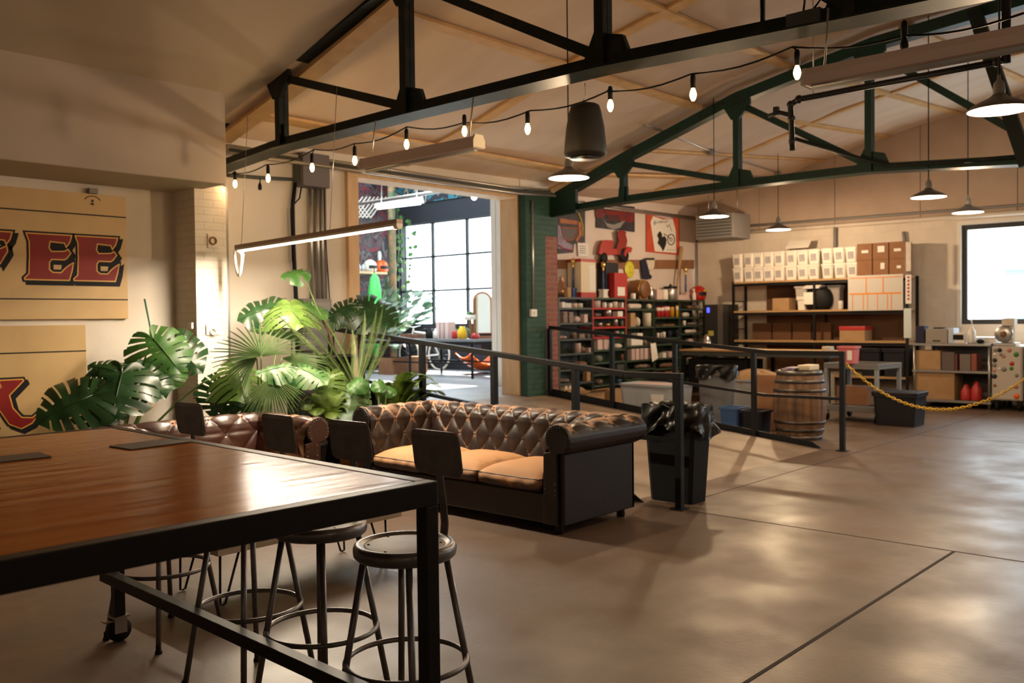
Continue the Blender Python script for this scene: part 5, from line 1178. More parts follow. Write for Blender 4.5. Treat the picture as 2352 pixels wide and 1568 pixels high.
# ================================================================ rack of white tubs
RX0, RX1, RY0, RY1 = 16.38, 16.93, 5.58, 8.94
rk = thing('storage_rack', 'wide rack with plywood shelves and black frame carrying white tubs', 'rack', (16.6,7.25,0), world=True)
SZ = [2.235,1.66,1.085,.45]
for z in SZ: MB().box((RX0-.004,RY0+.022,z-.035),(RX1-.02,RY1-.022,z)).build('shelf', W['ply_shelf'], rk); MB().bar((RX0+.03,RY0,z-.065),(RX0+.03,RY1,z-.065), .03, .05).build('shelf_beam', W['black'], rk)
for y in (RY0,RY1,7.26):
    for x in (RX0+.02,RX1-.02): MB().box((x-.02,y-.022,0),(x+.02,y+.022,2.24)).build('upright', W['black'], rk)
for z in (.8,1.3,1.85): MB().bar((RX0+.03,RY1-.01,z),(RX1-.03,RY1-.01,z), .02).build('side_brace', W['black'], rk)
bp_ = MB().box((RX1+.0,RY0+.25,.5),(RX1+.03,RY1-.45,2.18)); bp_.build('back_board', mat('dark_board',(.13,.065,.032),.8,c2=(.09,.04,.02),ns=2), rk)
W['tubw'] = mat('milky_tub_plastic', (.78,.74,.67), .4); W['tub_label'] = mat('grey_label', (.34,.32,.34), .7, c2=(.45,.42,.44), ns=30)
def lidtub():
    t = thing('storage_tub', 'x', 'tub', (0,0,0), group='white lidded tubs on the rack'); L = []
    def rg(s, z): return [V((x*s,y*s,z)) for x,y in ((-1,-.75),(-.75,-1),(.75,-1),(1,-.75),(1,.75),(.75,1),(-.75,1),(-1,.75))]
    vs = rg(.096,0)+rg(.115,.24); fs = [tuple(range(7,-1,-1)),tuple(range(8,16))]+[(k,(k+1)%8,8+(k+1)%8,8+k) for k in range(8)]
    MB().add(vs, fs).build('body', W['tubw'], t, bevel=.006)
    vs = rg(.124,.235)+rg(.124,.265)+rg(.108,.282); fs = [tuple(range(7,-1,-1)),tuple(range(16,24))]+[(i*8+k,i*8+(k+1)%8,i*8+8+(k+1)%8,i*8+8+k) for i in (0,1) for k in range(8)]
    MB().add(vs, fs).build('lid', W['tubw'], t, bevel=.005)
    MB().add([(-.1035,.055,.06),(-.1035,-.055,.06),(-.1125,-.055,.19),(-.1125,.055,.19)],[(0,1,2,3)]).build('label', W['tub_label'], t, solid=.002)
    return t
lt_ = None; cols = [1693.6,1718,1741,1763,1789,1816,1842,1868,1899.6,1927.8,1956]
nth = ['first','second','third','fourth','fifth','sixth','seventh','eighth','ninth','tenth','eleventh']
for r in range(2):
    for k,pxx in enumerate(cols):
        y = at(pxx,600,x=RX0+.05).y; lab = 'white lidded tub with grey label, %s row, %s from the dispenser side' % (('lower','upper')[r], nth[k]); z = SZ[0] + .284*r
        if lt_ is None: lt_ = lidtub(); lt_.location = (RX0+.15,y,z); lt_['label'] = lab
        else: dup(lt_, (RX0+.15+rnd(-.01,.01),y+rnd(-.01,.01),z), rnd(-.08,.08), lab)
W['dark_card'] = mat('dark_brown_card',(.13,.06,.028),.85)
for k in (5,6):
    y = at(cols[k],600,x=RX0+.05).y; single(MB().box((-.11,-.115,0),(.11,.115,.016)), 'tub_lid', W['tubw'], 'loose white lid tilted on the %s upper tub from the dispenser side' % nth[k], 'lid', loc=(RX0+.16,y,SZ[0]+.284+.39), bevel=.004).rotation_euler = (0,-.75,0)
lab6 = ['nearest the tubs','in the middle','at the rack end']
for r in range(2):
    for k in range(3):
        p0, p1 = [(1967,2002),(2003,2040),(2041,2077)][k]; ya, yb_ = at(p0,575,x=RX0).y, at(p1,575,x=RX0).y; z = SZ[0]+.30*r
        t = boxy('carton', 'brown carton on top of the rack, %s row, %s' % (('lower','upper')[r], lab6[k]), 'box', RX0+.02, RX0+.42, yb_+.004, ya-.004, z, z+.298, W['card_dark'], 'cartons on the rack')
        if (r,k) != (0,0): MB().box((-.204,-.07,.13),(-.2015,.05 if r else 0,.24 if k == 1 else .18)).build('white_label', W['paper'], t)
wb = thing('whiteboard', 'whiteboard ruled with orange tape lines hung on the rack under the cartons', 'whiteboard', (RX0-.03,6.1,1.63), world=True)
ya, yb_ = at(1948,670,x=RX0-.03).y, at(2074,670,x=RX0-.03).y; za, zb_ = 2.262, 1.63
MB().box((RX0-.035,yb_,zb_),(RX0-.015,ya,za)).build('board', mat('grey_white_board',(.60,.57,.54),.5), wb)
W['otape'] = mat('orange_tape', (.75,.26,.03), .6)
yy = lambda f: lerp(ya,yb_,f); zz = lambda f: lerp(za,zb_,f)
for f0,f1,g0,g1 in ((.03,.97,.06,.085),(.03,.97,.50,.545),(.33,.35,.09,.5),(.64,.66,.09,.5),(.08,.095,.55,.98),(.28,.295,.55,.98),(.36,.375,.55,.98),(.54,.555,.55,.98),(.72,.735,.55,.98),(.79,.805,.55,.98)):
    MB().box((RX0-.038,min(yy(f0),yy(f1)),zz(g1)),(RX0-.035,max(yy(f0),yy(f1)),zz(g0))).build('tape_line', W['otape'], wb)
def onrack(px0, px1, lvl, h, d=.3, off=.04): return RX0+off, RX0+off+d, at(px1,700,x=RX0+off).y, at(px0,700,x=RX0+off).y, SZ[lvl]+.0005, SZ[lvl]+h
x0_,x1_,y0_,y1_,z0_,z1_ = onrack(1774,1812,1,.235); boxy('carton', 'plain tan carton alone on the second rack shelf', 'box', x0_,x1_,y0_,y1_,z0_,z1_, W['card'])
x0_,x1_,y0_,y1_,z0_,z1_ = onrack(1831,1849,1,.22,.2); tub('storage_tub', 'small white tub under a grey one on the second rack shelf', 'tub', x0_,x1_,y0_,y1_,.22,W['tubw'],.1,W['tubw'],z=z0_)
x0_,x1_,y0_,y1_,z0_,z1_ = onrack(1826,1852,1,.22,.2); tub('storage_tub', 'larger grey tub stacked on the small white tub', 'tub', x0_,x1_,y0_,y1_,.19,mat('grey_tub',(.42,.38,.35),.5),.1,None,z=z0_+.257)
x0_,x1_,y0_,y1_,z0_,z1_ = onrack(1902,1928,1,.2,.22,.2); tub('storage_tub', 'grey tub behind the black backpack on the rack', 'tub', x0_,x1_,y0_,y1_,.42,mat('grey_tub2',(.36,.32,.30),.5),.1,W['frost'],z=z0_)
bk = thing('backpack', 'black bag with white papers and a white pouch on the second rack shelf', 'bag', (RX0+.17,at(1876,700,x=RX0+.1).y,SZ[1]))
def bkf(u,v):
    a = 2*PI*u; t_ = PI*v; r = math.sin(t_)**.45; return V((.15*r*math.cos(a), .30*r*math.sin(a)*(1-.12*v), .21*(1-math.cos(t_))))
MB().grid(bkf, 24, 12).build('body', W['rubber'], bk)
MB().box((-.17,.03,.1),(-.14,.22,.33)).build('white_pouch', W['paper'], bk, bevel=.01)
for k in range(3): MB().box((-.16,-.08-.02*k,.40+.022*k),(.1,.24-.03*k,.415+.022*k)).build('papers', W['paper'], bk)
single(MB().lathe([(.04,0),(.045,.01),(.045,.15),(.03,.16),(.001,.16)], n=14), 'cup', W['offw'], 'small white cup beside the whiteboard edge', 'cup', loc=(RX0+.07,at(1931,700,x=RX0+.07).y,SZ[1]))
x0_,x1_,y0_,y1_,z0_,z1_ = onrack(1928,1986,2,.25,.35); q = boxy('lidded_box', 'tan box with a bright red lid on the third rack shelf', 'box', x0_,x1_,y0_,y1_,z0_,z0_+.2, W['card']); a_,b_ = (x1_-x0_)/2+.008,(y1_-y0_)/2+.008
MB().box((-a_,-b_,.19),(a_,b_,.262)).build('lid', W['tinred'], q, bevel=.006)
for k,(p0,p1) in enumerate(((1975,2022),(2026,2080))):
    x0_,x1_,y0_,y1_,z0_,z1_ = onrack(p0,p1,3,.5,.4); tub('storage_tote', 'navy black tote on the lowest rack shelf, %s' % ('nearer the pink bin','at the rack end')[k], 'tote', x0_,x1_,y0_,y1_,.47, W['dark_plastic'], .1, W['dark_plastic'], z=z0_)
for k in range(4):
    x0_,x1_,y0_,y1_,z0_,z1_ = onrack(1728+46*k,1770+46*k,2,.34,.1,.42); boxy('carton', 'flat brown carton at the back of the third rack shelf, %s from the dispenser' % nth[k], 'box', x0_,x1_,y0_,y1_,z0_,z0_+.33, W['dark_card'], 'cartons at the back of the third rack shelf')
X = RX0-.02
def wsheet(name, label, cat, p0, p1, mt, X=RX0-.02):
    a, b = at(*p0,x=X), at(*p1,x=X); t = thing(name, label, cat, (X,(a.y+b.y)/2,b.z), world=True); MB().box((X-.006,b.y,b.z),(X,a.y,a.z)).build('sheet', mt, t); return t, a, b
q,a,b = wsheet('warning_sign', 'narrow white sign with red characters on the rack end', 'sign', (2080,631),(2093,697), W['paper'])
for k in range(7): z = lerp(a.z,b.z,(k+.7)/8); MB().box((X-.008,lerp(a.y,b.y,.35),z-.018),(X-.006,lerp(a.y,b.y,.72),z+.018)).build('red_mark', W['tinred'], q)
wsheet('clipboard_sheet', 'narrow pale blue sheet hanging below the red lettered sign', 'paper', (2076,708),(2093,776), mat('pale_blue_paper',(.62,.70,.72),.6), RX0-.05)
wsheet('paper_strip', 'tall narrow white paper on the rack end beside the cartons', 'paper', (2081,556),(2092,622), W['offw'], RX0-.01)
# ================================================================ work table
WT = (14.55,15.45,6.18,9.05,.955)
wt = thing('work_table', 'work table with a tan plywood top and dark legs before the rack', 'table', (15,7.6,0), world=True)
MB().box((WT[0],WT[2],WT[4]-.03),(WT[1],WT[3],WT[4])).build('tabletop', W['ply_shelf'], wt, bevel=.004)
MB().box((WT[0]+.03,WT[2]+.02,WT[4]-.11),(WT[1]-.03,WT[3]-.03,WT[4]-.03)).build('apron', W['shelf_grey'], wt)
for x in (WT[0]+.06,WT[1]-.06):
    for y in (WT[2]+.06,WT[3]-.06,7.6): MB().box((x-.03,y-.03,0),(x+.03,y+.03,WT[4]-.11)).build('leg', W['black'], wt)
MB().box((WT[0]+.05,WT[2]+.9,.18),(WT[1]-.05,WT[3]-.05,.21)).build('lower_shelf', W['black'], wt)
single(MB().box((-.09,-.07,0),(.09,.07,.08)), 'tape_dispenser', W['offw'], 'small white block on the corner of the work table', 'block', loc=(WT[0]+.2,WT[2]+.12,WT[4]), bevel=.01)
kt = thing('kettle', 'shiny steel kettle on the work table before the dispenser', 'kettle', (15.2,8.85,WT[4]))
MB().lathe([(.09,0),(.1,.02),(.095,.14),(.06,.22),(.03,.26),(.001,.275)], n=20).build('body', W['chrome'], kt); MB().tube([(.08,0,.2),(.15,0,.21),(.16,0,.1),(.1,0,.04)], .012, 6).build('handle', W['rubber'], kt)
boxy('storage_box', 'black equipment case under the dispenser end of the work table', 'box', 14.7,15.3,7.75,8.95,.212,.78, W['rubber'])
boxy('storage_box', 'cream lidless box under the work table behind the barrel', 'box', 14.75,15.3,6.42,7.02,.001,.55, W['cream'])
tub('crate', 'red plastic crate on the floor behind the round grey trash can', 'crate', 12.6,13.0,7.0,7.5,.62, mat('dull_red_plastic',(.30,.06,.07),.5), .05)
q = tub('storage_tote', 'pale grey tote full of brown paper behind the barrel', 'tote', 12.2,12.8,6.05,6.85,.62, mat('pale_grey_plastic',(.40,.42,.43),.5), .1)
def crump(u,v):
    a = 2*PI*u; t_ = PI*v/2; r = math.sin(t_); return V((.29*r*math.cos(a)*(1+.1*math.sin(5*a)), .38*r*math.sin(a), .58+.16*math.cos(t_)+.03*math.sin(7*a+3*v)))
MB().grid(crump, 26, 8, flip=True).build('crumpled_paper', W['card'], q)
single(MB().box((-.03,-.28,0),(.03,.28,.75)), 'cardboard_sheet', W['card_dark'], 'dark brown folded carton standing on edge behind the barrel', 'box', loc=(11.45,5.62,.003), bevel=.006).rotation_euler = (0,.07,.1)
boxy('carton', 'brown carton on the floor between the round trash can and blue bin', 'box', 12.0,12.5,5.85,6.0+.02,.0,.45, W['card_dark'])
# ================================================================ service cart and counter
ct_ = thing('service_cart', 'grey two-deck service cart before the navy totes', 'cart', (13.4,5.2,0), rz=-.12)
for z in (.18,.80):
    m_ = MB().box((-.36,-.42,z-.03),(.36,.42,z)); 
    for a in ((-.36,-.42,.36,-.39),(-.36,.39,.36,.42),(-.36,-.39,-.33,.39),(.33,-.39,.36,.39)): m_.box((a[0],a[1],z),(a[2],a[3],z+.05))
    m_.build('deck', mat('cart_grey',(.17,.165,.165),.5), ct_, bevel=.004)
for x in (-.33,.33):
    for y in (-.39,.39):
        MB().box((x-.025,y-.025,.1),(x+.025,y+.025,.80)).build('leg', W['grey_plastic'], ct_); MB().lathe([(.01,-.018),(.055,-.018),(.06,0),(.055,.018),(.01,.018)], (x,y,.06), 14, ax='Y').build('caster', W['rubber'], ct_)
q = tub('storage_tub', 'pink translucent tub with white label standing on the service cart', 'tub', 12.98,13.2,5.16,5.40,.25, mat('pink_plastic',(.62,.16,.17),.4), .1, None, z=.851)
MB().box((-.112,-.09,.05),(-.108,-.02,.19)).build('label_sheet', W['paper'], q)
boxy('carton', 'dark carton on the lower deck of the service cart', 'box', 13.2,13.6,5.05,5.5,.235,.5, W['card_dark'])
CX0,CX1,CY0,CY1 = 15.92,16.9,4.12,5.34
co = thing('steel_counter', 'stainless counter with open shelves below the black framed window', 'counter', (16.4,4.7,0), world=True)
for z,nm in ((1.065,'worktop'),(.62,'shelf'),(.13,'shelf')): MB().box((CX0,CY0,z-.04),(CX1,CY1,z)).build(nm, W['stainless'], co, bevel=.004)
for x in (CX0+.03,CX1-.03):
    for y in (CY0+.03,CY1-.03): MB().tube([(x,y,0),(x,y,1.03)], .022, 8).build('leg', W['stainless'], co)
MB().box((CX1-.01,CY0+.04,.14),(CX1,CY1-.04,1.02)).build('back_panel', W['grey_metal'], co)
def onc(px0, px1, z, h, d=.3, off=.06): return CX0+off, CX0+off+d, at(px1,780,x=CX0+off).y, at(px0,780,x=CX0+off).y, z, z+h
def cbox(name, label, cat, px0, px1, z, h, mt, d=.3, off=.06, **k): x0_,x1_,y0_,y1_,z0_,z1_ = onc(px0,px1,z,h,d,off); return boxy(name, label, cat, x0_,x1_,y0_,y1_,z0_,z1_, mt, **k)
cbox('carton', 'navy carton on the counter nearest the rack', 'box', 2103,2123,1.066,.29,W['navy'],.2)
q = cbox('label_printer', 'grey beige printer with a slot on the counter', 'printer', 2126,2176,1.066,.24,mat('grey_beige_plastic',(.30,.27,.24),.5),.4); MB().box((-.203,-.06,.03),(-.2005,.06,.05)).build('slot', W['rubber'], q); MB().box((-.1,-.08,.24),(.05,.08,.262)).build('feed_cover', W['rubber'], q)
cbox('plastic_bin', 'pale blue plastic bin beside the printer on the counter', 'bin', 2178,2190,1.066,.25,mat('ice_blue_plastic',(.5,.58,.70),.4),.3)
q = cbox('tablet', 'small dark screen in a white stand below the window edge', 'tablet', 2192,2216,1.066,.17,W['white'],.05); MB().box((-.03,-.06,.06),(-.0255,.10,.145)).build('screen', W['rubber'], q)
sb = thing('pump_bottle', 'white pump bottle on the counter under the window', 'bottle', (CX0+.15,at(2232,780,x=CX0+.15).y,1.066)); MB().lathe([(.06,0),(.065,.02),(.06,.2),(.02,.25),(.018,.3),(.001,.3)], n=16).build('body', W['white'], sb); MB().tube([(0,0,.29),(0,0,.37),(-.06,0,.37)], .01, 6).build('pump', W['white'], sb)
single(MB().box((-.15,-.2,0),(.15,.2,.05)).box((-.14,-.19,.05),(.12,.16,.10)), 'paper_stack', W['paper'], 'stack of white papers on the counter under the window', 'paper', loc=(CX0+.35,at(2262,775,x=CX0+.35).y,1.066), bevel=.004)
single(MB().ball((0,0,.04), .06, 12, sz=.65), 'hand_tool', W['rubber'], 'small black scanner on the counter before the papers', 'scanner', loc=(CX0+.07,at(2252,780,x=CX0+.07).y,1.066))
cbox('carton', 'orange brown carton on the counter middle shelf', 'box', 2102,2160,.621,.32,W['card'],.35,.05)
cbox('carton', 'dark grey box beside the orange brown carton on the middle shelf', 'box', 2163,2192,.621,.30,mat('brown_grey',(.12,.09,.085),.6),.3,.06)
cbox('binder', 'maroon binder between two grey boxes on the middle shelf', 'binder', 2193,2199,.621,.27,mat('maroon',(.13,.03,.025),.6),.3,.05)
cbox('carton', 'grey box in the middle of the counter shelf', 'box', 2204,2229,.621,.27,mat('grey_card',(.17,.14,.13),.6),.3,.06)
cbox('binder', 'red brown box near the sticker cabinet on the middle shelf', 'box', 2231,2243,.621,.28,mat('red_brown',(.26,.07,.04),.6),.3,.06)
cbox('carton', 'large tan carton with a fold line on the lowest counter shelf', 'box', 2098,2192,.131,.46,W['card'],.5,.04)
for k,(px,h) in enumerate(((2219,.22),(2243,.27))):
    t = thing('cleaner_bottle', ['short red bottle on the lowest counter shelf','taller red bottle on the lowest counter shelf'][k], 'bottle', (CX0+.14,at(px,900,x=CX0+.14).y,.131)); MB().lathe([(.08,0),(.085,.02),(.08,h*.75),(.04,h),(.03,h+.05),(.001,h+.05)], n=14).build('body', W['tinred'], t); MB().lathe([(.032,h+.04),(.032,h+.09),(.001,h+.09)], n=10).build('cap', W['rubber'], t)
SCY0,SCY1 = 3.66,4.10
cbn = thing('sticker_cabinet', 'pale metal cabinet on casters covered with small stickers', 'cabinet', (16.3,3.88,0), world=True)
MB().box((15.9,SCY0,.17),(16.8,SCY1,1.03)).build('body', mat('warm_grey_metal',(.46,.42,.37),.45), cbn, bevel=.01)
MB().box((15.885,SCY0+.02,.19),(15.9,SCY1-.02,1.0)).build('door', mat('warm_grey_metal2',(.50,.45,.40),.45), cbn, bevel=.004)
for x in (15.98,16.72):
    for y in (SCY0+.06,SCY1-.06): MB().lathe([(.01,-.02),(.055,-.02),(.06,0),(.055,.02),(.01,.02)], (x,y,.06), 14, ax='Y').box((x-.03,y-.03,.1),(x+.03,y+.03,.17)).build('caster', W['rubber'], cbn)
SCOL = [W['ink'],mat('sticker_green',(.05,.2,.05),.6),mat('sticker_rose',(.5,.2,.2),.6),W['grey_metal'],mat('sticker_white',(.7,.68,.66),.6),W['orange'],W['tinred'],W['card_dark']]
ST = [(2286,804,7,3),(2296,804,8,0),(2305,818,7,2),(2285,827,8,0),(2299,814,6,3),(2334,814,9,1),(2284,838,8,3),(2324,835,8,6),(2323,846,7,1),(2284,851,6,2),(2306,848,9,3),(2284,864,9,0),(2285,885,6,7),(2335,910,10,5),(2334,888,8,2),(2296,847,6,4),(2285,814,6,4),(2335,862,7,3),(2318,804,8,2)]
for px,py,s,c in ST:
    p = at(px,py,x=15.883); MB().lathe([(.001,0),(s*.0044,0),(s*.0044,.002)], (15.881,p.y,p.z), 14, ax='X').build('sticker', SCOL[c], cbn)
gr = thing('slicer', 'shop machine with a round grey blade guard standing on the sticker cabinet', 'machine', (16.15,at(2312,780,x=16.1).y,1.03))
MB().box((-.18,-.16,0),(.18,.16,.05)).build('base', W['stainless'], gr, bevel=.01); MB().lathe([(.03,-.03),(.13,-.03),(.14,-.01),(.14,.01),(.13,.03),(.03,.03)], (-.05,.04,.19), 24, ax='X').build('blade_guard', W['galv'], gr)
MB().lathe([(.001,-.04),(.05,-.04),(.05,.03)], (-.05,.04,.19), 16, ax='X').build('hub', W['brownp'], gr); MB().box((-.06,-.09,.05),(.08,.03,.32)).build('column', W['stainless'], gr, bevel=.01); MB().box((-.1,-.12,.32),(.1,.06,.44)).build('head', W['offw'], gr, bevel=.008)
dk = thing('steel_counter', 'dark counter cut by the edge of the photo beside the sticker cabinet', 'counter', (16.4,2.6,0), world=True)
MB().box((15.92,1.6,1.0),(16.9,3.64,1.04)).build('worktop', W['stainless'], dk)
for y in (1.65,3.6):
    for x in (15.97,16.85): MB().tube([(x,y,0),(x,y,1.0)], .022, 8).build('leg', W['stainless'], dk)
MB().box((15.95,1.7,.2),(16.88,3.55,.6)).build('lower_cabinet', W['shelf_grey'], dk)
# ================================================================ plants
L_ = {}
L_['mid'] = leafmat('monstera_green', (.03,.10,.02), (.06,.16,.03)); L_['dark'] = leafmat('dark_monstera_green', (.012,.045,.014), (.025,.07,.022), .3)
L_['lime'] = leafmat('lime_green', (.075,.15,.022), (.13,.21,.04)); L_['fan'] = leafmat('fan_palm_green', (.07,.125,.04), (.11,.17,.06)); L_['fern'] = leafmat('fern_green', (.10,.17,.02), (.16,.24,.04))
L_['var'] = leafmat('variegated_green', (.035,.13,.03), (.15,.24,.10)); L_['silver'] = leafmat('silver_green', (.10,.16,.11), (.22,.30,.24)); L_['stem'] = mat('green_stem', (.12,.20,.05), .5); L_['brown'] = mat('brown_stem', (.14,.09,.05), .7)
def frame(n, tip):
    n = V(n).normalized(); t_ = V(tip); t_ = (t_ - n*t_.dot(n)).normalized(); return t_, n, t_.cross(n)
def monstera(mb, c, size, n, tip, droop=.35, slits=5, seed=0):
    """heart shaped blade whose side ribs leave a midrib; slits between the ribs; c = where the stalk joins"""
    T, N, B = frame(n, tip); K = 15*max(2, round(slits)) if slits > .5 else 22; c = V(c)
    jit = [rnd(.9,1.08) for _ in range(12)]
    def E(f):
        a = PI*f; r = .44*(1+.22*math.sin(a)**2)*(min(1,.45+.55*f/.14))*(.95+.55*f**4)
        return r*math.sin(a), -r*math.cos(a)+.10
    def M(f): return 0, max(0, (f-.22)/.78)*.68
    def P(f, q, sg):
        (mx,my),(ex,ey) = M(f),E(f); x,y = lerp(mx,ex,q)*sg, lerp(my,ey,q)
        z = -droop*((x*1.25)**2*1.5 + max(0,y)**2*.7) + .05*abs(x)**.6*0 + .025*math.sin(22*f)*q
        return c + (B*x + T*y + N*z)*size
    Q = (0,.3,.58,.82,1)
    for sg in (1,-1):
        for k in range(K):
            f0, f1 = k/K, (k+1)/K; fm = (f0+f1)/2; ph = (fm*slits*1.3+.15*sg) % 1; full = True; st = 0
            if slits > .5 and .16 < fm < .93:
                if ph > .78: full = False
            qs = Q if full else (0,.2,.34)
            vs = []
            for f in (f0,f1):
                for q in qs:
                    qq = q*(jit[int(fm*slits*1.3) % 12] if q > .9 and slits > .5 else 1); vs.append(P(f, qq, sg))
            m_ = len(qs); fs = [(i_,i_+1,m_+i_+1,m_+i_) for i_ in range(m_-1)]
            mb.add(vs, fs if sg < 0 else [f_[::-1] for f_ in fs], True)
    pv = [c+(T*(y_)+N*(-droop*y_*y_*.7+.006))*size for y_ in (0,.2,.4,.6,.7)]
    mb.tube(pv, [.012*size,.010*size,.008*size,.005*size,.002*size], 5)
    return mb
def fanleaf(mb, c, size, n, tip, blades=26, spread=2.75, droop=.25, w=.055):
    T, N, B = frame(n, tip)
    for k in range(blades):
        a = (k/(blades-1)-.5)*2*spread/1.0*.5*2 if False else (k/(blades-1)-.5)*spread*2
        d = T*math.cos(a)+B*math.sin(a); s = N.cross(d); ln = size*(1-.12*abs(a)/spread)*rnd(.93,1.04)
        dr = droop*rnd(.6,1.3)
        p = [V(c)+d*(ln*f) - V((0,0,1))*(dr*ln*f*f*.8) + N*(.04*ln*math.sin(PI*f)) for f in (.02,.3,.6,.85,1)]
        ws = [.008,.34*w,w*.36,w*.22,.002]
        vs = []
        for q,wd_ in zip(p,ws): vs += [q - s*wd_*size*1.0 - N*.01*size, q + N*.008*size, q + s*wd_*size*1.0 - N*.01*size]
        mb.add(vs, [(3*i+j,3*i+j+1,3*i+j+4,3*i+j+3) for i in range(4) for j in (0,1)], False)
    return mb
def frond(mb, pts, leaf_len, n=26, w=.011, vee=.5, stem_r=.006, up=(0,0,1), taper=True, start=.12):
    """a curved rachis with two rows of narrow leaflets"""
    pts = [V(p) for p in pts]; F = []
    m_ = 28
    for k in range(m_+1):
        t_ = k/m_; 
        if len(pts) == 3: F.append(pts[0]*(1-t_)**2 + pts[1]*2*t_*(1-t_) + pts[2]*t_*t_)
        else: F.append(pts[0].lerp(pts[1], t_))
    mb.tube(F, [stem_r*(1-.75*k/m_) for k in range(m_+1)], 5)
    for k in range(n):
        f = start+(1-start)*k/(n-1); i = min(m_-1,int(f*m_)); p = F[i].lerp(F[i+1], f*m_-i); d = (F[i+1]-F[i]).normalized()
        s = d.cross(V(up)); s = s.normalized() if s.length > .05 else V((1,0,0)); u = s.cross(d)
        ln = leaf_len*(math.sin(PI*min(1,.12+f*.92))**.6 if taper else 1)*rnd(.9,1.1)
        for g in (1,-1):
            e = (s*g + d*.55 + u*vee).normalized(); q = p+e*ln*.55-V((0,0,.06*ln)); r = p+e*ln-V((0,0,.22*ln)); t2 = d*w
            mb.add([p-t2*.6, p+t2*.6, q+t2, r, q-t2], [(0,1,2,4),(4,2,3)])
    return mb
def stalk(parent, pts, r, mt=None, nm='stalk'):
    P = [V(p) for p in pts]; F = []
    for k in range(15):
        t_ = k/14; F.append(P[0]*(1-t_)**2+P[1]*2*t_*(1-t_)+P[2]*t_*t_ if len(P) == 3 else P[0].lerp(P[1],t_))
    return MB().tube(F, [r*(1-.4*k/14) for k in range(15)], 7).build(nm, mt or L_['stem'], parent)
def potat(parent, c, r, h, mt):
    p = MB().lathe([(r*.72,0),(r,h*.93),(r*1.06,h*.93),(r*1.06,h),(r*.96,h),(r*.92,h*.88),(.001,h*.88)], c, 24).build('pot', mt, parent); return p
EYV = lambda p: (EYE-V(p)).normalized()
def face(p, up=.5, side=0):
    """a leaf normal turned partly to the room, partly upward"""
    e = EYV(p); e.z = 0; e.normalize(); s = V((-e.y,e.x,0)); return (e*(1-up)+V((0,0,1))*up+s*side).normalized()
RIGHT = lambda p: V((RX.x,RX.y,0)).normalized()
# image-like directions at a point: r = to the photo's right, u = up
def dirv(p, r, u, out=0): e = EYV(p); e.z = 0; return (RIGHT(p)*r + V((0,0,1))*u + e.normalized()*out).normalized()
def mplant(name, label, root, Yp, leaves, pot_r=.17, pot_h=.3, pot_mt=None):
    t = thing(name, label, 'plant', root, world=True)
    potat(t, root, pot_r, pot_h, pot_mt or W['pot'])
    top = V(root)+V((0,0,pot_h*.9))
    for k,L in enumerate(leaves):
        px,py,dy,size,kind,tr,tu,up = L[:8]; droop = L[8] if len(L) > 8 else .35
        p = at(px,py,y=Yp+dy); n = face(p,up); b = top+V((rnd(-.04,.04),rnd(-.04,.04),-.02))
        st = stalk(t, [b, b.lerp(p,.5)+V((0,0,.12*(p-b).length+.05)), p], .011)
        monstera(MB(), p, size, n, dirv(p,tr,tu,.25), droop, 7, k*3+int(px)).build('leaf', L_[kind], t)
    return t
mplant('monstera', 'tall dark monstera in the corner below the sign boards', (3.75,8.35,0), 8.1, [
 (352,778,-.05,.56,'mid',.62,-.75,.45),(400,792,.12,.50,'dark',.75,-.6,.35),(280,858,-.35,.66,'dark',-.15,-.95,.55),(212,908,-.55,.60,'dark',-.85,-.55,.45),(225,905,-.3,.46,'dark',.1,-.95,.35),(322,852,-.2,.46,'dark',.7,-.75,.5),(268,852,-.3,.34,'dark',-.85,.45,.5),(392,845,-.05,.30,'mid',-.2,-.95,.3)])
q = thing('bamboo_stake', 'thin green plant stake standing in the corner monstera', 'stake', (3.8,8.3,0), world=True)
MB().tube([at(332,686,y=8.2), at(356,806,y=8.22), V((3.80,8.32,.28))], .009, 7).build('stake', mat('stake_green',(.03,.13,.08),.5), q)
q = thing('dried_leaf', 'dry tan leaf strip leaning in the corner monstera', 'leaf', (3.8,8.2,.3), world=True)
MB().add([at(362,870,y=8.1),at(368,872,y=8.1),at(358,925,y=8.05),at(345,950,y=8.0),at(350,925,y=8.05)],[(0,1,2,4),(4,2,3)]).build('strip', mat('dry_leaf',(.38,.24,.10),.8), q, solid=.002)
mplant('monstera', 'monstera with drooping yellowish leaf in front of the white brick pillar', (4.5,7.85,0), 7.75, [
 (545,845,-.1,.56,'lime',.1,-.9,.66,.6),(508,885,.0,.42,'dark',-.25,-.9,.3),(540,905,.05,.46,'dark',.75,-.65,.35),(632,705,.2,.52,'dark',-.85,-.35,.5)], .16, .32)
q = stalk(bpy.data.objects['monstera'], [(3.75,8.35,.27), at(420,900,y=7.9), at(478,872,y=7.7)], .013)
mplant('monstera', 'bright monstera with big pale top leaf before the breaker panel', (5.35,7.9,0), 7.85, [
 (668,698,-.1,.58,'lime',.05,-.6,.74,.55),(700,702,.05,.38,'mid',.8,-.5,.6),(695,848,-.78,.38,'var',.75,-.5,.62),(655,842,-.75,.36,'var',-.75,-.2,.66),(758,862,-.85,.30,'lime',-.2,-.9,.3),(808,902,-.7,.38,'var',-.1,-.9,.45),(812,880,-.72,.20,'lime',.6,.1,.6),(672,875,-.3,.26,'mid',-.5,-.85,.3)], .2, .34)
mplant('monstera', 'dark monstera leaning over the ramp beside the pine doorway', (6.0,8.2,.0), 8.15, [
 (835,700,-.15,.60,'dark',.75,-.35,.5),(812,705,-.1,.40,'dark',-.85,-.35,.45),(848,725,.05,.40,'mid',.1,-.95,.35),(765,735,.05,.22,'mid',.7,.3,.5)], .17, .5)
cp_ = thing('potted_plant', 'potted plant with one leaf high on a long stalk before the conduits', 'plant', (5.95,8.35,0), world=True)
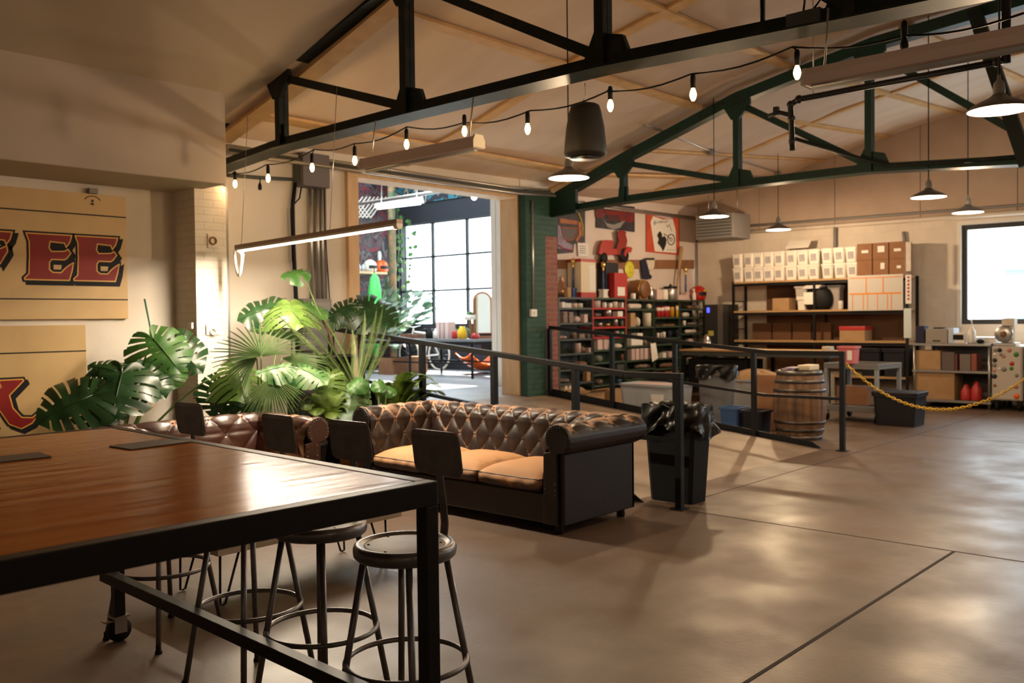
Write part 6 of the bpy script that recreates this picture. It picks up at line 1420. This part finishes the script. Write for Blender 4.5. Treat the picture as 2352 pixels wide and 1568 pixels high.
st_ = thing('plant_stand', 'black cabinet carrying the dark pot, blue lit amplifier inside', 'cabinet', (5.75,7.75,0), world=True)
a = at(690,905,y=7.6); MB().box((5.35,7.55,.02),(6.2,8.0,.06)).box((5.35,7.55,.80),(6.2,8.0,.84)).box((5.35,7.55,.06),(5.39,8.0,.80)).box((6.16,7.55,.06),(6.2,8.0,.80)).box((5.39,7.95,.06),(6.16,7.99,.80)).box((5.39,7.56,.42),(6.16,7.95,.45)).build('cabinet_body', W['black'], st_)
am = thing('amplifier', 'black amplifier with a blue glowing display behind the leaves', 'amplifier', (5.75,7.7,.45), world=True)
MB().box((5.45,7.58,.455),(6.1,7.92,.62)).build('case', W['rubber'], am); c = at(772,903,y=7.575)
MB().box((c.x-.05,7.572,.53),(c.x+.05,7.579,.545)).box((c.x-.04,7.572,.555),(c.x+.05,7.579,.565)).build('display', mat('blue_glow',(.1,.1,1),.4,emit=8,ecol=(.12,.15,1)), am)
MB().lathe([(.02,-.012),(.02,.0)], (5.55,7.575,.54), 14, ax='Y').build('knob', W['grey_metal'], am)
pp = V((5.8,7.78,.84)); potat(cp_, pp, .21, .36, W['pot']); tp = pp+V((0,0,.32))
p = at(735,725,y=7.8); q2 = at(695,625,y=7.85)
MB().tube([tp, tp.lerp(p,.6)+V((.03,0,.02)), p], .016, 8).build('trunk', L_['brown'], cp_); stalk(cp_, [p, at(722,690,y=7.8), q2], .009)
monstera(MB(), q2, .30, face(q2,.55), dirv(q2,-.8,-.35), .4, 2, 5).build('leaf', L_['mid'], cp_)
for px,py in ((715,745),(700,760),(760,760)): stalk(cp_, [p.lerp(tp,.3), at((px+735)/2,735,y=7.8), at(px,py,y=7.75)], .006, L_['brown'])
# fan palms
def fpalm(name, label, root, Yp, leaves, pot_mt):
    t = thing(name, label, 'palm', root, world=True); potat(t, root, .2, .34, pot_mt); top = V(root)+V((0,0,.3))
    for px,py,dy,size,tr,tu,up,spread,droop in leaves:
        p = at(px,py,y=Yp+dy); stalk(t, [top, top.lerp(p,.5)+V((0,0,.1)), p], .01)
        fanleaf(MB(), p, size, face(p,up), dirv(p,tr,tu,.15), 23, spread, droop).build('leaf', L_['fan'], t)
fpalm('fan_palm', 'fan palm with wide spiky leaves before the white pillar', (4.75,7.55,0), 7.45, [
 (600,818,-.15,.50,-.1,1,.52,1.6,.10),(590,822,-.02,.34,-.85,-.45,.45,.8,.35),(640,775,.25,.40,.2,1,.62,1.5,.10),(622,868,-.35,.40,.12,-1,.30,1.05,.15),(648,822,-.1,.46,.97,.15,.6,.55,.12)], W['pot'])
# cycad-like fronds
L_['cyc'] = leafmat('pale_cycad_green', (.16,.24,.08), (.22,.30,.11))
cb0 = at(818,888,y=7.25); cy_ = thing('cycad', 'cycad with long stiff fronds leaning towards the white wall', 'plant', (cb0.x,7.25,0), world=True); potat(cy_, (cb0.x,7.25,0), .2, .34, W['terracotta'])
b0 = V((cb0.x,7.25,cb0.z-.06)); MB().lathe([(.08,.28),(.10,cb0.z-.15),(.08,cb0.z-.06),(.02,cb0.z)], (cb0.x,7.25,0), 12).build('trunk', L_['brown'], cy_)
for (px,py,dy,mx,my) in ((636,722,-.1,735,815),(662,704,.0,752,808),(690,706,.1,775,800),(716,694,.15,790,790),(838,712,.2,838,800),(866,704,.3,856,790),(888,748,.2,870,815),(912,735,.3,884,815),(808,752,.3,818,810),(880,700,.35,868,790)):
    frond(MB(), [b0+V((rnd(-.05,.05),rnd(-.05,.05),0)), at(mx,my,y=7.25+dy*.5), at(px,py,y=7.25+dy)], *((.075, 56, .0055, .3, .012) if px < 740 else (.042, 60, .0028, .5, .006))).build('frond', L_['cyc'], cy_)
fe = thing('fern', 'bright feathery fern showing between the two chesterfields', 'fern', (5.0,7.15,0), world=True); potat(fe, (5.0,7.15,0), .17, .42, W['pot'])
b0 = at(745,935,y=7.1)
for (px,py,dy,mx,my) in ((703,945,-.1,715,905),(725,958,-.2,730,915),(792,928,.0,775,895),(800,955,-.15,785,915),(765,965,-.25,758,930),(735,912,.15,740,900),(700,925,.1,715,900),(780,905,.2,762,893)):
    frond(MB(), [b0+V((0,0,-.25)), at(mx,my-14,y=7.1+dy*.5), at(px,py,y=7.1+dy)], .13, 36, .011, .2, .006).build('frond', L_['fern'], fe)
pa = thing('areca_palm', 'bushy green palm rising behind the big dark sofa', 'palm', (6.05,7.15,0), world=True); potat(pa, (6.05,7.15,0), .18, .36, W['pot'])
b0 = V((6.05,7.15,.4))
random.seed(21)
for (px,py,mx,my) in ((1018,897,960,835),(1000,878,945,830),(985,868,930,830),(1025,912,975,860),(950,858,920,840),(925,868,905,850),(900,885,890,865),(1005,905,960,870),(975,895,940,870),(870,895,880,870),(985,915,950,890),(930,905,915,890),(960,880,935,850)):
    frond(MB(), [b0, at(mx,my,y=7.1+rnd(-.15,.15)), at(px,py,y=7.05+rnd(-.25,.25))], .17, 34, .013, .25, .007).build('frond', L_['fern'], pa)
bl = thing('potted_plant', 'plant with broad rounded green leaves beside the left sofa arm', 'plant', (5.62,6.85,0), world=True); potat(bl, (5.62,6.85,0), .15, .34, W['terracotta'])
for px,py,s,k,tr,tu in ((868,878,.15,'mid',.2,-.9),(840,895,.13,'mid',-.6,-.6),(890,893,.14,'mid',.6,-.5),(798,950,.24,'silver',-.3,-.9),(815,960,.24,'silver',.5,-.8),(830,875,.2,'mid',-.4,-.6)):
    p = at(px,py,y=6.9); stalk(bl, [(5.62,6.85,.3), V((5.62,6.85,.3)).lerp(p,.6)+V((0,0,.1)), p], .008); monstera(MB(), p, s, face(p,.5), dirv(p,tr,tu), .5, 0.01, 3).build('leaf', L_[k], bl)
for x,y in ((3.75,8.35),): pass
# ================================================================ the room beyond the pine doorway
FZ = .45
tg = thing('work_table', 'long dark table under the grid window in the room beyond', 'table', (12.4,13.4,FZ), world=True)
MB().box((11.95,11.85,1.14),(12.95,15.6,1.185)).build('tabletop', mat('grey_table',(.16,.165,.18),.45), tg)
MB().box((12.0,11.9,1.08),(12.9,15.55,1.14)).build('apron', W['black'], tg)
for y in (11.95,13.7,15.5):
    for x in (12.02,12.88): MB().tube([(x,y,FZ),(x,y,1.08)], .025, 8).build('leg', W['black'], tg)
MB().bar((12.02,11.95,.72),(12.02,15.5,.72), .03).bar((12.88,11.95,.72),(12.88,15.5,.72), .03).build('stretcher', W['black'], tg)
def ontab(px, y=None, x=12.3): r = RX*((px-1176)/FPX)+FW; return x, x/r.x*r.y, 1.186
def jar(name, label, cat, px, r, h, mt, x=12.3):
    X,Y,Z = ontab(px,x=x); return single(MB().lathe([(r*.9,0),(r,.02),(r,h*.7),(r*.6,h*.85),(r*.6,h),(.001,h)], n=14), name, mt, label, cat, loc=(X,Y,Z))
jar('jar','red jar on the table beyond the doorway','jar',1045,.06,.16,W['tinred']); jar('jar','yellow jar beside the red one beyond the doorway','jar',1062,.09,.24,mat('bright_yellow',(.8,.5,.02),.4)); jar('jar','red dish beside the mirror beyond the doorway','jar',1092,.08,.11,W['tinred'])
jar('tin','black tin on the table beyond the doorway','tin',987,.08,.2,W['rubber']); jar('jar','white jar at the near end of the far room table','jar',1004,.08,.2,W['white'])
for k,px in enumerate((1014,1024,1034)):
    X,Y,Z = ontab(px,x=12.35); single(MB().box((-.1,-.045,0),(.1,.045,.33)),'box_file',W['pinkish'] if k%2 else W['pink'],'%s of three pinkish box files on the far room table' % nth[k],'binder',None,(X,Y,Z))
X,Y,Z = ontab(955,x=12.4); single(MB().box((-.12,-.35,0),(.12,.35,.09)),'notebook_stack',W['brownp'],'low brown stack of notebooks on the far room table','books',None,(X,Y,Z))
mr_ = thing('standing_mirror', 'arched wooden mirror standing on the far room table', 'mirror', ontab(1109,x=12.6))
ar = [(.17*math.cos(PI*k/14), .62+.17*math.sin(PI*k/14)) for k in range(15)]
o = [(.17,0)]+ar+[(-.17,0)]; mr_.rotation_euler = (0,0,-.75)
MB().tube([V((x,0,z+.1)) for x,z in o], .02, 8, closed=True).build('frame', W['terracotta'], mr_); MB().prism(o, (0,.006,.1), (1,0,0), (0,0,1), .006).build('glass', mat('mirror_glass',(.75,.8,.8),.03,metal=1), mr_)
MB().box((-.2,-.06,0),(.2,.06,.05)).build('base', W['terracotta'], mr_)
X,Y,Z = ontab(1080,x=12.4); lp = thing('desk_planter', 'small white planter on a dark curved stand beside the mirror', 'planter', (X,Y,Z)); MB().tube([(0,0,0),(.05,0,.1),(.02,0,.22),(0,0,.36)], .03, 8).build('stand', W['card_dark'], lp); MB().lathe([(.1,.36),(.12,.46),(.11,.46),(.001,.44)], n=16).build('bowl', W['white'], lp)
for k in range(5): monstera(MB(), (.05*math.cos(k*1.3),.05*math.sin(k*1.3),.5), .12, (math.cos(k*1.3),math.sin(k*1.3),.8), (math.cos(k*1.3),math.sin(k*1.3),.3), .4, .01, k).build('leaf', L_['mid'], lp)
for k,px in enumerate((1040,1068)):
    X,Y,Z = ontab(px,x=12.75); hp_ = thing('herb_pot', 'small pot of green herbs %s the yellow jar beyond the doorway' % ('on the window side before','behind')[k], 'plant', (X,Y,Z)); MB().lathe([(.05,0),(.07,.12),(.001,.11)], n=12).build('pot', W['white'], hp_)
    for q in range(9): a = q*.7; monstera(MB(), (.06*math.cos(a),.06*math.sin(a),.14+.02*(q%4)), .11, (.6*math.cos(a),.6*math.sin(a),1), (math.cos(a),math.sin(a),.4), .4, .01, q).build('leaf', L_['mid'], hp_)
# coat on a stand
cs = thing('coat_stand', 'stand hung with a black jacket beside the pine doorway jamb', 'coat stand', at(1136,858,z=FZ), world=True); c = at(1136,858,z=FZ)
MB().tube([c, c+V((0,0,1.55))], .02, 8).build('pole', W['black'], cs); MB().lathe([(.25,0),(.25,.02),(.03,.04)], c, 20).build('base', W['black'], cs)
def jk(u,v):
    a = 2*PI*u; w_ = lerp(.12,.30,min(1,v*2.2))*(1-.15*max(0,v-.7)); return c+V((0,0,1.5-1.05*v))+RIGHT(c)*(w_*math.cos(a)*(1+.08*math.sin(5*a+6*v))+.04*v)+EYV(c)*(w_*.55*math.sin(a))
mj = MB().grid(jk, 26, 14); tag(mj.build('jacket', W['rubber']), 'black puffy jacket hanging on the stand beyond the doorway', 'jacket')
# bicycle
bk_ = thing('bicycle', 'pale bicycle parked under the grid window beyond the doorway', 'bicycle', (13.75,15.2,FZ), rz=PI/2)
for x in (-.5,.5):
    MB().tube([(x+.33*math.cos(2*PI*k/36),0,.34+.33*math.sin(2*PI*k/36)) for k in range(36)], .022, 6, closed=True).build('tyre', W['offw'], bk_)
    sp_ = MB()
    for k in range(14): a = 2*PI*k/14; sp_.tube([(x,0,.34),(x+.32*math.cos(a),0,.34+.32*math.sin(a))], .003, 4)
    sp_.build('spokes', W['chrome'], bk_)
fr_ = MB()
for a,b in (((-.5,0,.34),(-.05,0,.3)),((-.05,0,.3),(-.18,0,.86)),((-.18,0,.80),(.33,0,.84)),((-.05,0,.3),(.36,0,.74)),((-.5,0,.34),(-.17,0,.78)),((.5,0,.34),(.33,0,.92))): fr_.tube([a,b], .018, 8)
fr_.build('frame', W['paper'], bk_); MB().box((-.28,-.06,.86),(-.06,.06,.91)).build('saddle', W['rubber'], bk_, bevel=.02); MB().tube([(.33,-.27,.98),(.33,0,.94),(.33,.27,.98)], .014, 8).build('handlebar', W['chrome'], bk_)
# mural side: shelf, helmets, umbrella, column with vines
sh = thing('wall_shelf', 'wooden wall shelf on the painted mural beyond the doorway', 'shelf', (12.8,16.4,2.3), world=True)
a, b = at(818,622,y=16.2), at(890,616,y=16.2); MB().box((a.x-.2,16.2,a.z-.05),(b.x,16.49,a.z)).build('board', W['pine'], sh)
for px,nm,mt,lab,s in ((850,'helmet',W['offw'],'pale round helmet on the mural shelf',.17),(876,'helmet',W['orange'],'bright orange helmet on the mural shelf',.17)):
    c = at(px,612,y=16.33); h = thing(nm, lab, 'helmet', (c.x,16.33,a.z)); MB().lathe([(.13,0),(.16,.05),(.165,.12),(.13,.22),(.06,.27),(.001,.285)], n=20).build('shell', mt, h); MB().grid(lambda u,v: V((.168*math.cos(-2.4+1.7*u), .168*math.sin(-2.4+1.7*u), .07+.07*v)), 10, 2).build('visor', W['dark_plastic'], h)
c = at(826,612,y=16.33)
for k in range(3): single(MB().lathe([(.04,0),(.045,.1),(.02,.16),(.001,.17)], n=10), 'bottle', W['frost'] if k else W['white'], '%s small bottle at the pine frame end of the mural shelf' % nth[k], 'bottle', None, (c.x-.12+.11*k,16.33,a.z))
c = at(873,600,y=16.42); single(MB().lathe([(.05,0),(.06,.2),(.03,.3),(.045,.36),(.03,.48),(.001,.5)], n=12), 'figurine', W['paper'], 'slim white figurine behind the orange helmet on the mural shelf', 'figurine', None, (c.x,16.44,a.z))
um = thing('patio_umbrella', 'folded lime green umbrella hanging against the painted mural', 'umbrella', at(861,825,y=16.1), world=True); a, b = at(863,822,y=16.1), at(858,628,y=16.1)
G = mat('lime_fabric', (.10,.62,.14), .6); ln = (b-a).length
MB().lathe([(.03,0),(.07,ln*.05),(.10,ln*.30),(.16,ln*.55),(.15,ln*.8),(.10,ln*.95),(.03,ln),(.001,ln+.01)], a, 16).build('folded_canopy', G, um); MB().tube([V((a.x,a.y,FZ)), V((a.x,a.y,a.z+.02))], .02, 8).tube([a+V((0,0,ln)), a+V((0,0,ln+.12))], .012, 6).build('pole', W['card_dark'], um)
cl_ = thing('column', 'green painted column wrapped with leafy vine beside the grid window', 'column', at(905,840,y=15.7), world=True); c = at(905,840,y=15.7)
MB().tube([V((c.x,15.7,FZ)), V((c.x,15.7,5.15))], .085, 12).build('shaft', mat('olive_column',(.06,.10,.05),.7,c2=(.25,.12,.05),ns=8), cl_)
def vine(name, label, pts, n, s, x=None, y=None, kind='mid', seed=1):
    random.seed(seed); P = [at(px,py,x=x,y=y) for px,py in pts]; t = thing(name, label, 'vine', P[0], world=True); MB().tube(P, .008, 5).build('stem', L_['stem'], t); k2 = 0
    for k in range(n):
        f = k/(n-1)*(len(P)-1); i = min(len(P)-2,int(f)); p = P[i].lerp(P[i+1], f-i)+V((rnd(-.1,.1),rnd(-.1,.1),rnd(-.05,.05)))
        monstera(MB(), p, s*rnd(.7,1.2), face(p,.35,rnd(-.5,.5)), dirv(p,rnd(-.7,.7),-.8), .4, .01, k).build('leaf', L_[kind], t)
vine('hanging_vine', 'leafy vine trailing down the first panes of the grid window', [(942,505),(946,560),(940,620),(938,690)], 16, .10, x=13.8, seed=3)
vine('hanging_vine', 'vine climbing the green column beyond the doorway', [(912,480),(918,560),(908,640),(914,720)], 18, .11, x=13.75, kind='mid', seed=4)
vine('hanging_vine', 'short vine trailing beside the second window bar', [(925,540),(928,600),(932,660)], 9, .09, x=13.7, kind='lime', seed=5)
def bush(name, label, root, px0, px1, py0, py1, n, s, Yp, kinds, potr, pot, seed):
    random.seed(seed); t = thing(name, label, 'plant', root, world=True); potat(t, root, potr, potr*1.5, pot); top = V(root)+V((0,0,potr*1.35))
    for k in range(n):
        p = at(rnd(px0,px1), rnd(py0,py1), y=Yp+rnd(-.35,.35)); 
        if k < 10: stalk(t, [top, top.lerp(p,.5)+V((0,0,.15)), p], .012)
        d = p-top; d.normalize(); mb = MB(); ln = s*rnd(.7,1.2); sd = d.cross(face(p,.3)).normalized()*ln*.16; q = p+d*ln
        mb.add([p-sd*.2, p.lerp(q,.4)+sd, q-V((0,0,.1*ln)), p.lerp(q,.4)-sd], [(0,1,2,3)]).build('leaf', L_[kinds[k%len(kinds)]], t)
    return t
bush('potted_plant', 'tall silvery plant in a terracotta pot before the grid window', at(893,838,z=FZ) if False else V((12.4,15.95,FZ)), 915,985,675,750, 46, .34, 15.6, ('silver','dark'), .24, W['terracotta'], 6)
bush('potted_plant', 'dense green plant at the foot of the lime umbrella', V((11.5,15.3,FZ)), 872,915,690,800, 60, .30, 15.2, ('mid','silver','dark'), .24, W['pot'], 7)
bush('potted_plant', 'dark leafy plant hanging beside the mural shelf', V((12.9,16.1,FZ)), 885,902,640,720, 26, .24, 16.0, ('dark','dark','silver'), .2, W['pot'], 8)
single(MB().grid(lambda u,v: V((.55*(u-.5)*2, .22*(v-.5)*2, .25*abs(2*u-1)**2+.08+.1*(2*v-1)**2)), 16, 8), 'rocking_stool', W['orange'], 'curved orange stool on the floor beside the far table', 'stool', None, at(1108,848,z=FZ)*.93+V((0,0,.03)), solid=.03)
single(MB().box((-.5,-.2,0),(.5,.2,.34)), 'wooden_crate', W['card_dark'], 'low brown crate under the far room table', 'crate', None, (12.45,14.4,FZ))
# pipes and lamps under its ceiling
pipe('ceiling_pipe', [at(815,470,x=12.5), at(960,447,x=12.5), at(1150,418,x=12.5)], .035, W['galv'], 'grey pipe under the ceiling beyond the doorway')
gl = thing('wall_lattice', 'white lattice panel on the mural beside the pine frame', 'lattice', at(830,480,y=16.3), world=True)
lm = MB()
for k in range(-2,5):
    a0 = at(815+9*k,500,y=16.35); a1 = at(815+9*k+36,452,y=16.35); b1 = at(815+9*k-36,452,y=16.35); lm.bar(a0,a1,.02,.02); lm.bar(a0,b1,.02,.02)
lm.build('slats', W['offw'], gl)
gb = thing('globe_bulb', 'glowing round bulb under the lintel beyond the doorway', 'lamp', at(1089,453,x=11.5), world=True); c = at(1089,453,x=11.5)
MB().ball(c, .05, 14).build('bulb', W['lamp'], gb); MB().tube([c+V((0,0,.05)), V((c.x,c.y,5.2))], .008, 6).build('cord', W['rubber'], gb)
# ---------------------------------------------------------------- view
S.view_settings.view_transform = 'Standard'; S.view_settings.look = 'None'; S.view_settings.gamma = 1; S.view_settings.exposure = EXPO
try: S.view_settings.use_curve_mapping = False
except Exception: pass
S.cycles.use_denoising = True; S.cycles.max_bounces = 8; S.cycles.diffuse_bounces = 5; S.cycles.glossy_bounces = 4; S.cycles.transparent_max_bounces = 12
S.cycles.sample_clamp_indirect = 6; S.cycles.caustics_reflective = False; S.cycles.caustics_refractive = False
